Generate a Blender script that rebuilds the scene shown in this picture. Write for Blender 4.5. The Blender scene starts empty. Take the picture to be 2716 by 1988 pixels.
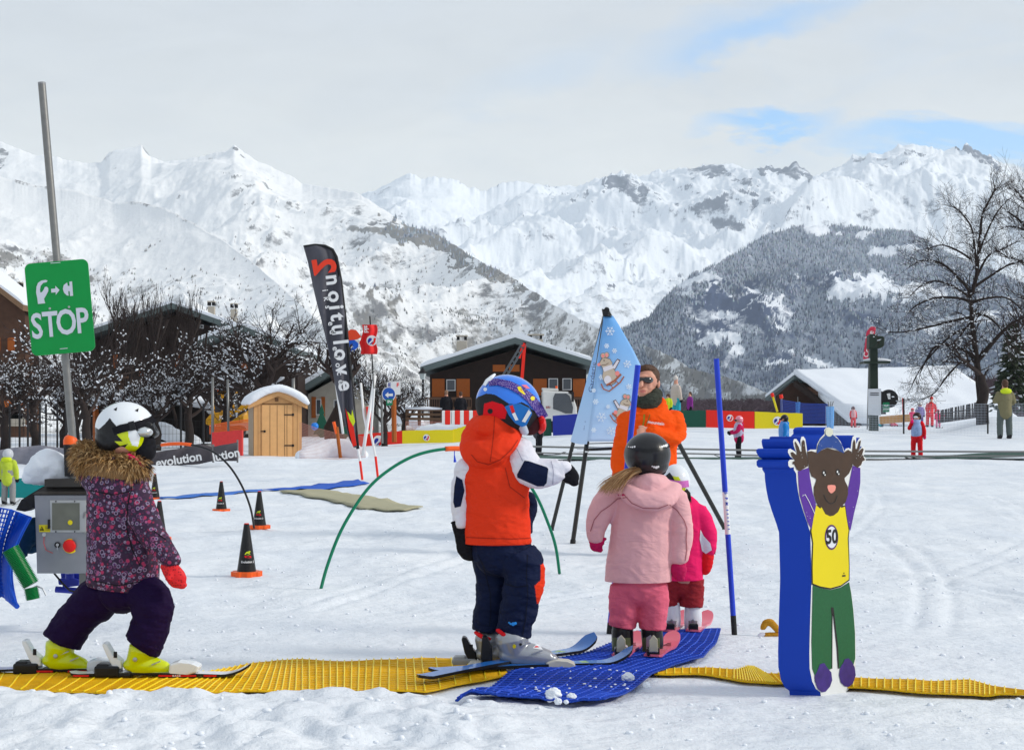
import bpy, bmesh, math, random
import numpy as np
from math import radians, sin, cos, pi, sqrt, atan2
from mathutils import Vector, Matrix, Euler
from mathutils.bvhtree import BVHTree
from mathutils.geometry import delaunay_2d_cdt, tessellate_polygon
scene = bpy.context.scene
COL = scene.collection
random.seed(7)
# camera, sky, sun
W0, H0, F, CX, HZ, CAMH = 2716.0, 1988.0, 3800.0, 1358.0, 1115.0, 1.05
cam_d = bpy.data.cameras.new("camera")
cam = bpy.data.objects.new("camera", cam_d); COL.objects.link(cam)
cam.location = (0, 0, CAMH); cam.rotation_euler = (radians(90), 0, 0)
cam_d.sensor_width = 36; cam_d.lens = F / W0 * 36
cam_d.shift_y = (HZ - H0 / 2) / W0
cam_d.clip_start = 0.05; cam_d.clip_end = 40000
scene.camera = cam
scene.view_settings.view_transform = 'Standard'
scene.view_settings.look = 'None'
scene.view_settings.exposure = 0.40
scene.view_settings.gamma = 1.0
scene.cycles.max_bounces = 6
scene.cycles.volume_bounces = 1
scene.cycles.transparent_max_bounces = 12
SUN_EL, SUN_AZ = 31.0, 98.0       # azimuth clockwise from +Y : right and behind the camera
sd = bpy.data.lights.new("sun", 'SUN'); sd.energy = 2.0; sd.angle = radians(10); sd.color = (1, 0.93, 0.82)
so = bpy.data.objects.new("sun", sd); COL.objects.link(so)
az, el = radians(SUN_AZ), radians(SUN_EL)
dirv = Vector((sin(az) * cos(el), cos(az) * cos(el), sin(el)))
so.rotation_euler = dirv.to_track_quat('Z', 'Y').to_euler()
world = bpy.data.worlds.new("World"); scene.world = world; world.use_nodes = True
def build_world():
 nt = world.node_tree; N = nt.nodes; L = nt.links; N.clear()
 out = N.new('ShaderNodeOutputWorld'); bg = N.new('ShaderNodeBackground'); bg.inputs[1].default_value = 0.1
 L.new(bg.outputs[0], out.inputs[0])
 sky = N.new('ShaderNodeTexSky'); sky.sky_type = 'NISHITA'; sky.sun_disc = False
 sky.sun_elevation = el; sky.sun_rotation = az; sky.air_density = 1.3
 tc = N.new('ShaderNodeTexCoord'); sp = N.new('ShaderNodeSeparateXYZ'); L.new(tc.outputs['Generated'], sp.inputs[0])
 def m(op, a, b=None, c=None, clamp=False):
  n = N.new('ShaderNodeMath'); n.operation = op; n.use_clamp = clamp
  for i, v in enumerate((a, b, c)):
   if v is None: continue
   if isinstance(v, (int, float)): n.inputs[i].default_value = v
   else: L.new(v, n.inputs[i])
  return n.outputs[0]
 y = m('MAXIMUM', sp.outputs[1], 0.05)
 u = m('DIVIDE', sp.outputs[0], y); v = m('DIVIDE', sp.outputs[2], y)
 def noise(sx, sy, scale, detail, rough=0.55, dist=0.0):
  cb = N.new('ShaderNodeCombineXYZ'); L.new(m('MULTIPLY', u, sx), cb.inputs[0]); L.new(m('MULTIPLY', v, sy), cb.inputs[1])
  n = N.new('ShaderNodeTexNoise'); n.inputs['Scale'].default_value = scale; n.inputs['Detail'].default_value = detail
  n.inputs['Roughness'].default_value = rough; n.inputs['Distortion'].default_value = dist
  L.new(cb.outputs[0], n.inputs['Vector']); return n.outputs['Fac']
 nb = noise(1, 2.6, 7.0, 6, 0.6, 0.6)
 nb2 = noise(1, 3.4, 22.0, 5, 0.6, 0.4)
 wob = m('ADD', m('MULTIPLY', m('SUBTRACT', nb, 0.5), 0.11), m('MULTIPLY', m('SUBTRACT', nb2, 0.5), 0.035))
 def gap(px, py, rx, ry, ang, amt):
  a = radians(ang)
  du = m('SUBTRACT', u, (px - CX) / F); dv = m('ADD', m('SUBTRACT', v, (HZ - py) / F), m('MULTIPLY', wob, 0.55))
  p = m('ADD', m('MULTIPLY', du, cos(a)), m('MULTIPLY', dv, sin(a)))
  q = m('SUBTRACT', m('MULTIPLY', dv, cos(a)), m('MULTIPLY', du, sin(a)))
  p = m('DIVIDE', p, rx / F); q = m('DIVIDE', q, ry / F)
  d = m('SQRT', m('ADD', m('MULTIPLY', p, p), m('MULTIPLY', q, q)))
  g = m('MULTIPLY', m('SMOOTH_MIN', 1.0, m('SUBTRACT', 1.35, d), 0.2), amt)
  return m('MAXIMUM', g, 0.0)
 gaps = [gap(2600, 400, 380, 52, -7, 1.5), gap(2030, 325, 170, 34, 8, 1.1), gap(2070, 65, 260, 44, 20, 0.55), gap(1880, 100, 240, 60, 25, 0.4), gap(1450, 190, 250, 60, 18, 0.15)]
 g = gaps[0]
 for k in gaps[1:]: g = m('ADD', g, k)
 g = m('MULTIPLY', g, m('ADD', 0.45, m('MULTIPLY', nb, 1.0)), None, True)
 thin = m('MULTIPLY', m('SUBTRACT', nb, 0.50), m('MULTIPLY', m('ADD', u, 0.12, None, True), 2.2), None, True)
 blue = m('ADD', g, m('MULTIPLY', thin, 0.8), None, True)
 ramp = N.new('ShaderNodeValToRGB'); ramp.color_ramp.elements[0].position = 0.02; ramp.color_ramp.elements[1].position = 1.0
 e = ramp.color_ramp.elements; e[0].color = (8.0, 8.05, 7.7, 1); e[1].color = (5.9, 6.4, 7.0, 1)
 e[0].position = 0.17; mid = e.new(0.235); mid.color = (7.0, 7.2, 7.3, 1); mid.color = (6.8, 7.05, 7.15, 1)
 e2 = e.new(0.34); e2.color = (6.1, 6.55, 7.1, 1)
 L.new(m('ADD', v, m('MULTIPLY', wob, 0.8)), ramp.inputs[0])
 br = m('ADD', 0.90, m('MULTIPLY', noise(1, 3.0, 11.0, 7, 0.6, 0.8), 0.18))
 mul = N.new('ShaderNodeVectorMath'); mul.operation = 'SCALE'; L.new(ramp.outputs[0], mul.inputs[0]); L.new(m('MULTIPLY', br, 0.81), mul.inputs['Scale'])
 s1 = N.new('ShaderNodeVectorMath'); s1.operation = 'MULTIPLY'; L.new(sky.outputs[0], s1.inputs[0]); s1.inputs[1].default_value = (0.75, 0.9, 1.05)
 s2 = N.new('ShaderNodeVectorMath'); s2.operation = 'ADD'; L.new(s1.outputs[0], s2.inputs[0]); s2.inputs[1].default_value = (0.0, 1.2, 3.2)
 mix = N.new('ShaderNodeMix'); mix.data_type = 'RGBA'; L.new(blue, mix.inputs[0]); L.new(mul.outputs[0], mix.inputs[6]); L.new(s2.outputs[0], mix.inputs[7])
 L.new(mix.outputs[2], bg.inputs[0])
build_world()
# numpy noise
_rs = np.random.RandomState(3); _P = _rs.permutation(512); _G = _rs.uniform(0, 2 * pi, 512)
def pn(x, y, s=0):
 x = np.asarray(x, float) + s * 17.31; y = np.asarray(y, float) - s * 9.77
 xi = np.floor(x).astype(int); yi = np.floor(y).astype(int); fx = x - xi; fy = y - yi
 def g(ix, iy, dx, dy):
  a = _G[_P[(_P[ix & 511] + iy) & 511]]
  return np.cos(a) * dx + np.sin(a) * dy
 ux = fx * fx * fx * (fx * (fx * 6 - 15) + 10); uy = fy * fy * fy * (fy * (fy * 6 - 15) + 10)
 a = g(xi, yi, fx, fy); b = g(xi + 1, yi, fx - 1, fy); c = g(xi, yi + 1, fx, fy - 1); d = g(xi + 1, yi + 1, fx - 1, fy - 1)
 return (a + (b - a) * ux) * (1 - uy) + (c + (d - c) * ux) * uy
def fbm(x, y, o=5, s=0, g=0.5):
 t = 0; a = 1; f = 1
 for i in range(o): t = t + a * pn(x * f, y * f, s + i); a *= g; f *= 2.03
 return t
def ridged(x, y, o=5, s=0, g=0.5):
 t = 0; a = 1; f = 1
 for i in range(o): t = t + a * (1 - 2 * np.abs(pn(x * f, y * f, s + i) * 1.4)); a *= g; f *= 2.07
 return t
def sst(a, b, x):
 t = np.clip((np.asarray(x, float) - a) / (b - a), 0, 1); return t * t * (3 - 2 * t)
# placing: pixel of the photograph + distance -> world
def at(px, py, Y): return Vector(((px - CX) / F * Y, Y, CAMH - (py - HZ) / F * Y))
def zg(X, Y):
 X = np.asarray(X, float); Y = np.asarray(Y, float)
 px = CX + F * X / np.maximum(Y, 1.0)
 r = np.interp(Y, [0, 14, 25, 35, 46, 60, 76, 104], [0, 0, .05, .16, .45, .6, .70, .70])
 l = np.interp(Y, [0, 26, 47, 66, 80, 104], [0, 0, -.1, -.08, .1, .1])
 t = sst(900, 1800, px); z = l * (1 - t) + r * t
 nb = fbm(X * 0.9, Y * 0.9, 4, 5)
 z = z + (0.17 + 0.10 * nb) * np.exp(-((Y - 33 - 1.2 * pn(X * .2, 0)) / 2.2) ** 2) * (1 - sst(1230, 1420, px))
 z = z - 0.34 * np.exp(-((X + 8.6) / 2.6) ** 2 - ((Y - 23) / 6) ** 2)
 z = z + 0.55 * sst(2480, 2640, px) * sst(52, 60, Y)
 z = z - 0.22 * np.maximum(Y - 104, 0) * (1 - sst(400, 2500, Y) * 0.0)
 z = np.maximum(z, -420)
 z = z - 0.05 * np.maximum(-Y - 3, 0) * 0
 return z
def zs(X, Y): return float(zg(X, Y))
TRACKS = [(-5, 9.5, 1, 14, -.5), (3.2, 7.6, 2.0, 10.5, .2), (2.5, 9, 6.5, 20, .8), (-3, 16, 4, 24, .6), (.9, 8.4, 3.6, 8.0, -.15), (-3, 8.2, 2.2, 9.4, .3), (-.5, 7.6, 4.2, 11.5, -.4), (1.9, 6.6, 3.4, 13, .2), (2.3, 7.4, 5.2, 9.2, .15), (-2.4, 11, .2, 17, .5), (.4, 10, 5.5, 17, -.6), (-4, 13, 3, 14.6, .2), (2.6, 12, 6, 26, .5), (-1.2, 7.8, -.2, 12.5, .1)]
def near_relief(X, Y):
 """small lumps of trodden snow (metres)"""
 a = fbm(X * 1.1, Y * 0.9, 4, 11) * 0.018
 b = np.abs(fbm(X * 4.2, Y * 3.4, 4, 21)) * 0.05
 px = CX + F * X / np.maximum(Y, 1.0); py = HZ + F * CAMH / np.maximum(Y, 1.0)
 front = sst(5.50 + .10 * pn(X * 2.3, 0, 5), 5.24 + .10 * pn(X * 2.3, 0, 5), Y) * (1 - sst(1150, 1600, px) * 0.75)
 lump = front * (0.018 + 1.25 * b + 0.045 * (fbm(X * 2.0, Y * 2.0, 3, 31) + 0.5)) * sst(2.0, 4.0, Y)
 d = fbm(X * 6, Y * 5, 3, 41) * 0.006
 mid = a * sst(7.5, 9, Y) + d * 0.8
 fade = 1 - sst(20, 45, Y)
 for (x0, y0, x1, y1, bend) in TRACKS:
  dx, dy = x1 - x0, y1 - y0; L2 = sqrt(dx * dx + dy * dy); t = ((X - x0) * dx + (Y - y0) * dy) / L2 ** 2
  for o in (-.09, .09):
   q = ((X - x0) * dy - (Y - y0) * dx) / L2 - bend * np.sin(np.clip(t, 0, 1) * pi) - o
   a = a - .016 * np.exp(-(q / .035) ** 2) * sst(0, .05, t) * sst(1, .95, t)
 mid = a * sst(6.9, 7.6, Y) + d * 0.8 + fbm(X * 2.2, Y * 1.6, 4, 61) * .030 * sst(7.2, 9, Y)
 return (lump + mid) * fade + fbm(X * .35, Y * .35, 3, 51) * 0.05 * sst(14, 30, Y) * (1 - sst(90, 110, Y))
def zt(X, Y): return float(zg(X, Y) + near_relief(np.float64(X), np.float64(Y)))
def gp(px, py):
 """point on the ground seen at a pixel of the photograph (iterated for the gentle relief)"""
 Ys = 3.0 * (108 / 3.0) ** np.linspace(0, 1, 1500); g = zg((px - CX) / F * Ys, Ys); ray = CAMH - (py - HZ) / F * Ys
 k = np.where(g >= ray)[0]; Y = float(Ys[k[0]]) if len(k) else 84.0
 return Vector(((px - CX) / F * Y, Y, zt((px - CX) / F * Y, Y)))
# tags and links
def tag(o, label=None, cat=None, group=None, kind=None):
 if label: o['label'] = label
 if cat: o['category'] = cat
 if group: o['group'] = group
 if kind: o['kind'] = kind
 return o
def thing(name, label, cat, loc=(0, 0, 0), group=None, rz=0):
 o = bpy.data.objects.new(name, None); COL.objects.link(o); o.location = loc; o.rotation_euler = (0, 0, rz)
 o.empty_display_size = 0.05
 tag(o, label, cat, group)
 bpy.context.view_layer.update()
 return o
def link(name, me, mat=None, parent=None, smooth=False):
 """vertices of me are WORLD coordinates; parenting keeps them in place"""
 o = bpy.data.objects.new(name, me); COL.objects.link(o)
 if mat is not None:
  for mm in (mat if isinstance(mat, (list, tuple)) else [mat]): me.materials.append(mm)
 if smooth:
  me.polygons.foreach_set('use_smooth', [True] * len(me.polygons))
 if parent is not None:
  M = Matrix.Identity(4); chain = []; p = parent
  while p is not None: chain.append(p); p = p.parent
  for p in reversed(chain): M = M @ (Matrix.Translation(p.location) @ p.rotation_euler.to_matrix().to_4x4() @ Matrix.Diagonal((*p.scale, 1)))
  me.transform(M.inverted()); o.parent = parent
 return o
def copy_tree(o, parent=None):
 c = o.copy(); COL.objects.link(c); c.parent = parent
 for ch in [k for k in COL.objects if k.parent == o]: copy_tree(ch, c)
 return c
def origin_to(o, p):
 """move a single-mesh thing's origin to p"""
 o.data.transform(Matrix.Translation(-Vector(p))); o.location = p
 return o
# mesh builder
class MB:
 def __init__(s): s.v = []; s.f = []; s.mi = []
 def add(s, vs, fs, mi=0):
  n = len(s.v); s.v += [tuple(v) for v in vs]; s.f += [tuple(i + n for i in f) for f in fs]; s.mi += [mi] * len(fs); return s
 def box(s, c, d, rot=None, mi=0):
  c = Vector(c); h = Vector(d) / 2; R = rot if rot is not None else Matrix.Identity(3)
  vs = [c + R @ Vector((x * h.x, y * h.y, z * h.z)) for x in (-1, 1) for y in (-1, 1) for z in (-1, 1)]
  return s.add(vs, [(0, 1, 3, 2), (4, 6, 7, 5), (0, 4, 5, 1), (2, 3, 7, 6), (0, 2, 6, 4), (1, 5, 7, 3)], mi)
 def bar(s, a, b, w, h=None, mi=0, up=(0, 0, 1)):
  a = Vector(a); b = Vector(b); d = (b - a); L = d.length; z = d.normalized(); h = h or w
  u = Vector(up); u = (u - z * u.dot(z)); u = u.normalized() if u.length > 1e-4 else z.orthogonal().normalized(); v = z.cross(u)
  vs = [p + u * (sx * h / 2) + v * (sy * w / 2) for p in (a, b) for sx, sy in ((-1, -1), (1, -1), (1, 1), (-1, 1))]
  return s.add(vs, [(0, 1, 2, 3), (7, 6, 5, 4), (0, 4, 5, 1), (1, 5, 6, 2), (2, 6, 7, 3), (3, 7, 4, 0)], mi)
 def tube(s, pts, r, n=8, mi=0, cap=True, flat=None):
  """r number or list; flat = (fx, fy) factors of the section"""
  pts = [Vector(p) for p in pts]; k = len(pts); rs = r if isinstance(r, (list, tuple)) else [r] * k
  rings = []; u = None; fx, fy = flat or (1, 1)
  for i, p in enumerate(pts):
   t = (pts[min(i + 1, k - 1)] - pts[max(i - 1, 0)]).normalized()
   if u is None: u = t.cross(Vector((0, 1, 0))); u = u.normalized() if u.length > 0.05 else t.orthogonal().normalized()
   u = (u - t * u.dot(t)); u = u.normalized() if u.length > 1e-5 else t.orthogonal().normalized(); w = t.cross(u)
   rings.append([p + (u * cos(2 * pi * j / n) * fx + w * sin(2 * pi * j / n) * fy) * rs[i] for j in range(n)])
  vs = [q for rg in rings for q in rg]; fs = []
  for i in range(k - 1):
   for j in range(n): a = i * n + j; b = i * n + (j + 1) % n; fs.append((a, b, b + n, a + n))
  if cap: fs.append(tuple(range(n - 1, -1, -1))); fs.append(tuple((k - 1) * n + j for j in range(n)))
  return s.add(vs, fs, mi)
 def ball(s, c, r, n=12, m=8, mi=0, rot=None):
  c = Vector(c); r = Vector((r, r, r)) if isinstance(r, (int, float)) else Vector(r); R = rot if rot is not None else Matrix.Identity(3)
  vs = [c + R @ Vector((0, 0, r.z))]
  for i in range(1, m):
   a = pi * i / m
   for j in range(n): b = 2 * pi * j / n; vs.append(c + R @ Vector((r.x * sin(a) * cos(b), r.y * sin(a) * sin(b), r.z * cos(a))))
  vs.append(c + R @ Vector((0, 0, -r.z))); fs = []
  for j in range(n): fs.append((0, 1 + j, 1 + (j + 1) % n))
  for i in range(m - 2):
   for j in range(n): a = 1 + i * n + j; b = 1 + i * n + (j + 1) % n; fs.append((a, a + n, b + n, b))
  for j in range(n): fs.append((len(vs) - 1, 1 + (m - 2) * n + (j + 1) % n, 1 + (m - 2) * n + j))
  return s.add(vs, fs, mi)
 def poly(s, pts, thick=None, mi=0):
  """flat polygon (list of 3-D points); thick = Vector to extrude"""
  pts = [Vector(p) for p in pts]
  tr = tessellate_polygon([pts]); n = len(pts)
  if thick is None: return s.add(pts, tr, mi)
  q = [p + thick for p in pts]
  fs = [tuple(t) for t in tr] + [tuple(i + n for i in reversed(t)) for t in tr] + [(i, (i + 1) % n, (i + 1) % n + n, i + n) for i in range(n)]
  return s.add(pts + q, fs, mi)
 def grid(s, P, mi=0):
  """P[i][j] points"""
  a = len(P); b = len(P[0]); vs = [p for r in P for p in r]
  return s.add(vs, [(i * b + j, i * b + j + 1, (i + 1) * b + j + 1, (i + 1) * b + j) for i in range(a - 1) for j in range(b - 1)], mi)
 def mesh(s, name='m'):
  me = bpy.data.meshes.new(name); me.from_pydata(s.v, [], s.f); me.update()
  if any(s.mi): me.polygons.foreach_set('material_index', s.mi)
  bm = bmesh.new(); bm.from_mesh(me); bmesh.ops.recalc_face_normals(bm, faces=bm.faces); bm.to_mesh(me); bm.free()
  return me
 def build(s, name, mat, parent=None, smooth=False): return link(name, s.mesh(name), mat, parent, smooth)
def auto_smooth(o, ang=40):
 me = o.data; me.polygons.foreach_set('use_smooth', [True] * len(me.polygons))
 try: me.set_sharp_from_angle(angle=radians(ang))
 except Exception: pass
 return o
def eval_mods(o):
 dg = bpy.context.evaluated_depsgraph_get(); me = bpy.data.meshes.new_from_object(o.evaluated_get(dg)); old = o.data
 o.modifiers.clear(); o.data = me; return o
def bevel(o, w, seg=2):
 m = o.modifiers.new('b', 'BEVEL'); m.width = w; m.segments = seg; m.limit_method = 'ANGLE'; m.angle_limit = radians(35)
 return eval_mods(o)
# materials
def nodes_of(name):
 m = bpy.data.materials.new(name); m.use_nodes = True; nt = m.node_tree
 return m, nt.nodes, nt.links, nt.nodes['Principled BSDF']
def mat(name, col, rough=0.7, metal=0.0, var=0.12, vscale=12.0, bump=0.0, bscale=60.0, bdist=0.002, coat=0.0, spec=0.28, sheen=0.0, coord='Object', emis=None, estr=0, alpha=None, trans=0.0):
 m, N, L, B = nodes_of(name)
 tc = N.new('ShaderNodeTexCoord'); C = tc.outputs[coord]
 n = N.new('ShaderNodeTexNoise'); n.inputs['Scale'].default_value = vscale; n.inputs['Detail'].default_value = 5; L.new(C, n.inputs['Vector'])
 mx = N.new('ShaderNodeMix'); mx.data_type = 'RGBA'; L.new(n.outputs['Fac'], mx.inputs[0])
 mx.inputs[6].default_value = (*[c * (1 - var) for c in col], 1); mx.inputs[7].default_value = (*[min(1, c * (1 + var)) for c in col], 1)
 L.new(mx.outputs[2], B.inputs['Base Color']); B.inputs['Roughness'].default_value = rough; B.inputs['Metallic'].default_value = metal
 B.inputs['Coat Weight'].default_value = coat; B.inputs['Specular IOR Level'].default_value = spec
 if sheen: B.inputs['Sheen Weight'].default_value = sheen
 if trans: B.inputs['Transmission Weight'].default_value = trans
 if bump:
  b = N.new('ShaderNodeTexNoise'); b.inputs['Scale'].default_value = bscale; b.inputs['Detail'].default_value = 4; L.new(C, b.inputs['Vector'])
  bp = N.new('ShaderNodeBump'); bp.inputs['Strength'].default_value = bump; bp.inputs['Distance'].default_value = bdist
  L.new(b.outputs['Fac'], bp.inputs['Height']); L.new(bp.outputs[0], B.inputs['Normal'])
 if emis: B.inputs['Emission Color'].default_value = (*emis, 1); B.inputs['Emission Strength'].default_value = estr
 return m
def cloth(name, col, scale=9.0, fold=0.5, var=0.10, rough=0.75, fdist=0.012):
 """soft padded fabric: large folds by bump plus a fine weave"""
 m, N, L, B = nodes_of(name)
 tc = N.new('ShaderNodeTexCoord'); C = tc.outputs['Object']
 mp = N.new('ShaderNodeMapping'); mp.inputs['Scale'].default_value = (1, 1, 1.9); L.new(C, mp.inputs[0])
 n = N.new('ShaderNodeTexNoise'); n.inputs['Scale'].default_value = scale; n.inputs['Detail'].default_value = 3; n.inputs['Distortion'].default_value = 0.9; L.new(mp.outputs[0], n.inputs['Vector'])
 w = N.new('ShaderNodeTexNoise'); w.inputs['Scale'].default_value = 420; w.inputs['Detail'].default_value = 2; L.new(C, w.inputs['Vector'])
 mx = N.new('ShaderNodeMix'); mx.data_type = 'RGBA'; L.new(w.outputs['Fac'], mx.inputs[0])
 mx.inputs[6].default_value = (*[c * (1 - var * 1.6) for c in col], 1); mx.inputs[7].default_value = (*[min(1, c * (1 + var)) for c in col], 1)
 L.new(mx.outputs[2], B.inputs['Base Color']); B.inputs['Roughness'].default_value = rough; B.inputs['Specular IOR Level'].default_value = 0.12
 b1 = N.new('ShaderNodeBump'); b1.inputs['Strength'].default_value = min(1, fold * 1.5); b1.inputs['Distance'].default_value = fdist; L.new(n.outputs['Fac'], b1.inputs['Height'])
 b2 = N.new('ShaderNodeBump'); b2.inputs['Strength'].default_value = 0.25; b2.inputs['Distance'].default_value = 0.0012; L.new(w.outputs['Fac'], b2.inputs['Height']); L.new(b1.outputs[0], b2.inputs['Normal'])
 L.new(b2.outputs[0], B.inputs['Normal']); return m
# shared materials
C = {}
def ring_print():
 m, N, L, B = nodes_of('floral_print_fabric')
 tc = N.new('ShaderNodeTexCoord'); O = tc.outputs['Object']
 def v(scale, loc):
  mp = N.new('ShaderNodeMapping'); mp.inputs['Location'].default_value = loc; mp.inputs['Scale'].default_value = (1, .75, 1); L.new(O, mp.inputs[0])
  n = N.new('ShaderNodeTexVoronoi'); n.voronoi_dimensions = '3D'; n.inputs['Scale'].default_value = scale; n.inputs['Randomness'].default_value = .85; L.new(mp.outputs[0], n.inputs['Vector']); return n
 def band(vo, lo, hi):
  c = N.new('ShaderNodeValToRGB'); c.color_ramp.interpolation = 'CONSTANT'; e = c.color_ramp.elements
  e[0].position = 0; e[0].color = (0, 0, 0, 1); e[1].position = lo; e[1].color = (1, 1, 1, 1); k = e.new(hi); k.color = (0, 0, 0, 1); L.new(vo.outputs['Distance'], c.inputs[0]); return c.outputs[0]
 base = (0.028, 0.006, 0.034, 1)
 def layer(prev, mask, col):
  x = N.new('ShaderNodeMix'); x.data_type = 'RGBA'; L.new(mask, x.inputs[0])
  if isinstance(prev, tuple): x.inputs[6].default_value = prev
  else: L.new(prev, x.inputs[6])
  if isinstance(col, tuple): x.inputs[7].default_value = col
  else: L.new(col, x.inputs[7])
  return x.outputs[2]
 va = v(50, (0, 0, 0)); vb = v(34, (3, 5, 1)); vc = v(85, (9, 2, 4))
 def pick(vo, cols):
  c = N.new('ShaderNodeValToRGB'); c.color_ramp.interpolation = 'CONSTANT'; e = c.color_ramp.elements
  s = N.new('ShaderNodeSeparateXYZ'); L.new(vo.outputs['Color'], s.inputs[0]); L.new(s.outputs[0], c.inputs[0])
  e[0].position = 0; e[0].color = cols[0]; e[1].position = 1 / len(cols); e[1].color = cols[1]
  for i in range(2, len(cols)): k = e.new(i / len(cols)); k.color = cols[i]
  return c.outputs[0]
 r = layer(base, band(vc, 0.0, 0.36), pick(vc, [(.13, .01, .05, 1), (.03, .03, .06, 1), (.24, .01, .05, 1), (.05, .01, .05, 1)]))
 r = layer(r, band(va, 0.0, 0.36), pick(va, [(.42, .02, .09, 1), (.06, .02, .07, 1), (.09, .02, .12, 1), (.05, .015, .05, 1)]))
 r = layer(r, band(va, 0.24, 0.40), pick(va, [(.36, .03, .10, 1), (.22, .18, .28, 1), (.26, .20, .30, 1), (.16, .05, .14, 1)]))
 r = layer(r, band(vb, 0.22, 0.31), pick(vb, [(.09, .03, .09, 1), (.30, .22, .34, 1), (.05, .02, .06, 1), (.34, .08, .2, 1)]))
 L.new(r, B.inputs['Base Color']); B.inputs['Roughness'].default_value = .8
 n = N.new('ShaderNodeTexNoise'); n.inputs['Scale'].default_value = 9; n.inputs['Detail'].default_value = 3; n.inputs['Distortion'].default_value = 1; L.new(O, n.inputs['Vector'])
 b = N.new('ShaderNodeBump'); b.inputs['Strength'].default_value = .6; b.inputs['Distance'].default_value = .02; L.new(n.outputs['Fac'], b.inputs['Height']); L.new(b.outputs[0], B.inputs['Normal'])
 return m
M_PRINT = ring_print()
M_PURPLE = cloth('dark_purple_trousers', (0.010, 0.002, 0.030), fold=.6)
M_LIME = mat('lime_plastic', (0.62, 0.72, 0.0), 0.28, var=.05, coat=.5)
M_LIMEC = cloth('lime_cloth', (0.60, 0.72, 0.03))
M_WHITEP = mat('white_plastic', (0.78, 0.82, 0.86), 0.25, var=.03, coat=.5)
M_WHITEM = mat('chalky_white', (0.80, 0.80, 0.80), 0.6, var=.05)
M_BLACKP = mat('black_plastic', (0.012, 0.012, 0.014), 0.3, var=.2)
M_BLACKC = cloth('black_cloth', (0.010, 0.010, 0.014), fold=.7)
M_BLACKM = mat('black_matt', (0.015, 0.015, 0.017), 0.7, var=.3)
M_GREYP = mat('grey_plastic', (0.28, 0.29, 0.30), 0.35, var=.1)
M_SILVER = mat('silver_boot_shell', (0.36, 0.38, 0.41), 0.32, metal=.35, var=.12, vscale=18, coat=.4)
M_STEEL = mat('brushed_steel', (0.42, 0.44, 0.47), 0.38, metal=.7, var=.12, vscale=25, bump=.15, bscale=140)
M_GALV = mat('galvanised_steel', (0.22, 0.22, 0.215), 0.42, metal=.6, var=.22, vscale=30, bump=.2, bscale=90)
M_RED = cloth('red_cloth', (0.75, 0.012, 0.02), fold=.4)
M_REDP = mat('red_plastic', (0.72, 0.012, 0.012), 0.35, var=.06)
M_ORVEST = cloth('orange_red_fleece', (0.82, 0.045, 0.012), fold=.55, fdist=.016)
M_ORANGE = cloth('orange_jacket_cloth', (0.92, 0.09, 0.004), fold=.7, fdist=.02)
M_ORP = mat('orange_plastic', (0.90, 0.12, 0.015), 0.4, var=.07)
M_NAVY = cloth('navy_cloth', (0.007, 0.013, 0.045), fold=.8, fdist=.018)
M_WHITEC = cloth('white_cloth', (0.76, 0.76, 0.84), fold=.55)
M_BLUEH = mat('blue_helmet_shell', (0.02, 0.19, 0.80), 0.16, var=.04, coat=.8)
M_PINKC = cloth('pale_pink_cloth', (0.80, 0.44, 0.46), fold=.6, var=.07)
M_PINKT = cloth('rose_pink_trousers', (0.76, 0.14, 0.22), fold=.8)
M_MAGENTA = cloth('magenta_cloth', (0.55, 0.012, 0.10), fold=.6)
M_HOTPINK = cloth('hot_pink_cloth', (0.85, 0.015, 0.14), fold=.6)
M_DKRED = cloth('brick_red_cloth', (0.30, 0.022, 0.03), fold=.7)
M_PINKSKI = mat('pink_ski_topsheet', (0.78, 0.16, 0.22), 0.3, var=.05, coat=.4)
M_SKIN = mat('skin', (0.62, 0.30, 0.21), 0.5, var=.07, vscale=30, spec=.4)
M_HAIRB = mat('blonde_hair', (0.42, 0.22, 0.09), 0.55, var=.4, vscale=40)
M_HAIRD = mat('brown_hair', (0.075, 0.035, 0.02), 0.6, var=.5, vscale=60)
M_WOODP = mat('pine_boards', (0.62, 0.34, 0.14), 0.7, var=.15, vscale=5)
M_BLUEPOLE = mat('blue_pole_plastic', (0.02, 0.06, 0.60), 0.35, var=.05)
M_GREENH = mat('green_tube_plastic', (0.0, 0.17, 0.085), 0.35, var=.08)
M_YELLOW = mat('yellow_vinyl', (0.80, 0.66, 0.01), 0.4, var=.06)
M_REDV = mat('red_vinyl', (0.80, 0.02, 0.008), 0.4, var=.06)
M_GREENV = mat('green_vinyl', (0.005, 0.075, 0.045), 0.4, var=.1)
M_BLUEV = mat('blue_vinyl', (0.015, 0.03, 0.32), 0.4, var=.1)
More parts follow.
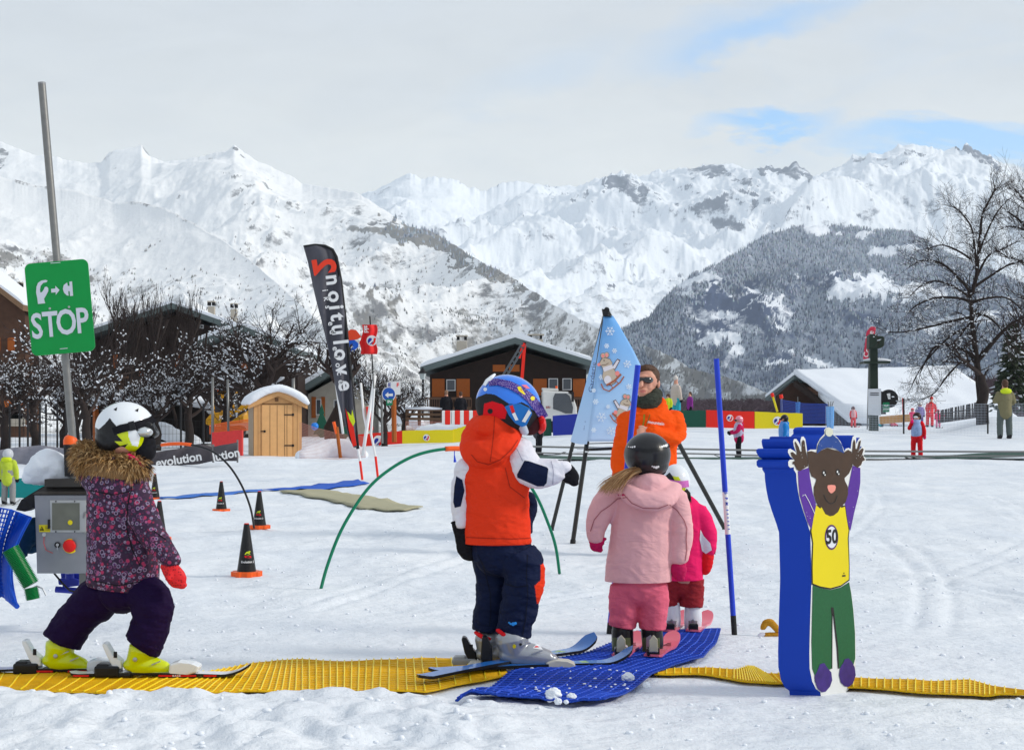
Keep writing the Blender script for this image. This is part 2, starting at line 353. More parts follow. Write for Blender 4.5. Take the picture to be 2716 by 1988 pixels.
# LAND
def snow_mat():
 m, N, L, B = nodes_of('snow_ground')
 g = N.new('ShaderNodeNewGeometry'); P = g.outputs['Position']
 def noise(sc, det, rough=.55, sx=1, sy=1):
  mp = N.new('ShaderNodeMapping'); mp.inputs['Scale'].default_value = (sx, sy, 1); L.new(P, mp.inputs[0])
  n = N.new('ShaderNodeTexNoise'); n.inputs['Scale'].default_value = sc; n.inputs['Detail'].default_value = det; n.inputs['Roughness'].default_value = rough
  L.new(mp.outputs[0], n.inputs['Vector']); return n.outputs['Fac']
 cr = N.new('ShaderNodeValToRGB'); e = cr.color_ramp.elements
 e[0].position = 0.3; e[0].color = (0.68, 0.73, 0.80, 1); e[1].position = 0.72; e[1].color = (0.82, 0.85, 0.885, 1)
 L.new(noise(0.9, 6, .6, 1, .7), cr.inputs[0]); L.new(cr.outputs[0], B.inputs['Base Color'])
 B.inputs['Roughness'].default_value = 0.65; B.inputs['Specular IOR Level'].default_value = 0.25
 b0 = N.new('ShaderNodeBump'); b0.inputs['Strength'].default_value = 0.8; b0.inputs['Distance'].default_value = 0.10; L.new(noise(1.3, 5, .6, .8, 1.7), b0.inputs['Height'])
 b1 = N.new('ShaderNodeBump'); b1.inputs['Strength'].default_value = 0.7; b1.inputs['Distance'].default_value = 0.03; L.new(noise(9, 6, .62), b1.inputs['Height']); L.new(b0.outputs[0], b1.inputs['Normal'])
 b2 = N.new('ShaderNodeBump'); b2.inputs['Strength'].default_value = 0.5; b2.inputs['Distance'].default_value = 0.006; L.new(noise(70, 5, .6), b2.inputs['Height']); L.new(b1.outputs[0], b2.inputs['Normal'])
 L.new(b2.outputs[0], B.inputs['Normal']); return m
M_SNOWG = snow_mat()
M_SNOW = mat('fresh_snow', (0.80, 0.84, 0.90), 0.6, var=0.03, bump=0.6, bscale=14, bdist=0.02, spec=0.25)
def build_ground():
 Ys = list(np.linspace(-30, 1.5, 16)) + list(1.5 * (3.6 / 1.5) ** np.linspace(0, 1, 12))[1:] + list(3.6 * (9.0 / 3.6) ** np.linspace(0, 1, 300))[1:] + list(9.0 * (110 / 9.0) ** np.linspace(0, 1, 330))[1:] + list(110 * (9000 / 110) ** np.linspace(0, 1, 60))[1:]
 Ys = np.array(Ys); nx = 520
 t = np.linspace(-1, 1, nx); t = np.sign(t) * (0.55 * np.abs(t) + 0.45 * np.abs(t) ** 3)
 wid = 0.72 * np.maximum(Ys, 4) + 6
 X = t[None, :] * wid[:, None]; Y = np.repeat(Ys[:, None], nx, 1)
 Z = zg(X, Y) + near_relief(X, Y)
 Z = Z + fbm(X * 0.004, Y * 0.004, 4, 60) * 40 * sst(200, 900, Y)
 V = np.stack([X, Y, Z], -1).reshape(-1, 3)
 ny = len(Ys); idx = np.arange(ny * nx).reshape(ny, nx)
 Fc = np.stack([idx[:-1, :-1], idx[:-1, 1:], idx[1:, 1:], idx[1:, :-1]], -1).reshape(-1, 4)
 me = np_mesh('ground', V, Fc)
 o = link('ground', me, M_SNOWG, None, True); tag(o, kind='structure'); return o
def np_mesh(name, V, Fc):
 me = bpy.data.meshes.new(name); me.vertices.add(len(V)); me.vertices.foreach_set('co', V.astype(np.float32).ravel())
 k = Fc.shape[1]; me.loops.add(len(Fc) * k); me.loops.foreach_set('vertex_index', Fc.astype(np.int32).ravel())
 me.polygons.add(len(Fc)); me.polygons.foreach_set('loop_start', np.arange(0, len(Fc) * k, k, dtype=np.int32))
 try: me.polygons.foreach_set('loop_total', np.full(len(Fc), k, dtype=np.int32))
 except Exception: pass
 me.update(calc_edges=True); me.validate(); return me
build_ground()
# mountains: each a solid relief with its own distance, front slope and back slope
def mountain_mat(name, rockcol, treecol, rock=0.5, snow=(0.86, 0.88, 0.91), tsc=0.028, bdist=14.0):
 m, N, L, B = nodes_of(name)
 g = N.new('ShaderNodeNewGeometry'); P = g.outputs['Position']
 def noise(sc, det, rough=.6, loc=0):
  mp = N.new('ShaderNodeMapping'); mp.inputs['Location'].default_value = (loc, loc, loc); L.new(P, mp.inputs[0])
  n = N.new('ShaderNodeTexNoise'); n.inputs['Scale'].default_value = sc; n.inputs['Detail'].default_value = det; n.inputs['Roughness'].default_value = rough
  L.new(mp.outputs[0], n.inputs['Vector']); return n.outputs['Fac']
 def m_(op, a, b, clamp=False):
  n = N.new('ShaderNodeMath'); n.operation = op; n.use_clamp = clamp
  for i, v in enumerate((a, b)):
   if isinstance(v, (int, float)): n.inputs[i].default_value = v
   else: L.new(v, n.inputs[i])
  return n.outputs[0]
 def attr(n):
  a = N.new('ShaderNodeAttribute'); a.attribute_name = n; return a.outputs['Fac']
 n1 = m_('ADD', m_('MULTIPLY', noise(0.012, 9, .74), 0.5), m_('MULTIPLY', noise(tsc, 6, .7, 300), 0.5))
 tf = m_('MULTIPLY', m_('SUBTRACT', m_('ADD', attr('trees'), n1), 1.0), 9.0, True)
 n2 = noise(0.011, 9, .72, 900)
 rf = m_('MULTIPLY', m_('SUBTRACT', m_('ADD', attr('rock'), n2), 1.0), 10.0, True)
 sc = N.new('ShaderNodeMix'); sc.data_type = 'RGBA'; L.new(noise(0.0016, 4), sc.inputs[0])
 sc.inputs[6].default_value = (*[c * 0.93 for c in snow], 1); sc.inputs[7].default_value = (*snow, 1)
 a = N.new('ShaderNodeMix'); a.data_type = 'RGBA'; L.new(tf, a.inputs[0]); L.new(sc.outputs[2], a.inputs[6]); a.inputs[7].default_value = (*treecol, 1)
 b = N.new('ShaderNodeMix'); b.data_type = 'RGBA'; L.new(rf, b.inputs[0]); L.new(a.outputs[2], b.inputs[6]); b.inputs[7].default_value = (*rockcol, 1)
 L.new(b.outputs[2], B.inputs['Base Color']); B.inputs['Roughness'].default_value = 0.9; B.inputs['Specular IOR Level'].default_value = 0.1
 bp = N.new('ShaderNodeBump'); bp.inputs['Strength'].default_value = 0.6; bp.inputs['Distance'].default_value = bdist; L.new(noise(0.008, 9, .62, 77), bp.inputs['Height']); L.new(bp.outputs[0], B.inputs['Normal'])
 return m
def blobs(px, py, lst, seed):
 """density field from soft ellipses (cx, cy, rx, ry, angle, amount)"""
 d = np.zeros_like(px)
 nx = fbm(px * .016, py * .022, 5, seed, .62) * 1.15
 for cx, cy, rx, ry, ang, am in lst:
  a = radians(ang); u = (px - cx) * cos(a) + (py - cy) * sin(a); w = -(px - cx) * sin(a) + (py - cy) * cos(a)
  r = np.sqrt((u / rx) ** 2 + (w / ry) ** 2) + nx
  d = np.maximum(d, am * (1 - sst(0.7, 1.15, r)))
 return d
def rmf(x, y, o, s, H=.92, gain=1.9):
 r = 0; w = 1; f = 1
 for i in range(o):
  n = (1 - np.abs(pn(x * f, y * f, s + i * 3) * 1.5)) ** 2 * w; r = r + n * f ** -H; w = np.clip(n * gain, 0, 1); f *= 2.1
 return r
MOUNT = {}
def mountain(name, ridge, foot, Df, mt, trees=(), rock=(), nu=520, nv=200, amp=40, pw=1.0, seed=1, ridge_amp=6, gully=0.5, base_tree=None, dip=0, warp=320, k1=0.55, k2=0.0, lam=1500.0, steep=(.62, .95)):
 """ridge: [(px, py, distance)], foot: [(px, py)] at distance Df"""
 r = np.array(ridge, float); px = np.linspace(r[0, 0], r[-1, 0], nu)
 pr = np.interp(px, r[:, 0], r[:, 1]); D = np.interp(px, r[:, 0], r[:, 2]); f = np.array(foot, float); pf = np.interp(px, f[:, 0], f[:, 1])
 jag = (fbm(px * .035, px * 0 + seed, 5, seed, .6)) * ridge_amp
 pr = pr + jag
 v = np.linspace(0, 1, nv)[:, None]; PX = np.repeat(px[None, :], nv, 0)
 Y = Df + (D[None, :] - Df) * v; g = v ** pw
 kk = np.exp(-0.5 * (np.arange(-90, 91) / 34.0) ** 2); kk /= kk.sum()
 prs = np.convolve(np.pad(pr, 90, mode='edge'), kk, mode='valid')
 D = np.convolve(np.pad(D, 90, mode='edge'), kk, mode='valid'); Y = Df + (D[None, :] - Df) * v
 PY = pf[None, :] + (prs - pf)[None, :] * g + (pr - prs)[None, :] * v ** 11 + jag[None, :] * (v ** 30 - v ** 11)
 X = (PX - CX) / F * Y; Z = CAMH - (PY - HZ) / F * Y
 w = np.clip(4 * v * (1 - v), 0, 1) ** .7 * 0.93 + 0.07
 s = 1 / 900.0
 wx = X + warp * fbm(X * s * .8, Y * s * .8, 3, seed + 4); wy = Y + warp * fbm(X * s * .8, Y * s * .8, 3, seed + 5)
 th = 0.9 * fbm(PX * .0022, v * 1.2, 3, seed + 6) * 2
 dia = wx * np.cos(th) * 1.0 + wy * 0.30 * np.sin(th)
 rm = rmf(wx / lam, wy / lam, 8, seed) - .9
 dz = amp * w * (rm * .8 + fbm(X * s * 6, Y * s * 5, 5, seed + 3, .6) * 0.09)
 Z = Z + dz
 sl = np.hypot(np.gradient(Z, axis=0) / np.maximum(np.gradient(Y, axis=0), .5), np.gradient(Z, axis=1) / np.maximum(np.abs(np.gradient(X, axis=1)), .5)); SL = sst(steep[0], steep[1], sl)
 nb = 14; vb = np.linspace(0, 1, nb + 1)[1:, None]
 Yb = D[None, :] + 2600 * vb; Xb = np.repeat(X[-1:, :], nb, 0) * (Yb / D[None, :]); Zb = Z[-1:, :] - (Z[-1:, :] + 300) * vb ** 1.15
 Zb = Zb + fbm(Xb * s, Yb * s, 4, seed) * amp * np.sin(vb * pi)
 XX = np.vstack([X, Xb]); YY = np.vstack([Y, Yb]); ZZ = np.vstack([Z, Zb]); n = nv + nb
 V = np.stack([XX, YY, ZZ], -1).reshape(-1, 3); idx = np.arange(n * nu).reshape(n, nu)
 Fc = np.stack([idx[:-1, :-1], idx[:-1, 1:], idx[1:, 1:], idx[1:, :-1]], -1).reshape(-1, 4)
 me = np_mesh(name, V, Fc); o = link(name, me, mt, None, True); tag(o, kind='structure')
 PXa = CX + F * XX / YY; PYa = HZ + F * (CAMH - ZZ) / YY
 T = blobs(PXa, PYa, trees, seed + 20)
 if base_tree is not None: T = np.maximum(T, base_tree(PXa, PYa))
 R = blobs(PXa, PYa, rock, seed + 40); R[:nv] = np.maximum(R[:nv], SL * (.43 if name == 'mountain_range' else .5) + .12 * (R[:nv] > .05) * SL)
 for nm, A in (('trees', T), ('rock', R)):
  at_ = me.attributes.new(nm, 'FLOAT', 'POINT'); at_.data.foreach_set('value', A.astype(np.float32).ravel())
 MOUNT[name] = dict(X=X, Y=Y, Z=Z, T=T[:nv], PX=PXa[:nv], PY=PYa[:nv], R=R[:nv])
 return o
M_MT1 = mountain_mat('alpine_slope_sunny', (0.16, 0.155, 0.16), (0.20, 0.185, 0.165), snow=(0.88, 0.89, 0.90))
M_MT2 = mountain_mat('alpine_slope_high', (0.12, 0.135, 0.18), (0.22, 0.23, 0.25), snow=(0.84, 0.88, 0.93))
M_MT3 = mountain_mat('wooded_slope', (0.05, 0.075, 0.15), (0.24, 0.28, 0.35), snow=(0.80, 0.84, 0.90), tsc=0.05)
mountain('mountain_range', [(1100, 560, 8200), (1300, 520, 8000), (1480, 512, 7600), (1530, 510, 7400), (1580, 478, 7300), (1645, 457, 7200), (1700, 466, 7200), (1760, 452, 7100), (1800, 443, 7000), (1840, 446, 7000), (1880, 436, 7000), (1915, 443, 7000), (1950, 452, 7000), (1990, 478, 6900), (2010, 470, 6900), (2040, 445, 6800), (2090, 440, 6700), (2110, 428, 6700), (2140, 455, 6600), (2165, 476, 6600), (2190, 455, 6500), (2240, 440, 6400), (2262, 408, 6400), (2290, 425, 6400), (2310, 412, 6400), (2340, 420, 6400), (2385, 392, 6300), (2440, 398, 6300), (2500, 402, 6200), (2552, 394, 6200), (2558, 382, 6200), (2580, 392, 6200), (2620, 415, 6100), (2660, 436, 6100), (2716, 460, 6000), (2900, 540, 5900), (3100, 600, 5800)],
         [(1100, 900), (3100, 900)], 3700, M_MT2, pw=0.92, seed=3, amp=280, ridge_amp=13, nu=760, nv=320, gully=0.6, lam=1700, steep=(.85, 1.3),
         trees=[(1980, 650, 60, 25, -30, .45), (1500, 760, 170, 60, 20, .42), (1700, 820, 200, 70, 30, .5), (1950, 830, 160, 60, 0, .5), (1870, 690, 90, 12, 35, .5)],
         rock=[(1650, 490, 70, 26, 25, .6), (1690, 525, 55, 22, 45, .55), (1785, 555, 25, 16, 40, .55), (1870, 455, 55, 18, 5, .58), (1940, 470, 60, 22, 25, .6), (2100, 455, 75, 26, 12, .62), (1935, 600, 45, 15, 8, .6), (2272, 418, 30, 14, 0, .55), (2340, 432, 40, 14, 0, .5), (2395, 415, 50, 18, -20, .5), (2590, 408, 80, 16, 32, .66), (1840, 470, 30, 14, 60, .52), (2000, 560, 12, 50, 5, .4), (1770, 500, 300, 60, 8, .25)])
mountain('mountain_peaks', [(700, 640, 8200), (900, 540, 8000), (960, 512, 7600), (1000, 505, 7400), (1045, 480, 7300), (1088, 458, 7200), (1120, 475, 7200), (1150, 470, 7200), (1200, 472, 7200), (1235, 490, 7200), (1290, 505, 7200), (1320, 486, 7300), (1345, 478, 7400), (1400, 480, 7400), (1450, 488, 7400), (1480, 505, 7300), (1560, 530, 7000), (1650, 560, 6700), (1800, 640, 6200), (1900, 740, 5600)],
         [(700, 900), (1900, 1000)], 3400, M_MT2, pw=1.0, seed=12, amp=240, ridge_amp=8, gully=0.7, lam=1900, steep=(.85, 1.3),
         trees=[(1430, 760, 190, 50, 8, .42), (1600, 800, 170, 50, 15, .5), (1800, 830, 100, 60, 0, .5), (1640, 690, 120, 10, 22, .45)],
         rock=[(1090, 478, 40, 12, 10, .48), (1180, 500, 90, 30, 20, .3), (1020, 505, 30, 10, -20, .5), (1400, 500, 80, 16, 0, .35)])
mountain('mountain_massif', [(-500, 430, 5600), (-250, 400, 5500), (0, 375, 5200), (40, 392, 5200), (90, 412, 5200), (150, 420, 5100), (230, 440, 5100), (268, 440, 5000), (290, 408, 5000), (330, 396, 5000), (375, 388, 5000), (400, 420, 5000), (450, 430, 5000), (520, 420, 4900), (560, 410, 4900), (600, 400, 4800), (621, 384, 4800), (640, 402, 4800), (680, 428, 4700), (740, 456, 4700), (800, 485, 4600), (880, 498, 4500), (950, 512, 4400), (1010, 560, 4200), (1070, 600, 4000), (1140, 622, 3700), (1210, 652, 3400), (1290, 700, 3200), (1370, 742, 3000), (1470, 800, 2800), (1560, 845, 2650), (1640, 880, 2500), (1740, 912, 2300), (1830, 960, 2150), (1930, 985, 2000), (2010, 1012, 1900), (2120, 1060, 1800), (2250, 1112, 1700), (2300, 1150, 1700)],
         [(-500, 1210), (2300, 1210)], 1500, M_MT1, pw=1.0, seed=27, amp=210, ridge_amp=5, nu=860, nv=340, warp=90, lam=1500, steep=(.75, 1.2),
         trees=[(1170, 640, 170, 42, 18, .78), (1000, 610, 110, 12, 3, .6), (1330, 735, 120, 24, 26, .62), (1000, 830, 70, 60, 50, .62), (1260, 860, 160, 26, 30, .55), (760, 700, 130, 20, 20, .45), (420, 700, 60, 10, -35, .4), (60, 700, 140, 24, 10, .6), (150, 680, 90, 14, 12, .55), (560, 780, 260, 60, 5, .48), (1290, 930, 140, 60, 25, .58), (1500, 890, 130, 40, 25, .55), (1600, 980, 200, 46, 18, .6), (1850, 1000, 160, 40, 15, .62), (1700, 1050, 300, 30, 5, .66), (2050, 1070, 250, 26, 5, .68), (900, 950, 260, 60, 5, .5), (1100, 720, 300, 60, 22, .38), (1400, 980, 240, 60, 15, .52), (300, 820, 300, 70, 0, .5), (1950, 1020, 90, 30, 10, .5)],
         rock=[(8, 420, 14, 28, 10, .55), (288, 425, 12, 22, -20, .5), (310, 455, 30, 10, 40, .45), (570, 425, 40, 12, 40, .5), (626, 396, 16, 9, 20, .62), (650, 420, 40, 5, 45, .55), (780, 540, 30, 12, 40, .45), (760, 520, 14, 6, 0, .4), (130, 422, 60, 8, 8, .34), (600, 450, 30, 10, 45, .4)],
         base_tree=lambda px, py: 0.52 * sst(640, 900, py))
mountain('mountain_shoulder', [(-500, 440, 3300), (0, 462, 3200), (110, 488, 3150), (210, 500, 3100), (300, 530, 3050), (372, 528, 3000), (440, 548, 2900), (520, 592, 2800), (600, 640, 2700), (680, 700, 2550), (780, 790, 2300), (900, 900, 2000), (1000, 1010, 1800)],
         [(-500, 1210), (1000, 1210)], 1350, M_MT1, seed=81, amp=120, ridge_amp=3, nu=620, nv=260, warp=90, lam=1100, steep=(.7, 1.1),
         trees=[(60, 700, 140, 24, 10, .6), (150, 680, 90, 14, 12, .55), (420, 640, 60, 10, -35, .45), (330, 760, 200, 40, 5, .5), (270, 560, 24, 8, -10, .5)], base_tree=lambda px, py: 0.50 * sst(620, 900, py))
mountain('wooded_hill', [(1640, 880, 2500), (1720, 850, 2500), (1800, 765, 2600), (1880, 715, 2700), (1960, 668, 2800), (2040, 622, 2900), (2100, 608, 3000), (2160, 600, 3000), (2210, 605, 3000), (2260, 606, 3000), (2310, 622, 3000), (2360, 618, 3000), (2410, 628, 3000), (2470, 655, 3000), (2550, 700, 2900), (2650, 740, 2800), (2716, 770, 2700), (2900, 840, 2700), (3100, 900, 2600)],
         [(1640, 1210), (3100, 1210)], 1700, M_MT3, pw=0.95, seed=44, amp=120, ridge_amp=6, lam=900, nu=620, nv=260, gully=0.5,
         trees=[], warp=120, rock=[(1880, 850, 60, 50, 60, .55), (1920, 800, 45, 26, 60, .66), (1975, 860, 50, 20, 60, .62), (2080, 830, 30, 16, 30, .62), (1870, 800, 20, 60, 20, .5), (1990, 820, 90, 60, 40, .42)],
         base_tree=lambda px, py: 0.86 * (1 - blobs(px, py, [(2290, 760, 130, 34, 3, 1), (2440, 770, 90, 26, 5, .8), (2350, 672, 42, 14, 5, 1), (2180, 612, 50, 14, 8, .9), (2290, 620, 30, 14, 0, .7), (2400, 660, 30, 8, 8, 1), (2072, 955, 38, 24, -10, 1), (2180, 965, 60, 8, 22, 1), (1900, 840, 90, 100, 0, .85), (1980, 830, 60, 80, 50, .8), (2070, 840, 45, 36, 0, .8), (1985, 700, 18, 50, 20, .3), (2560, 850, 120, 16, -10, .8), (2480, 1010, 90, 10, -15, .8)], 5)))
def forest(name, src, count, hmin, hmax, mt, seed, cond, rr=0.24):
 """thousands of small frosted trees standing on the slope, one mesh"""
 R = np.random.RandomState(seed); d = MOUNT[src]; nv, nu = d['X'].shape
 vi = R.randint(1, nv - 1, count * 4); ui = R.randint(1, nu - 1, count * 4)
 T = d['T'][vi, ui]; ok = (R.rand(len(vi)) < cond(d['PX'][vi, ui], d['PY'][vi, ui], T))
 vi = vi[ok][:count]; ui = ui[ok][:count]; n = len(vi)
 fu = R.rand(n); fv = R.rand(n)
 def lerp(A): return (A[vi, ui] * (1 - fu) + A[vi, ui + 1] * fu) * (1 - fv) + (A[vi + 1, ui] * (1 - fu) + A[vi + 1, ui + 1] * fu) * fv
 x, y, z = lerp(d['X']), lerp(d['Y']), lerp(d['Z'])
 h = R.uniform(hmin, hmax, n) * y / F; k = 5; a0 = R.rand(n) * 6.28
 V = [];
 for j in range(k):
  a = a0 + 2 * pi * j / k; r = h * rr * R.uniform(.75, 1.2, n); V.append(np.stack([x + np.cos(a) * r, y + np.sin(a) * r, z - 0.2 * h], -1))
 V.append(np.stack([x, y, z + h], -1)); V = np.stack(V, 1).reshape(-1, 3); b = np.arange(n)[:, None] * (k + 1)
 Fc = np.concatenate([np.stack([b[:, 0] + j, b[:, 0] + (j + 1) % k, b[:, 0] + k], -1) for j in range(k)])
 o = link(name, np_mesh(name, V, Fc), mt, None, False); tag(o, kind='stuff'); return o
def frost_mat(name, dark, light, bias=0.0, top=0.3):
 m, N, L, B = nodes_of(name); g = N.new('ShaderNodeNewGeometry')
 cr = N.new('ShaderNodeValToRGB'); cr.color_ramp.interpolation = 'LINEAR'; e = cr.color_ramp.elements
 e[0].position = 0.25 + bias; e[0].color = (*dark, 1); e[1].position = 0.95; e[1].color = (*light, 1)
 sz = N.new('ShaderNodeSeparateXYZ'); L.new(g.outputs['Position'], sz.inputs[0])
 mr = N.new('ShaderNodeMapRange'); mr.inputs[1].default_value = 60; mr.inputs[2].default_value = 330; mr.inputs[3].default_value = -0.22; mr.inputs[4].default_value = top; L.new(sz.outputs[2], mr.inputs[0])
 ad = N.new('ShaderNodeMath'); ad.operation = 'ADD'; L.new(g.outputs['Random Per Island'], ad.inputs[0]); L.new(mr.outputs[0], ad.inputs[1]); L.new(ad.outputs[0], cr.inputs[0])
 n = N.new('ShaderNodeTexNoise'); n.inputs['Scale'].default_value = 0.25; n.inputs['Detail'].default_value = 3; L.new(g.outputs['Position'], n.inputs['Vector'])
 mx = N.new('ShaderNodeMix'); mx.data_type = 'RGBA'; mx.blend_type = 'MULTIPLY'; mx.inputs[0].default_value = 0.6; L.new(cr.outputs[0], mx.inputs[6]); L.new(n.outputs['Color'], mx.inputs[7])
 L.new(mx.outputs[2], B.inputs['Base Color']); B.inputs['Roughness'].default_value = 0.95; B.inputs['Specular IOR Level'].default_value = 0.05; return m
M_CON = frost_mat('frosted_conifers', (0.035, 0.06, 0.125), (0.56, 0.63, 0.74))  # blue shade of the wooded hill is put into the dark conifer colour
M_DEC = frost_mat('frosted_bare_trees', (0.10, 0.09, 0.075), (0.42, 0.40, 0.38))
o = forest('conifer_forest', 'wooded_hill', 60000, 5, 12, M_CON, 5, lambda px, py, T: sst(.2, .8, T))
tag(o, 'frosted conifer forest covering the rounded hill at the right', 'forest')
o = forest('hillside_trees', 'mountain_shoulder', 14000, 4, 9, M_DEC, 19, lambda px, py, T: (T ** 2) * (py > 640) * (0.3 + 0.7 * sst(-.1, .25, fbm(px * .02, py * .03, 3, 17))), rr=0.36)
tag(o, 'scattered bare grey trees on the near shoulder at the far left', 'trees')
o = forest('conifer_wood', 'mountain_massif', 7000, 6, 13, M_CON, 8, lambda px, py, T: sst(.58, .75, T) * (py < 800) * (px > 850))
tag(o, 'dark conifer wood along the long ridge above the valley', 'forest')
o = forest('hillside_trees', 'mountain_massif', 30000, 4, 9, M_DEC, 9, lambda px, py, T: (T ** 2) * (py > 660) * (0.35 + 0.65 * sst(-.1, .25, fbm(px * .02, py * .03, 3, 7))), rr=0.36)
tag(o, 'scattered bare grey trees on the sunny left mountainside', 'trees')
def build_haze():
 mb = MB(); mb.box((0, 5200, 600), (12000, 11200, 2100)); o = mb.build('haze', None)
 m = bpy.data.materials.new('mountain_air'); m.use_nodes = True; N = m.node_tree.nodes; L = m.node_tree.links; N.clear()
 out = N.new('ShaderNodeOutputMaterial'); v = N.new('ShaderNodeVolumePrincipled'); v.inputs['Color'].default_value = (0.79, 0.895, 1.0, 1); v.inputs['Density'].default_value = 0.00007; v.inputs['Anisotropy'].default_value = 0.1
 L.new(v.outputs[0], out.inputs['Volume']); o.data.materials.append(m); tag(o, kind='stuff', label='thin blue mountain air over the valley')
build_haze()
def chunks():
 R = np.random.RandomState(6); mb = MB()
 for i in range(900):
  Y = 4.0 * (14 / 4.0) ** R.rand(); px = R.uniform(-50, 2760); X = (px - CX) / F * Y
  if 5.25 < Y < 7.3 and 1150 < px < 1950: continue
  if 5.35 < Y < 6.2: continue
  z = zt(X, Y); r = R.uniform(.003, .011) * (1.8 if Y < 5.2 and px < 1300 and R.rand() < .5 else 1); mb.ball((X, Y, z + r * .3), (r * R.uniform(.8, 1.5), r, r * R.uniform(.5, .9)), 6, 4)
 tag(mb.build('snow_chunks', M_SNOW, None, True), 'small chunks of snow strewn over the trodden ground', 'snow', kind='stuff')
chunks()
# FIGURE TOOLS
def cat_rom(p, k=5):
 """smooth a list of (px, py, dy, r) tuples"""
 if len(p) < 3: return [tuple(a) for a in p]
 out = []; n = len(p)
 for i in range(n - 1):
  a, b, c, d = p[max(i - 1, 0)], p[i], p[i + 1], p[min(i + 2, n - 1)]
  for j in range(k):
   t = j / k
   out.append(tuple(0.5 * (2 * b[q] + (c[q] - a[q]) * t + (2 * a[q] - 5 * b[q] + 4 * c[q] - d[q]) * t * t + (3 * b[q] - a[q] - 3 * c[q] + d[q]) * t ** 3) for q in range(len(b))))
 out.append(tuple(p[-1])); return out
def chain(mb, pts, Y, flat=0.85, n=20, caps=True, k=5, scale=1.0):
 """tapered limb: pts (px, py, dy, r_px) at distance Y; flat = depth factor of the section"""
 q = cat_rom(pts, k); P = [at(a[0], a[1], Y + a[2]) for a in q]; R = [max(a[3], .5) * scale * (Y + a[2]) / F for a in q]
 mb.tube(P, R, n, flat=(1, flat))
 if caps:
  for i in (0, -1): mb.ball(P[i], (R[i] * .98, R[i] * flat * .98, R[i] * .7), 14, 10)
 return mb
def fuse(mb, voxel, smooth=4, wrinkle=0.0, wscale=14.0, seed=0, sf=0.6):
 me = mb.mesh('t'); o = bpy.data.objects.new('t', me); COL.objects.link(o)
 m = o.modifiers.new('r', 'REMESH'); m.mode = 'VOXEL'; m.voxel_size = voxel; m.use_smooth_shade = True
 if smooth:
  m = o.modifiers.new('s', 'SMOOTH'); m.factor = sf; m.iterations = smooth
 dg = bpy.context.evaluated_depsgraph_get(); me2 = bpy.data.meshes.new_from_object(o.evaluated_get(dg))
 bpy.data.objects.remove(o); bpy.data.meshes.remove(me)
 if wrinkle:
  n = len(me2.vertices); co = np.empty(n * 3, np.float32); me2.vertices.foreach_get('co', co); co = co.reshape(-1, 3)
  no = np.empty(n * 3, np.float32); me2.vertices.foreach_get('normal', no); no = no.reshape(-1, 3)
  a = fbm(co[:, 0] * wscale + co[:, 1] * wscale * .6, co[:, 2] * wscale * 1.9 + co[:, 1] * wscale * .3, 4, seed)
  b = 1 - 2 * np.abs(fbm(co[:, 0] * wscale * .8 - co[:, 1] * wscale, co[:, 2] * wscale * 1.5 + 0.6 * co[:, 0] * wscale, 3, seed + 7))
  co = co + no * ((a * .6 + b * .5 - .25) * wrinkle)[:, None]; me2.vertices.foreach_set('co', co.astype(np.float32).ravel()); me2.update()
 return me2
def solid(name, mt, parent, mb, voxel=0.006, smooth=4, wrinkle=0.0, wscale=14.0, seed=0):
 return link(name, fuse(mb, voxel, smooth, wrinkle, wscale, seed), mt, parent, True)
def world_centres(o):
 me = o.data; n = len(me.polygons); c = np.empty(n * 3, np.float32); me.polygons.foreach_get('center', c)
 M = Matrix.Identity(4); p = o; ch = []
 while p is not None: ch.append(p); p = p.parent
 for p in reversed(ch): M = M @ (Matrix.Translation(p.location) @ p.rotation_euler.to_matrix().to_4x4() @ Matrix.Diagonal((*p.scale, 1)))
 c = c.reshape(-1, 3) @ np.array(M.to_3x3()).T + np.array(M.translation); return c, M
def inpoly(x, y, poly):
 r = np.zeros(len(x), bool); n = len(poly); j = n - 1
 for i in range(n):
  xi, yi = poly[i]; xj, yj = poly[j]
  c = ((yi > y) != (yj > y)) & (x < (xj - xi) * (y - yi) / ((yj - yi) or 1e-9) + xi); r ^= c; j = i
 return r
def paint(o, rules):
 """rules: (slot, polygon in px | function(px, py, centre, normalY))"""
 c, M = world_centres(o); px = CX + F * c[:, 0] / c[:, 1]; py = HZ + F * (CAMH - c[:, 2]) / c[:, 1]
 n = len(c); no = np.empty(n * 3, np.float32); o.data.polygons.foreach_get('normal', no); no = no.reshape(-1, 3)
 mi = np.zeros(n, np.int32); o.data.polygons.foreach_get('material_index', mi)
 for s, r in rules:
  k = r(px, py, c, no) if callable(r) else (inpoly(px, py, r) & (no[:, 1] < 0.15))
  mi[k] = s
 o.data.polygons.foreach_set('material_index', mi); return o
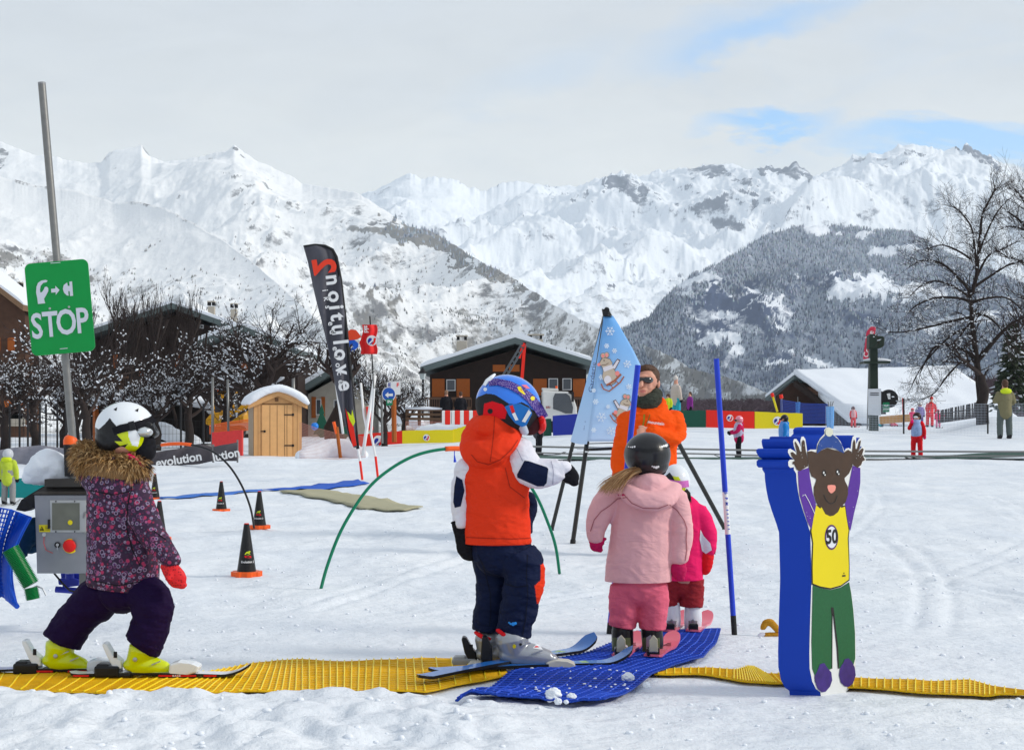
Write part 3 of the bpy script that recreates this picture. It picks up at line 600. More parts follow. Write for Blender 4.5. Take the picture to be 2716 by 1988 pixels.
def patch(name, poly, target, mt, parent, off=0.0022, step=None, label=None, thick=0.0):
 """a sewn-on / printed patch that lies on the surface of target (polygon in px)"""
 me = target.data; c, M = world_centres(target)
 bvh = BVHTree.FromPolygons([M @ v.co for v in me.vertices], [tuple(p.vertices) for p in me.polygons])
 xs = [p[0] for p in poly]; ys = [p[1] for p in poly]; step = step or max((max(xs) - min(xs)), (max(ys) - min(ys))) / 14 + .5
 pts = []
 n = len(poly); ring = []
 for i in range(n):
  a, b = Vector(poly[i]), Vector(poly[(i + 1) % n]); k = max(1, int((b - a).length / step))
  for j in range(k): ring.append(a.lerp(b, j / k))
 pts = list(ring); y = min(ys) + step / 2
 while y < max(ys):
  x = min(xs) + step / 2
  while x < max(xs):
   if inpoly(np.array([x]), np.array([y]), poly)[0] and min((Vector((x, y)) - r).length for r in ring) > step * .45: pts.append(Vector((x, y)))
   x += step
  y += step
 m = len(ring)
 vs, es, fs, *_ = delaunay_2d_cdt([Vector((p[0], p[1])) for p in pts], [], [list(range(m))], 1, 1e-4)
 cam0 = Vector((0, 0, CAMH)); V = []; last = None; hits = []
 for v in vs:
  d = (at(v.x, v.y, 10) - cam0).normalized(); h = bvh.ray_cast(cam0, d); hits.append((h[0], d, h[3]))
 good = [h[2] for h in hits if h[0] is not None]
 if not good: return None
 md = sorted(good)[len(good) // 2]
 for v, h in zip(vs, hits):
  if h[0] is None or abs(h[2] - md) > 0.25:
   w = min((k for k in range(len(vs)) if hits[k][0] is not None and abs(hits[k][2] - md) <= 0.25), key=lambda k: (vs[k] - v).length); dist = hits[w][2]
  else: dist = h[2]
  V.append(cam0 + h[1] * (dist - off))
 me2 = bpy.data.meshes.new(name); me2.from_pydata([tuple(v) for v in V], [], [tuple(f) for f in fs]); me2.update()
 bm = bmesh.new(); bm.from_mesh(me2); bmesh.ops.recalc_face_normals(bm, faces=bm.faces)
 if bm.faces and sum(f.normal.y for f in bm.faces) > 0: bmesh.ops.reverse_faces(bm, faces=bm.faces)
 bm.to_mesh(me2); bm.free()
 o = link(name, me2, mt, parent, True)
 if label: o['label'] = label
 return o
def strap(pts, r):
 """outline polygon of a band that follows 2-D points with half width r (number or list)"""
 L_, R_ = [], []; n = len(pts)
 for i in range(n):
  a = Vector(pts[max(i - 1, 0)]); b = Vector(pts[min(i + 1, n - 1)]); t = (b - a).normalized(); nrm = Vector((-t.y, t.x)); rr = r[i] if isinstance(r, (list, tuple)) else r
  p = Vector(pts[i]); L_.append(tuple(p + nrm * rr)); R_.append(tuple(p - nrm * rr))
 return L_ + R_[::-1]
def ellipse(cx, cy, rx, ry, n=20, ang=0):
 a = radians(ang); return [(cx + rx * cos(t) * cos(a) - ry * sin(t) * sin(a), cy + rx * cos(t) * sin(a) + ry * sin(t) * cos(a)) for t in [2 * pi * i / n for i in range(n)]]
def text_mesh(txt, size, extr=0.0, bold=0.0, align='CENTER', spacing=1.0):
 cu = bpy.data.curves.new('t', 'FONT'); cu.body = txt; cu.size = size; cu.align_x = align; cu.align_y = 'CENTER'; cu.extrude = extr; cu.offset = bold; cu.resolution_u = 3; cu.space_character = spacing
 o = bpy.data.objects.new('t', cu); COL.objects.link(o); dg = bpy.context.evaluated_depsgraph_get()
 me = bpy.data.meshes.new_from_object(o.evaluated_get(dg)); bpy.data.objects.remove(o); bpy.data.curves.remove(cu); return me
def put_text(name, txt, size, mt, parent, P, ax, ay, extr=0.001, bold=0.0, spacing=1.0, scale_x=1.0, align='CENTER'):
 """text in the plane (ax, ay) centred at P (world)"""
 me = text_mesh(txt, size, extr, bold, align, spacing); ax = Vector(ax).normalized(); ay = Vector(ay); ay = (ay - ax * ay.dot(ax)).normalized(); az_ = ax.cross(ay)
 M = Matrix((ax * scale_x, ay, az_)).transposed().to_4x4(); M.translation = Vector(P); me.transform(M); return link(name, me, mt, parent)
def surf_bits(n, fn): return [fn(i) for i in range(n)]
# ski : built in ground coordinates
def ski(name, label, tail, front, width, tip_len, tip_h, mt_top, mt_base, group=None, thick=0.012, tail_round=True, lift=0.004, deco=None, tip_w=1.15, waist=.86):
 """tail, front: ground points (world) of tail end and of the point where the shovel leaves the snow"""
 a = Vector(tail); b = Vector(front); d = b - a; L = d.length; t = d.normalized(); s = Vector((t.y, -t.x, 0)).normalized(); up = s.cross(t).normalized()
 if up.z < 0: up = -up
 root = thing(name, label, 'ski', tuple(a.lerp(b, .5)), group)
 tot = L + tip_len; n = 46; top = [];
 prof = []
 for i in range(n + 1):
  x = tot * i / n; h = 0.0
  if x > L: q = (x - L) / tip_len; h = tip_h * (q ** 1.8); xx = L + tip_len * (q - 0.12 * q * q)
  else: xx = x; h = 0.006 * sin(pi * x / L)
  if x < 0.04: h += 0.008 * (1 - x / 0.04)
  u = x / tot; wd = width * (waist + (1 - waist) * abs(2 * u - 1) ** 1.6) * (1.0 if u < .5 else 1 + (tip_w - 1) * sst(.5, .9, u))
  e = min(1, x / (width * .35)); wd *= sqrt(max(0.0, 1 - (1 - e) ** 2)) * .75 + .25 * (e > 0) if e < 1 else 1
  e2 = (tot - x) / (width * .75)
  if e2 < 1: wd *= sqrt(max(0.0, 1 - (1 - e2) ** 2)) * .97 + .03
  prof.append((xx, float(wd), h))
 mb = MB(); rows = []
 for xx, wd, h in prof:
  c = a + t * xx + up * (h + lift)
  rows.append([c - s * wd / 2, c - s * wd * .25 + up * .0, c + s * wd * .25, c + s * wd / 2])
 tp = [[p + up * thick for p in r] for r in rows]
 mb.grid(tp, 0); mb.grid([r[::-1] for r in rows], 1)
 for r0, r1, q0, q1 in zip(rows[:-1], rows[1:], tp[:-1], tp[1:]):
  mb.add([r0[0], r1[0], q1[0], q0[0]], [(0, 1, 2, 3)], 1); mb.add([r0[3], q0[3], q1[3], r1[3]], [(0, 1, 2, 3)], 1)
 for r, q in ((rows[0], tp[0]), (rows[-1], tp[-1])): mb.add([r[0], r[3], q[3], q[0]], [(0, 1, 2, 3)], 1)
 o = mb.build('ski_blade', [mt_top, mt_base], root); auto_smooth(o, 30)
 root['axis'] = list(t)
 return root, (a, t, s, up, L)
# FOREGROUND PEOPLE
def body_core(parent, Y, head, chains, skin_extra=None):
 """one continuous body: head, neck, trunk and limbs (mostly under the clothes). head = (px, py, dy, rx, rz)"""
 mb = MB()
 h = at(head[0], head[1], Y + head[2]); k = (Y + head[2]) / F
 mb.ball(h, (head[3] * k, head[3] * 1.08 * k, head[4] * k), 24, 18)
 for pts, s in chains: chain(mb, pts, Y, .85, 14, scale=s)
 return solid('body', M_SKIN, parent, mb, 0.008, 3)
def boot(name, parent, Y, toe, heel, top, mt, w=26, hs=1.0, label=None, buckles=2, solemt=None):
 """ski boot seen from the side: heel, toe = (px, py_bottom), top = (px, py, r)"""
 mb = MB(); L = toe[0] - heel[0]; by = (heel[1] + toe[1]) / 2; r = w
 chain(mb, [(heel[0] + L * .16, heel[1] - r * .9, 0, r * .95), (heel[0] + L * .30, by - r * 1.0, 0, r * 1.05), (heel[0] + L * .55, by - r * .85, 0, r * .95), (toe[0] - L * .14, toe[1] - r * .62, 0, r * .62)], Y, .95)
 chain(mb, [(heel[0] + L * .22, by - r * .9, 0, r * 1.0), (heel[0] + L * .25, (by + top[1]) / 2, 0, r * 1.08), (top[0], top[1], 0, top[2])], Y, .95)
 o = solid(name, mt, parent, mb, 0.004, 4)
 if label: o['label'] = label
 k = Y / F; s = MB(); c = at((heel[0] + toe[0]) / 2, by - 3, Y); a_ = atan2(-(toe[1] - heel[1]), L)
 s.box(c, (abs(L) * .97 * k, w * 1.25 * k, 8 * k), Euler((0, -a_, 0)).to_matrix())
 so_ = bevel(s.build('sole', solemt or M_BLACKP, o), .002)
 b = MB()
 for i in range(buckles):
  x = heel[0] + L * (.42 + .2 * i); y = by - r * (1.75 - .62 * i)
  b.bar(at(x - L * .07, y + 5, Y - w * .98 * k), at(x + L * .1, y - 4, Y - w * .9 * k), .010, .004)
 b.build('buckle', M_STEEL, o); return o
def binding(ski_root, Y, hx, tx, by, mt_lever, mt_toe, lever_h=60, mt_heel=None, lean=-28):
 """alpine binding: heel block with lever and toe piece (px positions)"""
 k = Y / F; mt_heel = mt_heel or M_BLACKP
 mb = MB(); mb.box(at(hx - 18, by - 18, Y), (66 * k, 48 * k, 30 * k)); mb.box(at(hx + 12, by - 8, Y), (70 * k, 40 * k, 14 * k)); mb.box(at(hx - 30, by - 30, Y), (34 * k, 40 * k, 16 * k))
 h = bevel(mb.build('heel_piece', mt_heel, ski_root), 6 * k, 3)
 mb = MB();
 prof = [(hx + 16, by - 22), (hx - 8, by - 26), (hx - 18, by - 45), (hx + lean - 8, by - lever_h - 22), (hx + lean - 6, by - lever_h - 30), (hx + lean + 4, by - lever_h - 28), (hx + lean + 20, by - lever_h), (hx + 14, by - 44)]
 mb.poly([at(x, y, Y - 17 * k) for x, y in prof], Vector((0, 34 * k, 0))); lv = bevel(mb.build('lever', mt_lever, ski_root), 4 * k, 3)
 b = MB(); b.box(at(hx, by - 60, Y - 18.5 * k), (9 * k, 2 * k, 16 * k)); b.build('lever_mark', M_BLACKM, lv)
 mb = MB(); mb.box(at(tx + 8, by - 8, Y), (90 * k, 42 * k, 13 * k)); t0 = bevel(mb.build('toe_plate', M_BLACKP, ski_root), 3 * k, 2)
 mb = MB(); mb.poly([at(x, y, Y - 24 * k) for x, y in [(tx - 24, by - 10), (tx - 22, by - 34), (tx, by - 40), (tx + 40, by - 36), (tx + 58, by - 28), (tx + 52, by - 12), (tx + 30, by - 6)]], Vector((0, 48 * k, 0)))
 bevel(mb.build('toe_piece', mt_toe, ski_root), 6 * k, 3)
def hem(o, r, p, tilt=0.0):
 bm = bmesh.new(); bm.from_mesh(o.data); M = Matrix.Translation(r.location)
 bmesh.ops.bisect_plane(bm, geom=bm.verts[:] + bm.edges[:] + bm.faces[:], plane_co=M.inverted() @ Vector(p), plane_no=Vector((tilt, 0, -1)), clear_outer=True)
 bmesh.ops.holes_fill(bm, edges=[e for e in bm.edges if e.is_boundary], sides=0); bm.to_mesh(o.data); bm.free()
def mitten(name, parent, Y, pts, thumb, mt, flat=.7, label=None, cuff=None, fingers=False):
 mb = MB(); chain(mb, pts, Y, flat); chain(mb, thumb, Y, flat)
 o = solid(name, mt, parent, mb, 0.004, 3, .003, 30)
 if label: o['label'] = label
 return o
def fur(name, parent, centre, rad, n, length, mt, seed=1, squash=0.25):
 """thick ring of fur: many tapered locks"""
 R = np.random.RandomState(seed); V = []; Fc = []
 for i in range(n):
  a = R.rand() * 2 * pi; b = R.uniform(-.95, 1.0) * pi * .5
  d = Vector((cos(a) * cos(b), sin(a) * cos(b), sin(b)))
  p = Vector(centre) + Vector((d.x * rad[0], d.y * rad[1], d.z * rad[2]))
  L_ = length * R.uniform(.5, 1.15); g = (d * .7 + Vector((R.uniform(-.5, .5), R.uniform(-.5, .5), R.uniform(-1.0, .15)))).normalized()
  s = g.cross(Vector(R.uniform(-1, 1, 3))).normalized(); w = R.uniform(.0012, .0026)
  q = p + g * L_ * .5; e = p + g * L_ + Vector((0, 0, -L_ * .35)); j = len(V)
  V += [tuple(p - s * w), tuple(p + s * w), tuple(q + s * w * .8), tuple(q - s * w * .8), tuple(e)]; Fc += [(j, j + 1, j + 2, j + 3), (j + 3, j + 2, j + 4)]
 me = bpy.data.meshes.new(name); me.from_pydata(V, [], Fc); me.update(); return link(name, me, mt, parent)
def fur_mat(nm='fur_trim', c0=(.10, .05, .02), c1=(.38, .20, .06), c2=(.62, .42, .20)):
 m, N, L, B = nodes_of(nm); g = N.new('ShaderNodeNewGeometry'); cr = N.new('ShaderNodeValToRGB'); e = cr.color_ramp.elements
 e[0].color = (*c0, 1); e[1].color = (*c2, 1); k = e.new(.5); k.color = (*c1, 1)
 L.new(g.outputs['Random Per Island'], cr.inputs[0]); L.new(cr.outputs[0], B.inputs['Base Color']); B.inputs['Roughness'].default_value = .6; return m
M_FUR = fur_mat()
# child in the printed jacket (left)
def child_print():
 Y = 5.82
 r = thing('person', 'child in dark floral jacket with fur hood and lime ski boots', 'child', tuple(at(300, 1790, Y)))
 arm = [(350, 1300, -.045, 44), (382, 1370, -.08, 40), (404, 1418, -.10, 37), (432, 1455, -.11, 31), (456, 1486, -.115, 26)]
 arm2 = [(300, 1300, .07, 38), (330, 1380, .10, 32), (372, 1440, .10, 28), (400, 1478, .08, 24)]
 torso = [(300, 1232, .01, 58), (312, 1280, 0, 80), (318, 1340, 0, 88), (314, 1400, 0, 84), (314, 1460, 0, 84), (322, 1535, 0, 94)]
 leg_r = [(292, 1560, .03, 50), (262, 1585, .035, 58), (208, 1635, .045, 52), (178, 1675, .05, 52), (165, 1700, .05, 53)]
 leg_f = [(360, 1562, -.02, 48), (402, 1590, -.04, 56), (402, 1640, -.045, 55), (388, 1690, -.05, 52), (376, 1712, -.05, 51)]
 body_core(r, Y, (334, 1145, 0, 56, 66), [([(322, 1190, 0, 34), (312, 1260, 0, 45), (318, 1380, 0, 75), (322, 1530, 0, 78)], .85), (arm, .6), (arm2, .6), (leg_r + [(172, 1745, .05, 26)], .6), (leg_f + [(384, 1750, -.05, 26)], .6)])
 mb = MB(); chain(mb, torso, Y, .74); chain(mb, arm, Y, .85); chain(mb, arm2, Y, .85)
 chain(mb, [(232, 1262, 0, 26), (262, 1282, -.05, 36), (310, 1290, -.06, 38), (370, 1276, -.03, 28)], Y, .9)
 chain(mb, [(355, 1420, 0, 50), (368, 1480, -.0, 54), (362, 1540, 0, 60)], Y, .95)
 jk = solid('jacket', M_PRINT, r, mb, 0.006, 4, .005, 11, 3)
 bm = bmesh.new(); bm.from_mesh(jk.data); M = Matrix.Translation(r.location); p0 = M.inverted() @ at(322, 1562, Y)
 bmesh.ops.bisect_plane(bm, geom=bm.verts[:] + bm.edges[:] + bm.faces[:], plane_co=p0, plane_no=Vector((-.12, 0, -1)), clear_outer=True); bmesh.ops.holes_fill(bm, edges=[e for e in bm.edges if e.is_boundary], sides=0); bm.to_mesh(jk.data); bm.free()
 patch('cuff', strap([(424, 1484), (462, 1456)], 5), jk, M_BLACKC, r, off=.002) if False else None
 for pl in ([(350, 1290), (338, 1340), (336, 1400), (352, 1460), (372, 1500)], [(238, 1300), (300, 1312), (345, 1302)], [(405, 1405), (440, 1430)], [(250, 1540), (310, 1552), (380, 1540)]): patch('seam', strap(pl, 1.3), jk, M_BLACKC, jk, .0025, 4)
 mb = MB(); chain(mb, [(330, 1575, 0, 70), (326, 1545, 0, 66)], Y, .8); chain(mb, leg_r, Y, .9, caps=False); chain(mb, leg_f, Y, .9, caps=False)
 solid('trousers', M_PURPLE, r, mb, 0.005, 2, .011, 8, 5)
 mb = MB(); chain(mb, [(228, 1208, .03, 26), (250, 1238, -.03, 34), (300, 1252, -.06, 34), (355, 1250, -.05, 28), (378, 1232, -.01, 22)], Y, .9); chain(mb, [(232, 1205, .05, 26), (290, 1215, .09, 30), (360, 1225, .05, 24)], Y, .9)
 hood = solid('fur_trim', M_FUR, r, mb, 0.007, 3)
 for cx, cy, dy, rx, rz in ((245, 1220, .0, 38, 38), (295, 1236, -.03, 60, 36), (350, 1240, -.03, 38, 30), (225, 1205, .04, 24, 26), (300, 1218, .06, 72, 26)):
  c = at(cx, cy, Y + dy); k = Y / F; fur('fur_lock', hood, c, (rx * k, .062, rz * k), 2300, .044, M_FUR, seed=cx)
 k = Y / F; mb = MB(); mb.ball(at(332, 1135, Y), (78 * k, 66 * k * 1.02, 70 * k), 40, 30); mb.ball(at(302, 1160, Y), (48 * k, 56 * k, 44 * k), 30, 20); mb.ball(at(352, 1170, Y), (42 * k, 54 * k, 32 * k), 30, 20)
 h = link('helmet', fuse(mb, 0.0028, 5), [M_WHITEP, M_BLACKP, M_LIME, M_BLACKM], r, True)
 low = [(245, 1128), (262, 1138), (278, 1124), (291, 1108), (313, 1136), (345, 1130), (378, 1120), (425, 1104), (430, 1300), (240, 1300)]
 paint(h, [(1, lambda px, py, c, no: inpoly(px, py, low) | (inpoly(px, py, low) & (no[:, 1] > 0)))])
 paint(h, [(2, [(308, 1150), (322, 1141), (344, 1136), (352, 1150), (382, 1160), (378, 1178), (368, 1194), (345, 1202), (318, 1198), (312, 1190), (330, 1188), (340, 1176), (318, 1182), (304, 1170), (326, 1170)]), (0, [(338, 1138), (360, 1140), (372, 1158), (366, 1184), (350, 1180), (342, 1160)])])
 patch('vent', [(301, 1085), (311, 1079), (309, 1089), (305, 1088)], h, M_BLACKM, h, .001); patch('vent', [(357, 1088), (368, 1082), (366, 1092)], h, M_BLACKM, h, .001)
 st = patch('goggle_strap', strap([(300, 1144), (322, 1136), (360, 1128), (398, 1116), (410, 1108)], [10, 11, 10, 10, 10]), h, M_BLACKC, r, .006)
 mb = MB(); mb.box(at(350, 1129, Y - .098), (16 * k, .006, 24 * k), Euler((0, radians(-14), 0)).to_matrix()); bevel(mb.build('strap_buckle', M_BLACKP, st), .002)
 mb = MB(); chain(mb, [(392, 1128, -.055, 14), (402, 1150, -.03, 15), (408, 1150, .03, 15), (396, 1128, .06, 14)], Y, .6)
 g = link('goggles', fuse(mb, .003, 3), [M_BLACKP], r, True)
 mb = MB(); mb.ball(at(382, 1143, Y - .03), (30 * k, .055, 17 * k), 24, 16); mb.build('goggle_lens', mat('mirror_lens', (.62, .66, .68), .12, metal=.5, var=.1), g, True)
 mb = MB(); chain(mb, [(388, 1165, -.01, 24), (384, 1195, -.01, 30), (378, 1222, -.01, 22), (388, 1238, -.03, 16)], Y, .95)
 solid('face_mask', M_BLACKC, r, mb, .005, 3, .003, 30)
 mb = MB(); chain(mb, [(340, 1207, -.055, 7), (362, 1222, -.06, 8), (376, 1236, -.05, 7)], Y, .9); solid('collar', M_HOTPINK, r, mb, .003, 2)
 mt = mat('red_dotted_mitten', (.72, .015, .02), .55, var=.05)
 dots_on(mt, 95, (.36, .006, .012))
 mitten('mitten', r, Y, [(446, 1500, -.115, 22), (460, 1520, -.12, 25), (472, 1538, -.12, 25), (480, 1550, -.12, 17)], [(452, 1520, -.14, 10), (446, 1535, -.15, 9)], mt, .62)
 mitten('mitten', r, Y, [(404, 1480, .08, 18), (408, 1488, .08, 14)], [(410, 1480, .08, 8), (406, 1486, .08, 8)], M_ORP, .7)
 boot('ski_boot', r, Y + .05, (243, 1780), (116, 1774), (160, 1712, 40), M_LIME, 27)
 boot('ski_boot', r, Y - .05, (462, 1788), (330, 1786), (380, 1722, 40), M_LIME, 27)
 for x, y, yy in ((147, 1739, Y + .0), (358, 1748, Y - .10)): mb = MB(); mb.ball(at(x, y, yy), (6 * k, .004, 6 * k), 12, 8); mb.build('rivet', M_STEEL, r)
 mtop = mat('white_ski_topsheet', (.72, .73, .76), .3, var=.08, coat=.4)
 for lab, tl, fr, dy, hx, tx, by in (('white and red ski under the child\'s forward boot', (184, 1805), (590, 1806), -.05, 306, 470, 1795), ('white ski under the child\'s rear boot, its tail out of frame', (-30, 1797), (330, 1797), .05, 92, 252, 1788)):
  a = at(tl[0], 0, Y + dy); b = at(fr[0], 0, Y + dy); z = 0.021
  sk, ax = ski('ski', lab, (a.x, Y + dy, z), (b.x, Y + dy, z), .066, .13, .040, mtop, M_BLACKP, 'skis of the child in the floral jacket', .010)
  binding(sk, Y + dy, hx, tx, by, M_WHITEP, M_WHITEP, 62)
  Yk = Y + dy - .034;
  for x0, x1, m_ in ((420, 520, 0), (540, 574, 0), (194, 236, 0)) if dy < 0 else ((60, 140, 0), (180, 230, 0)): bx_ = MB(); bx_.box(at((x0 + x1) / 2, HZ + F * (CAMH - z - .0085) / Yk, Yk), ((x1 - x0) * Yk / F, .002, .007)); bx_.build('ski_decal', M_REDP, sk)
  if dy < 0: put_text('ski_lettering', 'RACE', .011, M_WHITEP, sk, at(468, HZ + F * (CAMH - z - .0085) / Yk, Yk - .002), (1, 0, 0), (0, 0, 1), .0003, .0003, 1.3)
def dots_on(m, scale, col):
 N = m.node_tree.nodes; L = m.node_tree.links; B = N['Principled BSDF']; src = B.inputs['Base Color'].links[0].from_socket
 tc = N.new('ShaderNodeTexCoord'); mp = N.new('ShaderNodeMapping'); mp.inputs['Scale'].default_value = (1, .6, 1); L.new(tc.outputs['Object'], mp.inputs[0]); v = N.new('ShaderNodeTexVoronoi'); v.inputs['Scale'].default_value = scale; v.inputs['Randomness'].default_value = .5; L.new(mp.outputs[0], v.inputs['Vector'])
 c = N.new('ShaderNodeValToRGB'); c.color_ramp.interpolation = 'CONSTANT'; c.color_ramp.elements[0].color = (1, 1, 1, 1); c.color_ramp.elements[1].position = .32; c.color_ramp.elements[1].color = (0, 0, 0, 1); L.new(v.outputs['Distance'], c.inputs[0])
 x = N.new('ShaderNodeMix'); x.data_type = 'RGBA'; L.new(c.outputs[0], x.inputs[0]); L.new(src, x.inputs[6]); x.inputs[7].default_value = (*col, 1); L.new(x.outputs[2], B.inputs['Base Color'])
child_print()
# boy in the orange vest
def boy_vest():
 Y = 6.02; k = Y / F
 r = thing('person', 'child in orange-red hooded vest, blue helmet and navy trousers pointing with a black mitten', 'child', tuple(at(1340, 1775, Y)))
 armR = [(1372, 1182, -.02, 38), (1384, 1220, -.05, 43), (1412, 1252, -.07, 41), (1452, 1254, -.08, 38), (1488, 1240, -.08, 29)]
 armL = [(1240, 1235, -.02, 32), (1224, 1290, -.01, 27), (1222, 1350, .0, 25), (1224, 1388, .0, 22)]
 legL = [(1300, 1465, .06, 52), (1308, 1540, .07, 45), (1300, 1610, .07, 43), (1294, 1672, .07, 41)]
 legR = [(1368, 1475, -.02, 58), (1392, 1520, -.035, 56), (1382, 1580, -.04, 50), (1368, 1640, -.04, 47), (1362, 1684, -.04, 47)]
 torso = [(1310, 1150, 0, 60), (1312, 1200, 0, 78), (1314, 1260, 0, 92), (1318, 1330, 0, 86), (1320, 1400, 0, 88), (1322, 1440, 0, 89)]
 body_core(r, Y, (1352, 1080, 0, 60, 66), [([(1335, 1130, 0, 34), (1312, 1200, 0, 50), (1318, 1330, 0, 75), (1330, 1450, 0, 66)], .8), (armR, .6), (armL, .6), (legL + [(1296, 1720, .07, 28)], .6), (legR + [(1360, 1730, -.04, 30)], .6)])
 mb = MB(); chain(mb, armR, Y, .9); chain(mb, armL, Y, .9); chain(mb, [(1330, 1200, .02, 60), (1330, 1300, .04, 62)], Y, .7)
 j = solid('jacket', [M_WHITEC, M_NAVY], r, mb, .0045, 4, .006, 12, 9);
 patch('elbow_patch', [(1391, 1221), (1402, 1222), (1450, 1238), (1454, 1242), (1450, 1280), (1442, 1289), (1425, 1289), (1372, 1266), (1371, 1258)], j, M_NAVY, j, .003)
 patch('elbow_patch', [(1210, 1262), (1226, 1272), (1232, 1300), (1222, 1342), (1206, 1346), (1202, 1330), (1205, 1290)], j, M_NAVY, j, .003)
 mb = MB(); chain(mb, [(1398, 1318, .05, 22), (1404, 1350, .06, 22), (1396, 1380, .05, 20), (1402, 1408, .03, 12)], Y, .8); solid('jacket_front', M_NAVY, r, mb, .005, 3, .004)
 mb = MB(); chain(mb, torso, Y, .74)
 chain(mb, [(1258, 1150, .02, 34), (1262, 1195, -.05, 42), (1300, 1200, -.09, 44), (1340, 1170, -.07, 38), (1362, 1150, .0, 26)], Y, .9)
 chain(mb, [(1262, 1130, .02, 28), (1300, 1130, -.07, 32), (1345, 1140, -.05, 28)], Y, .9)
 v = solid('vest', M_ORVEST, r, mb,   .006, 4, .006, 9, 2)
 bm = bmesh.new(); bm.from_mesh(v.data); M = Matrix.Translation(r.location)
 bmesh.ops.bisect_plane(bm, geom=bm.verts[:] + bm.edges[:] + bm.faces[:], plane_co=M.inverted() @ at(1322, 1441, Y), plane_no=Vector((0, 0, -1)), clear_outer=True); bmesh.ops.holes_fill(bm, edges=[e for e in bm.edges if e.is_boundary], sides=0); bm.to_mesh(v.data); bm.free()
 mb = MB(); chain(mb, [(1334, 1475, 0, 78), (1326, 1432, 0, 79)], Y, .74); chain(mb, legL, Y, .9, caps=False); chain(mb, legR, Y, .9, caps=False)
 chain(mb, [(1405, 1478, -.03, 36), (1412, 1520, -.03, 32)], Y, .9); chain(mb, [(1392, 1590, -.04, 38), (1386, 1612, -.04, 42), (1378, 1640, -.04, 40)], Y, .9)
 t = solid('trousers', [M_NAVY, M_ORVEST], r, mb, .0045, 2, .013, 8, 6)
 paint(t, [(1, lambda px, py, c, no: inpoly(px, py, [(1434, 1496), (1470, 1485), (1470, 1560), (1434, 1600), (1424, 1600), (1418, 1552), (1434, 1538)]))])
 sm_ = mat('dark_seam', (.003, .005, .016), .9)
 for pl in ([(1268, 1470), (1282, 1500), (1290, 1530), (1300, 1570), (1302, 1620), (1298, 1660)], [(1340, 1548), (1370, 1556), (1402, 1552)], [(1400, 1470), (1396, 1520), (1400, 1580), (1394, 1640), (1386, 1684)]): patch('seam', strap(pl, 1.2), t, sm_, t, .0025, 4)
 vs_ = mat('vest_seam', (.42, .02, .006), .9)
 for pl in ([(1250, 1205), (1266, 1224), (1296, 1232), (1328, 1218), (1356, 1192), (1374, 1166)], [(1312, 1102), (1310, 1140), (1306, 1180), (1300, 1225)], [(1236, 1424), (1300, 1427), (1360, 1428), (1406, 1426)], [(1340, 1240), (1352, 1290), (1392, 1320)]): patch('seam', strap(pl, 1.2), v, vs_, v, .0025, 4)
 js_ = mat('sleeve_seam', (.40, .40, .50), .9)
 for pl in ([(1360, 1170), (1376, 1200), (1386, 1222)], [(1462, 1222), (1468, 1250), (1466, 1284)]): patch('seam', strap(pl, 1.1), j, js_, j, .0025, 4)
 for (x, y, q) in ((1350, 1650, 2.4), (1354, 1653, 3), (1361, 1654, 5), (1367, 1652, 4)): patch('trouser_logo', ellipse(x, y, q, q, 10), t, mat('logo_blue', (.02, .3, .85), .4) if 'lb' not in C else C['lb'], t, .002, 3)
 for pts in ([(1262, 1676, .05, 6), (1280, 1688, .0, 6), (1300, 1694, .02, 5)], [(1320, 1670, -.08, 6), (1336, 1682, -.095, 6), (1348, 1692, -.09, 4)]): mb = MB(); chain(mb, pts, Y, .8); solid('trouser_lining', M_RED, r, mb, .0035, 2)
 mitten('mitten', r, Y, [(1484, 1236, -.08, 22), (1502, 1248, -.08, 22), (1517, 1268, -.08, 21), (1523, 1280, -.08, 13)], [(1490, 1252, -.10, 9), (1474, 1262, -.11, 8)], M_BLACKC, .6)
 mitten('mitten', r, Y, [(1222, 1388, 0, 25), (1228, 1420, 0, 22), (1236, 1455, 0, 24), (1246, 1476, 0, 17)], [(1214, 1390, -.02, 8), (1202, 1386, -.02, 7)], M_BLACKC, .6)
 mb = MB(); R = Euler((0, radians(20), 0)).to_matrix()
 mb.ball(at(1348, 1074, Y), (88 * k, 72 * k, 80 * k), 44, 32, rot=R); mb.ball(at(1398, 1080, Y), (30 * k, 58 * k, 20 * k), 24, 18, rot=Euler((0, radians(38), 0)).to_matrix())
 h = link('helmet', fuse(mb, .0026, 5), [M_BLUEH, M_BLACKM, M_RED], r, True)
 edge = [(1255, 1066), (1268, 1052), (1290, 1043), (1312, 1046), (1332, 1058), (1350, 1070), (1364, 1072), (1384, 1066), (1400, 1074), (1412, 1086), (1424, 1092), (1436, 1088), (1450, 1200), (1240, 1200)]
 paint(h, [(1, lambda px, py, c, no: inpoly(px, py, edge)), (2, [(1284, 1070), (1306, 1064), (1332, 1072), (1346, 1085), (1340, 1110), (1280, 1110)])])
 patch('helmet_hole', ellipse(1300, 1090, 7, 7), h, M_BLACKM, h, .001)
 sm = mat('starry_strap', (.045, .02, .22), .6, var=.2); dots_on(sm, 230, (.45, .35, .6))
 st = patch('goggle_strap', strap([(1296, 1014), (1320, 1012), (1352, 1020), (1384, 1036), (1410, 1058), (1430, 1084), (1444, 1108)], [9, 9, 10, 11, 12, 13, 12]), h, sm, r, .006)
 for nm, poly, mt in (('strap_motif', [(1372, 1026), (1380, 1024), (1394, 1046), (1390, 1046), (1376, 1036)], M_YELLOW), ('strap_motif', ellipse(1413, 1056, 6, 6, 8), M_YELLOW), ('strap_motif', [(1378, 1030), (1384, 1032), (1388, 1040)], M_REDP)): patch(nm, poly, st, mt, st, .002, 3)
 patch('helmet_emblem', [(1383, 1020), (1396, 1020), (1406, 1030), (1396, 1030)], h, M_PINKSKI, h, .002, 4)
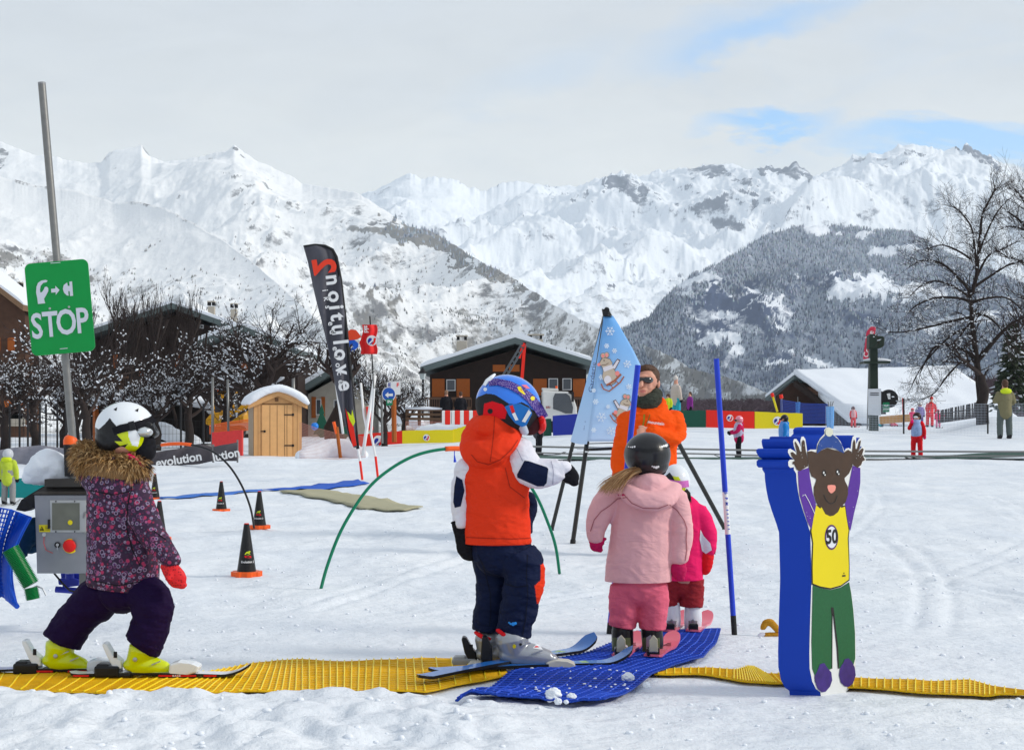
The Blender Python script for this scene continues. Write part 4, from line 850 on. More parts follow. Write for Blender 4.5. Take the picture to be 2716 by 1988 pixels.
 patch('helmet_emblem', ellipse(1287, 1032, 5, 5, 10), h, M_WHITEP, h, .002, 4)
 mb = MB(); mb.tube([at(1284, 1022, Y - .055), at(1292, 1010, Y - .05), at(1304, 1000, Y - .045), at(1314, 991, Y - .03)], [.008, .010, .009, .005], 12, flat=(1, .5)); solid('strap_clip', M_WHITEP, r, mb, .0025, 2)
 mb = MB(); mb.poly([at(x, y, Y - .120) for x, y in [(1338, 1078), (1352, 1072), (1380, 1070), (1404, 1082), (1412, 1096), (1396, 1128), (1384, 1132), (1366, 1122), (1350, 1102)]], Vector((0, .03, 0)))
 ef = bevel(mb.build('ear_flap', mat('ear_flap_blue', (.01, .16, .52), .5), r), .004, 3)
 for poly, mt in (([(1351, 1076), (1360, 1074), (1366, 1092), (1358, 1096)], M_REDP), ([(1358, 1097), (1366, 1093), (1375, 1113), (1367, 1115)], M_WHITEM), ([(1402, 1086), (1409, 1094), (1393, 1120), (1384, 1117)], M_WHITEM)):
  q = MB(); q.poly([at(x, y, Y - .1225) for x, y in poly], Vector((0, .002, 0))); q.build('ear_flap_stripe', mt, ef)
 mb = MB(); chain(mb, [(1384, 1128, -.06, 12), (1392, 1146, -.05, 11)], Y); solid('chin_strap', mat('chin_strap_grey', (.5, .55, .65), .6), r, mb, .003, 2)
 mb = MB(); chain(mb, [(1436, 1108, -.03, 9), (1438, 1124, .0, 10), (1430, 1140, .03, 6)], Y, 2.4); g = solid('goggles', M_REDP, r, mb, .003, 2)
 mb = MB(); chain(mb, [(1412, 1112, -.01, 26), (1405, 1138, .0, 24)], Y, .9); solid('face_mask', mat('dark_red_mask', (.05, .008, .01), .8), r, mb, .005, 3)
 b1 = boot('ski_boot', r, Y + .07, (1395, 1758), (1262, 1758), (1296, 1694, 38), M_SILVER, 28)
 b2 = boot('ski_boot', r, Y - .05, (1482, 1766), (1326, 1764), (1358, 1694, 46), M_SILVER, 33)
 patch('boot_emblem', [(1413, 1718), (1422, 1706), (1434, 1712), (1440, 1722)], b2, M_WHITEP, b2, .002, 4); patch('boot_emblem', [(1417, 1716), (1423, 1709), (1430, 1715)], b2, M_REDP, b2, .003, 3)
 patch('boot_emblem', ellipse(1364, 1713, 5, 6, 8), b2, M_YELLOW, b2, .002, 3); patch('boot_emblem', ellipse(1381, 1708, 4, 4, 8), b2, M_BLACKM, b2, .002, 3)
 top = mat('blue_ski_topsheet', (.015, .16, .55), .3, var=.25, vscale=9, coat=.4); top2 = M_BLACKP
 deco = mat('ski_tip_pattern', (.35, .55, .12), .3, var=.5, vscale=60)
 def gxy(px, py): p = gp(px, py); return Vector((p.x, p.y, .022))
 for lab, tl, fr, tw, dY in (('blue ski in front, pointing right from the boy\'s near boot', (1136, 1800), (1600, 1778), .15, -.05), ('blue ski behind with its patterned tip curling up above the other one', (1110, 1828), (1520, 1752), .16, .07)):
  a, b = gxy(*tl), gxy(*fr)
  if dY > 0: a.z += .012; b.z += .012
  sk, (A, t, s, up, L_) = ski('ski', lab, a, b, .075, tw, .062, top, top2, 'skis of the boy in the orange vest', .012)
  for i, (d0, d1) in enumerate(((.02, .05), (.065, .10))):
   for s0 in (-.022, .002):
    pa = [A + t * (L_ - .05 - d0) + s * s0, A + t * (L_ - .05 - d1) + s * s0, A + t * (L_ - .05 - d1) + s * (s0 + .02), A + t * (L_ - .05 - d0) + s * (s0 + .02)]
    q = MB(); q.add([p + up * .0185 for p in pa], [(0, 1, 2, 3)]); q.build('ski_decal', deco, sk)
 sks = [o for o in COL.objects if o.get('group') == 'skis of the boy in the orange vest']
 binding(sks[0], Y - .05, 1292, 1470, 1790, M_BLACKP, mat('bone_plastic', (.55, .53, .46), .4), 74, mat('bone_plastic', (.5, .48, .42), .4), lean=-6)
 binding(sks[1], Y + .07, 1250, 1400, 1776, M_BLACKP, M_BLACKP, 58, M_GREYP, lean=-18)
boy_vest()
# girl in pale pink, seen from behind
def girl_pink():
 Y = 6.33; k = Y / F
 r = thing('person', 'little girl in pale pink hooded jacket and black helmet seen from behind', 'child', tuple(at(1690, 1750, Y)))
 aL = [(1625, 1310, 0, 36), (1598, 1350, -.01, 36), (1582, 1395, -.02, 29), (1581, 1428, -.03, 22)]
 aR = [(1785, 1318, 0, 38), (1802, 1375, 0, 34), (1806, 1430, -.01, 31), (1800, 1482, -.02, 25)]
 legL = [(1657, 1548, 0, 39), (1656, 1590, 0, 42), (1654, 1630, 0, 38), (1650, 1662, 0, 36)]
 legR = [(1730, 1548, 0, 39), (1733, 1590, 0, 42), (1732, 1635, 0, 37), (1731, 1668, 0, 36)]
 body_core(r, Y, (1717, 1205, 0, 48, 52), [([(1712, 1240, 0, 28), (1705, 1320, 0, 60), (1698, 1520, 0, 66)], .85), (aL, .6), (aR, .6), (legL + [(1650, 1715, 0, 22)], .6), (legR + [(1728, 1720, 0, 22)], .6)])
 mb = MB(); chain(mb, [(1720, 1278, 0, 46), (1712, 1318, 0, 82), (1702, 1380, 0, 80), (1698, 1450, 0, 84), (1694, 1510, 0, 88), (1692, 1560, 0, 88)], Y, .68); chain(mb, aL, Y, .9); chain(mb, aR, Y, .9)
 chain(mb, [(1658, 1288, .0, 20), (1672, 1310, -.10, 27), (1712, 1328, -.14, 29), (1765, 1322, -.12, 28), (1788, 1292, -.02, 22)], Y, .8); chain(mb, [(1680, 1285, -.02, 22), (1725, 1290, -.08, 38), (1765, 1288, -.02, 26)], Y, .8)
 j = solid('jacket', [M_PINKC], r, mb, .0055, 4, .005, 9, 4); hem(j, r, at(1692, 1540, Y))
 mb = MB(); chain(mb, [(1695, 1266, -.03, 9), (1730, 1264, -.065, 11), (1762, 1268, -.03, 9)], Y, .8); solid('collar', M_PINKC, r, mb, .004, 2)
 seam = mat('seam_rose', (.42, .14, .16), .8)
 for pl in ([(1566, 1408), (1576, 1378), (1594, 1356), (1618, 1340), (1638, 1322), (1664, 1318)], [(1776, 1338), (1795, 1352), (1814, 1378), (1822, 1400), (1820, 1430), (1822, 1458), (1818, 1486)], [(1652, 1308), (1676, 1334), (1706, 1347), (1746, 1348), (1772, 1338)]): patch('seam', strap(pl, 1.3), j, seam, j, .002, 4)
 for x, q in ((1640, 1.6), (1646, 1.8), (1652, 2.8), (1656, 2.4)): patch('jacket_logo', ellipse(x, 1312, q, q, 8), j, M_MAGENTA, j, .002, 2)
 mb = MB(); chain(mb, [(1693, 1550, 0, 70), (1693, 1562, 0, 70)], Y, .7); chain(mb, legL, Y, .92, caps=False); chain(mb, legR, Y, .92, caps=False)
 solid('trousers', M_PINKT, r, mb, .005, 3, .007, 11, 8)
 mitten('mitten', r, Y, [(1582, 1430, -.03, 21), (1584, 1448, -.03, 19), (1590, 1458, -.03, 10)], [(1598, 1432, -.04, 8), (1604, 1428, -.04, 6)], M_MAGENTA, .7)
 mitten('mitten', r, Y, [(1800, 1490, -.02, 20), (1800, 1515, -.02, 22), (1803, 1532, -.02, 14)], [(1784, 1500, -.02, 8), (1780, 1515, -.02, 7)], M_MAGENTA, .7)
 mb = MB(); mb.ball(at(1717, 1205, Y), (62 * k, 68 * k, 59 * k), 40, 30); mb.ball(at(1724, 1232, Y), (50 * k, 56 * k, 34 * k), 30, 20)
 h = link('helmet', fuse(mb, .0028, 5), [mat('black_helmet_shell', (.018, .018, .02), .34, var=.3, vscale=60, coat=.25)], r, True)
 patch('helmet_band', strap([(1660, 1184), (1680, 1190), (1717, 1195), (1752, 1190), (1776, 1180)], 5), h, M_BLACKP, h, .002, 4)
 for x, y, q in ((1667, 1184, 1.8), (1672, 1185, 1.8), (1677, 1185, 2.5), (1683, 1184, 2.8), (1756, 1184, 3), (1761, 1182, 3), (1767, 1181, 4), (1772, 1178, 3), (1730, 1236, 2), (1735, 1238, 3), (1741, 1239, 4), (1746, 1237, 3)): patch('helmet_dots', ellipse(x, y, q, q, 8), h, M_WHITEM, h, .003, 2)
 mb = MB(); chain(mb, [(1700, 1252, -.03, 12), (1730, 1254, -.05, 13), (1758, 1250, -.02, 10)], Y); solid('helmet_padding', M_BLACKC, r, mb, .004, 2)
 R = random.Random(5); mb = MB()
 for i in range(240):
  o = [R.uniform(-1, 1) for _ in range(3)]
  w_ = R.uniform(.55, 1.15); p = [(1692 + o[0] * 10, 1244 + o[1] * 7), (1692 - 26 * w_ + o[0] * 8, 1252 + o[1] * 9), (1692 - 55 * w_ + o[0] * 7, 1268 + o[1] * 9 + o[2] * 4), (1692 - 78 * w_ + o[0] * 7, 1284 + o[2] * 11 + o[1] * 4), (1692 - 92 * w_ + o[0] * 8 + o[2] * 4, 1302 + o[1] * 10 + o[2] * 6)]
  mb.tube([at(x, y, Y - .06 - .02 * q - o[2] * .02) for q, (x, y) in enumerate(p)], [.0014, .0015, .0013, .0009, .0002], 4)
 mb.build('hair', fur_mat('blonde_locks', (.16, .07, .025), (.34, .18, .07), (.62, .42, .22)), r)
 for x, dx in ((1651, 0), (1728, 3)):
  mb = MB(); chain(mb, [(x, 1668, .0, 29), (x + dx, 1700, .0, 29), (x + dx, 1730, .0, 27), (x + dx, 1742, .02, 26)], Y, 1.0); chain(mb, [(x + dx, 1738, 0, 24), (x + dx + 4, 1722, .12, 24)], Y, 1)
  bt = solid('ski_boot', [mat('olive_boot_shell', (.10, .13, .06), .35, var=.4, vscale=25), M_BLACKP], r, mb, .004, 3)
  paint(bt, [(1, lambda px, py, c, no, x=x: (py < 1690) | (py > 1738) | (px > x + 22))])
  patch('boot_buckle', [(x - 14, 1690), (x - 2, 1682), (x + 6, 1700), (x + 4, 1718), (x - 14, 1722)], bt, M_STEEL, bt, .004, 5)
  patch('boot_buckle', [(x + 6, 1706), (x + 14, 1712), (x + 10, 1738), (x + 3, 1730)], bt, M_WHITEP, bt, .004, 5)
 for lab, x0, x1 in (('pink ski under the left boot of the girl in pale pink', 1642, 1672), ('pink ski under the right boot of the girl in pale pink', 1726, 1764)):
  a = at(x0, 0, 6.16); b = at(x1, 0, 6.50)
  sk, (A, t, s, up, L_) = ski('ski', lab, (a.x, 6.14, .028), (b.x, 6.42, .028), .078, .16, .05, M_PINKSKI, M_PINKSKI, 'skis of the girl in pale pink', .010, tip_w=1.0, waist=.97)
  q = MB(); c = A + t * .03
  q.box(c + up * .03, (.055, .05, .035)); bevel(q.build('heel_piece', M_BLACKP, sk), .006)
  q = MB(); q.poly([c + Vector((dx_, -.03, dz_)) for dx_, dz_ in ((-.02, .03), (.02, .03), (.018, .085), (.0, .105), (-.018, .08))], Vector((0, .012, 0))); bevel(q.build('lever', mat('pale_gold_metal', (.5, .47, .36), .35, metal=.6), sk), .003)
  q = MB()
  for i in range(5): q.tube([A + t * (L_ - .02 + i * .02) + s * (-.02 + .004 * i) + up * (.0175 + i * .0006), A + t * (L_ - .01 + i * .02) + s * (.02 - .004 * i) + up * (.0178 + i * .001)], .0012, 5)
  q.build('ski_decal', M_BLACKM, sk)
girl_pink()
# smallest girl, in hot pink behind her
def girl_hot():
 Y = 7.0; k = Y / F
 r = thing('person', 'small child in hot pink jacket and white helmet behind the girl in pale pink', 'child', tuple(at(1815, 1690, Y)))
 aR = [(1848, 1352, 0, 27), (1868, 1390, 0, 27), (1880, 1432, -.01, 23), (1880, 1462, -.01, 18)]
 aL = [(1780, 1352, .02, 27), (1762, 1400, .02, 25), (1758, 1450, .02, 20)]
 legR = [(1836, 1535, 0, 33), (1836, 1570, 0, 31), (1834, 1608, 0, 31)]
 legL = [(1785, 1535, 0, 30), (1780, 1570, 0, 24), (1778, 1605, 0, 22)]
 body_core(r, Y, (1795, 1278, 0, 32, 36), [([(1800, 1300, 0, 20), (1815, 1360, 0, 34), (1815, 1530, 0, 48)], .85), (aR, .6), (aL, .6), (legR + [(1838, 1650, 0, 18)], .6), (legL + [(1782, 1650, 0, 16)], .6)])
 mb = MB(); chain(mb, [(1802, 1325, 0, 26), (1815, 1355, 0, 48), (1818, 1420, 0, 48), (1815, 1480, 0, 50), (1812, 1550, 0, 53)], Y, .7); chain(mb, aR, Y, .9); chain(mb, aL, Y, .9); chain(mb, [(1775, 1330, -.03, 18), (1815, 1345, -.05, 20)], Y, .8)
 j = solid('jacket', [M_HOTPINK], r, mb, .005, 4, .005, 10, 4); hem(j, r, at(1812, 1537, Y))
 patch('sleeve_panel', [(1858, 1404), (1866, 1420), (1884, 1440), (1888, 1458), (1872, 1468), (1862, 1460), (1856, 1430)], j, M_WHITEC, j, .003)
 mb = MB(); chain(mb, [(1812, 1545, 0, 42), (1812, 1555, 0, 42)], Y, .7); chain(mb, legR, Y, .95, caps=False); chain(mb, legL, Y, .95, caps=False); solid('trousers', M_DKRED, r, mb, .005, 3, .007, 16)
 mitten('mitten', r, Y, [(1876, 1468, -.01, 18), (1874, 1495, -.01, 17), (1870, 1515, -.01, 13)], [(1864, 1480, -.02, 7), (1860, 1495, -.02, 6)], M_RED, .8)
 mb = MB(); mb.tube([at(1888, 1462, Y - .03), at(1896, 1456, Y - .03), at(1897, 1470, Y - .03)], .0015, 6); mb.build('glove_strap', M_BLACKM, r)
 mb = MB(); mb.ball(at(1793, 1275, Y), (38 * k, 44 * k, 45 * k), 36, 28); mb.ball(at(1796, 1295, Y), (28 * k, 36 * k, 22 * k), 24, 18)
 h = link('helmet', fuse(mb, .0028, 4), [M_WHITEP, M_BLACKP, M_LIME], r, True)
 paint(h, [(1, [(1764, 1262), (1776, 1252), (1800, 1282), (1820, 1300), (1826, 1330), (1760, 1330)]), (2, [(1784, 1262), (1800, 1264), (1806, 1274), (1790, 1274)]), (2, [(1792, 1292), (1820, 1290), (1816, 1304), (1806, 1312), (1792, 1302)])])
 st = patch('goggle_strap', strap([(1760, 1276), (1785, 1282), (1810, 1284), (1827, 1282)], 9), h, mat('orchid_strap', (.62, .16, .50), .6, var=.2, vscale=80), r, .005)
 R = random.Random(9); mb = MB()
 for i in range(90):
  o = [R.uniform(-1, 1) for _ in range(3)]
  mb.tube([at(1806 + o[0] * 12, 1296 + o[1] * 6, Y - .03 + o[2] * .02), at(1822 + o[0] * 9, 1312 + o[1] * 6, Y - .04 + o[2] * .02), at(1826 + o[0] * 8, 1328 + o[1] * 6, Y - .045 + o[2] * .02)], [.002, .002, .0005], 4)
 mb.build('hair', mat('black_hair', (.02, .013, .01), .5, var=.4), r)
 for x in (1782, 1838):
  mb = MB(); chain(mb, [(x, 1600, 0, 22), (x, 1640, 0, 24), (x, 1670, .01, 22)], Y); chain(mb, [(x, 1672, 0, 20), (x + 3, 1664, .12, 20)], Y)
  b = solid('ski_boot', [M_WHITEP, M_GREYP, M_BLACKP], r, mb, .004, 3); paint(b, [(1, lambda px, py, c, no, x=x: (py > 1645) & (np.abs(px - x) < 12)), (2, lambda px, py, c, no: py > 1668)])
  patch('boot_buckle', [(x - 8, 1648), (x, 1640), (x + 8, 1650), (x + 6, 1668), (x - 6, 1668)], b, M_STEEL, b, .003, 5)
 for lab, x0, x1 in (('pink ski under the left boot of the small child in hot pink', 1772, 1798), ('pink ski under the right boot of the small child in hot pink', 1834, 1862)):
  a = at(x0, 0, 6.9); b = at(x1, 0, 7.2)
  sk, (A, t, s, up, L_) = ski('ski', lab, (a.x, 6.88, .026), (b.x, 7.16, .026), .072, .15, .05, M_PINKSKI, M_PINKSKI, 'skis of the small child in hot pink', .010, tip_w=1.0, waist=.97)
  q = MB(); q.box(A + t * .03 + up * .03, (.045, .045, .035)); bevel(q.build('heel_piece', M_BLACKP, sk), .005)
girl_hot()
# instructor
def instructor():
 Y = 11.3; k = Y / F
 r = thing('person', 'man in orange jacket and dark sunglasses behind the children', 'man', tuple(at(1718, 1468, Y)))
 mb = MB(); hy = 1012
 mb.ball(at(1714, 1004, Y), (32 * k, 37 * k, 34 * k), 30, 22); chain(mb, [(1711, 1018, -.02, 27), (1708, 1036, -.045, 21), (1706, 1048, -.06, 13)], Y, 1.1)
 chain(mb, [(1722, 1035, .01, 21), (1726, 1075, .02, 27)], Y, 1);
 nose = [(1704, 1004, -.115, 3.5), (1702, 1014, -.128, 5), (1700, 1022, -.135, 7)]; chain(mb, nose, Y, 1.0, 10)
 chain(mb, [(1694, 1014, -.095, 8), (1693, 1026, -.09, 8)], Y, 1, 12); chain(mb, [(1722, 1014, -.085, 8), (1720, 1028, -.08, 9)], Y, 1, 12)
 chain(mb, [(1690, 1000, -.09, 6), (1706, 998, -.105, 6), (1724, 1000, -.085, 6)], Y, 1, 12)
 chain(mb, [(1697, 1034, -.105, 4.5), (1705, 1033, -.112, 5), (1713, 1034, -.102, 4.5)], Y, 1, 12); chain(mb, [(1698, 1041, -.10, 4.5), (1705, 1041.5, -.108, 5), (1712, 1040, -.10, 4.5)], Y, 1, 12)
 mb.ball(at(1746, 1018, Y - .0), (5 * k, 7 * k, 12 * k), 16, 12)
 aR = [(1664, 1110, 0, 27), (1654, 1160, -.02, 24), (1645, 1215, -.03, 25), (1644, 1262, -.05, 21)]
 aL = [(1786, 1106, 0, 27), (1799, 1142, -.04, 23), (1790, 1160, -.10, 21), (1758, 1153, -.16, 19), (1726, 1142, -.20, 18)]
 legs = [[(1690, 1280, 0, 34), (1678, 1340, -.16, 30), (1684, 1400, -.02, 24), (1684, 1450, .02, 20)], [(1750, 1280, 0, 34), (1764, 1340, -.16, 30), (1758, 1400, -.02, 24), (1758, 1450, .02, 20)]]
 chain(mb, [(1726, 1075, .02, 40), (1722, 1130, 0, 55), (1718, 1270, 0, 50)], Y, .7)
 for a in (aR, aL): chain(mb, a, Y, .8, 14, scale=.6)
 for l in legs: chain(mb, l, Y, .9, 14, scale=.7)
 chain(mb, [(1726, 1142, -.20, 9), (1712, 1141, -.215, 10), (1704, 1142, -.22, 9)], Y, .6, 12)
 for i in range(4): chain(mb, [(1706, 1136 + i * 4.2, -.235, 3.0), (1697, 1137 + i * 4.4, -.245, 2.9), (1691, 1140 + i * 4.4, -.235, 2.6), (1693, 1143 + i * 4.2, -.222, 2.2)], Y, 1, 8)
 chain(mb, [(1712, 1135, -.225, 3.4), (1703, 1130, -.24, 3.0), (1695, 1131, -.245, 2.5)], Y, 1, 8)
 b = link('body', fuse(mb, .0048, 2, sf=.4), [M_SKIN, mat('lips', (.50, .16, .13), .45), mat('stubble', (.56, .27, .19), .55, var=.1)], r, True)
 paint(b, [(2, lambda px, py, c, no: (py > 1029) & (py < 1060) & (px < 1728) & (no[:, 1] < .3)), (1, ellipse(1704.5, 1037.5, 9, 4.2))])
 mb = MB(); mb.ball(at(1718, 999, Y + .012), (32 * k, 36 * k, 33 * k), 28, 20); mb.ball(at(1730, 1010, Y + .03), (18 * k, 26 * k, 26 * k), 20, 14); chain(mb, [(1694, 980, -.06, 8), (1712, 976, -.075, 9), (1732, 984, -.05, 9)], Y)
 hr = solid('hair', M_HAIRD, r, mb, .004, 2, .006, 60)
 bm = bmesh.new(); bm.from_mesh(hr.data)
 mb = MB(); chain(mb, [(1692, 1007, -.105, 7), (1700, 1007, -.122, 8)], Y, .7); chain(mb, [(1710, 1007, -.125, 8), (1722, 1008, -.11, 9), (1732, 1006, -.07, 6)], Y, .7); chain(mb, [(1698, 1003, -.125, 2.5), (1712, 1003, -.128, 2.5)], Y, 1)
 gl = solid('sunglasses', mat('dark_lens', (.006, .006, .008), .08, coat=1), r, mb, .0035, 2)
 mb = MB(); mb.tube([at(1732, 1004, Y - .075), at(1741, 1005, Y - .03), at(1748, 1007, Y + .01)], .0035, 8); mb.build('temple_arm', M_BLACKP, gl)
 bm.free()
 mb = MB(); chain(mb, [(1700, 1066, -.05, 20), (1722, 1062, -.06, 22), (1740, 1046, -.01, 19), (1738, 1050, .05, 16)], Y, .9); chain(mb, [(1722, 1060, 0, 36), (1716, 1084, -.03, 30), (1712, 1100, -.06, 12)], Y, .8)
 solid('neck_gaiter', mat('camouflage_fleece', (.035, .04, .03), .9, var=.9, vscale=38), r, mb, .006, 3, .008, 30)
 mb = MB(); chain(mb, [(1722, 1085, .02, 46), (1722, 1110, .0, 78), (1720, 1150, 0, 84), (1718, 1200, 0, 76), (1716, 1262, 0, 80)], Y, .62); chain(mb, aR, Y, .9); chain(mb, aL, Y, .9); chain(mb, [(1752, 1062, .03, 13), (1752, 1085, -.02, 20), (1738, 1104, -.08, 16)], Y, .8)
 j = solid('jacket', [M_ORANGE], r, mb, .0085, 4, .014, 9, 3)
 patch('zip', strap([(1709, 1098), (1708, 1115), (1704, 1135)], 2.2), j, mat('olive_zip', (.30, .22, .01), .6), j, .004, 4)
 patch('pocket_zip', strap([(1724, 1098), (1720, 1112), (1714, 1128)], 1.2), j, mat('olive_zip', (.30, .16, .01), .6), j, .004, 4)
 put_text('chest_lettering', 'mountain', .034, M_WHITEM, j, at(1740, 1121, Y - .235), (1, 0, -.14), (.14, 0, 1), .001, .0006)
 mb = MB(); chain(mb, [(1718, 1260, 0, 66), (1718, 1290, 0, 64)], Y, .6)
 for l in legs: chain(mb, l, Y, .95)
 solid('trousers', mat('black_ski_trousers', (.02, .02, .025), .7), r, mb, .011, 3, .01)
 for x in (1684, 1758):
  mb = MB(); chain(mb, [(x, 1442, .02, 20), (x - 2, 1458, -.03, 18), (x - 6, 1460, -.14, 15)], Y); solid('ski_boot', M_GREYP, r, mb, .01, 2)
instructor()
# FOREGROUND PROPS
def flatm(name, col, **k): return mat(name, col, **k)
# stop sign on its leaning post
def stop_sign():
 Y = 7.05; k = Y / F
 base = at(196, 1545, Y + .02)
 r = thing('stop_sign', 'green STOP sign with hand symbol on a leaning grey metal post', 'sign', tuple(base))
 mb = MB(); mb.tube([at(111, 222, Y), at(152, 700, Y), at(192, 1160, Y), at(205, 1500, Y + .02)], 10.0 * k, 20); auto_smooth(mb.build('pole', M_GALV, r))
 mb = MB(); mb.tube([at(110.8, 219, Y), at(111.2, 224, Y)], 10.3 * k, 20); mb.build('pole_cap', M_GREYP, r)
 c = at(158.5, 815, Y - .030); a = radians(4.9); ax = Vector((cos(a), 0, sin(a))); ay = Vector((-sin(a), 0, cos(a)))
 w, h, rr = 84 * k, 122 * k, 16 * k; pts = []
 for cx, cz, a0 in ((w - rr, h - rr, 0), (-w + rr, h - rr, 90), (-w + rr, -h + rr, 180), (w - rr, -h + rr, 270)):
  for i in range(7): t = radians(a0 + 15 * i); pts.append(c + ax * (cx + rr * cos(t)) + ay * (cz + rr * sin(t)))
 gm = mat('green_sign_sheet', (0.0, 0.29, 0.055), 0.35, var=.07, vscale=20, bump=.05, bscale=300)
 mb = MB(); mb.poly(pts, Vector((0, .006, 0))); pn_ = mb.build('sign_panel', gm, r)
 wm = mat('sign_white', (.62, .66, .74), .5, var=.03)
 def Q(px, py, dy=0): return at(px, py, Y - .0325 - dy)
 for ch, px, py in (('S', 98, 868), ('T', 134, 863), ('O', 176, 857), ('P', 218, 853)):
  put_text('sign_letter', ch, .172, wm, pn_, Q(px, py), ax, ay, .0008, .0035, 1, .72)
 hand = [(101, 806), (99, 790), (96, 776), (97, 760), (101, 750), (110, 744), (121, 742), (126, 744), (124, 748), (115, 750), (108, 758), (106, 768), (107, 776), (112, 774), (116, 768), (119, 761), (124, 760), (128, 764), (128, 772), (123, 782), (117, 792), (118, 798), (120, 804)]
 mb = MB(); mb.poly([Q(*p) for p in hand], Vector((0, -.0012, 0))); mb.build('hand_symbol', wm, pn_)
 mb = MB(); mb.poly([Q(*p) for p in [(136, 766), (147, 765), (147, 758), (158, 769), (148, 782), (148, 775), (136, 776)]], Vector((0, -.0012, 0))); mb.build('arrow_symbol', wm, pn_)
 mb = MB(); mb.poly([Q(*p) for p in [(178, 749), (180, 758), (185, 758), (184, 747), (191, 746), (194, 784), (186, 785), (185, 772), (181, 772), (182, 784), (177, 783), (170, 776), (167, 766), (169, 756)]], Vector((0, -.0012, 0))); mb.build('button_symbol', wm, pn_)
 for x, y in ((132, 818), (183, 814)): mb = MB(); mb.ball(Q(x, y, .001), (.006, .003, .006), 12, 8); mb.build('bolt', M_STEEL, pn_)
 for x, y, w_ in ((147, 697, 26), (169, 924, 20)): mb = MB(); mb.bar(Q(x - w_ / 2, y + 1), Q(x + w_ / 2, y - 1), .002, .003); mb.build('label_strip', wm, pn_)
 for y in (745, 880): mb = MB(); mb.box(at(132 + (y - 745) * .085 + 24, y, Y - .012), (.09, .03, .02)); mb.build('bracket', M_STEEL, r)
 s = MB(); s.tube([at(187, 1176, Y - .0), at(190, 1262, Y - .0)], 18 * k, 24); auto_smooth(s.build('post_sleeve', M_BLACKM, r))
 s = MB(); s.tube([at(186.8, 1178, Y), at(186.5, 1166, Y), at(186, 1157, Y), at(186, 1152, Y)], [18.4 * k, 18 * k, 14 * k, 6 * k], 24); auto_smooth(s.build('sleeve_cap', M_ORP, r), 60)
stop_sign()
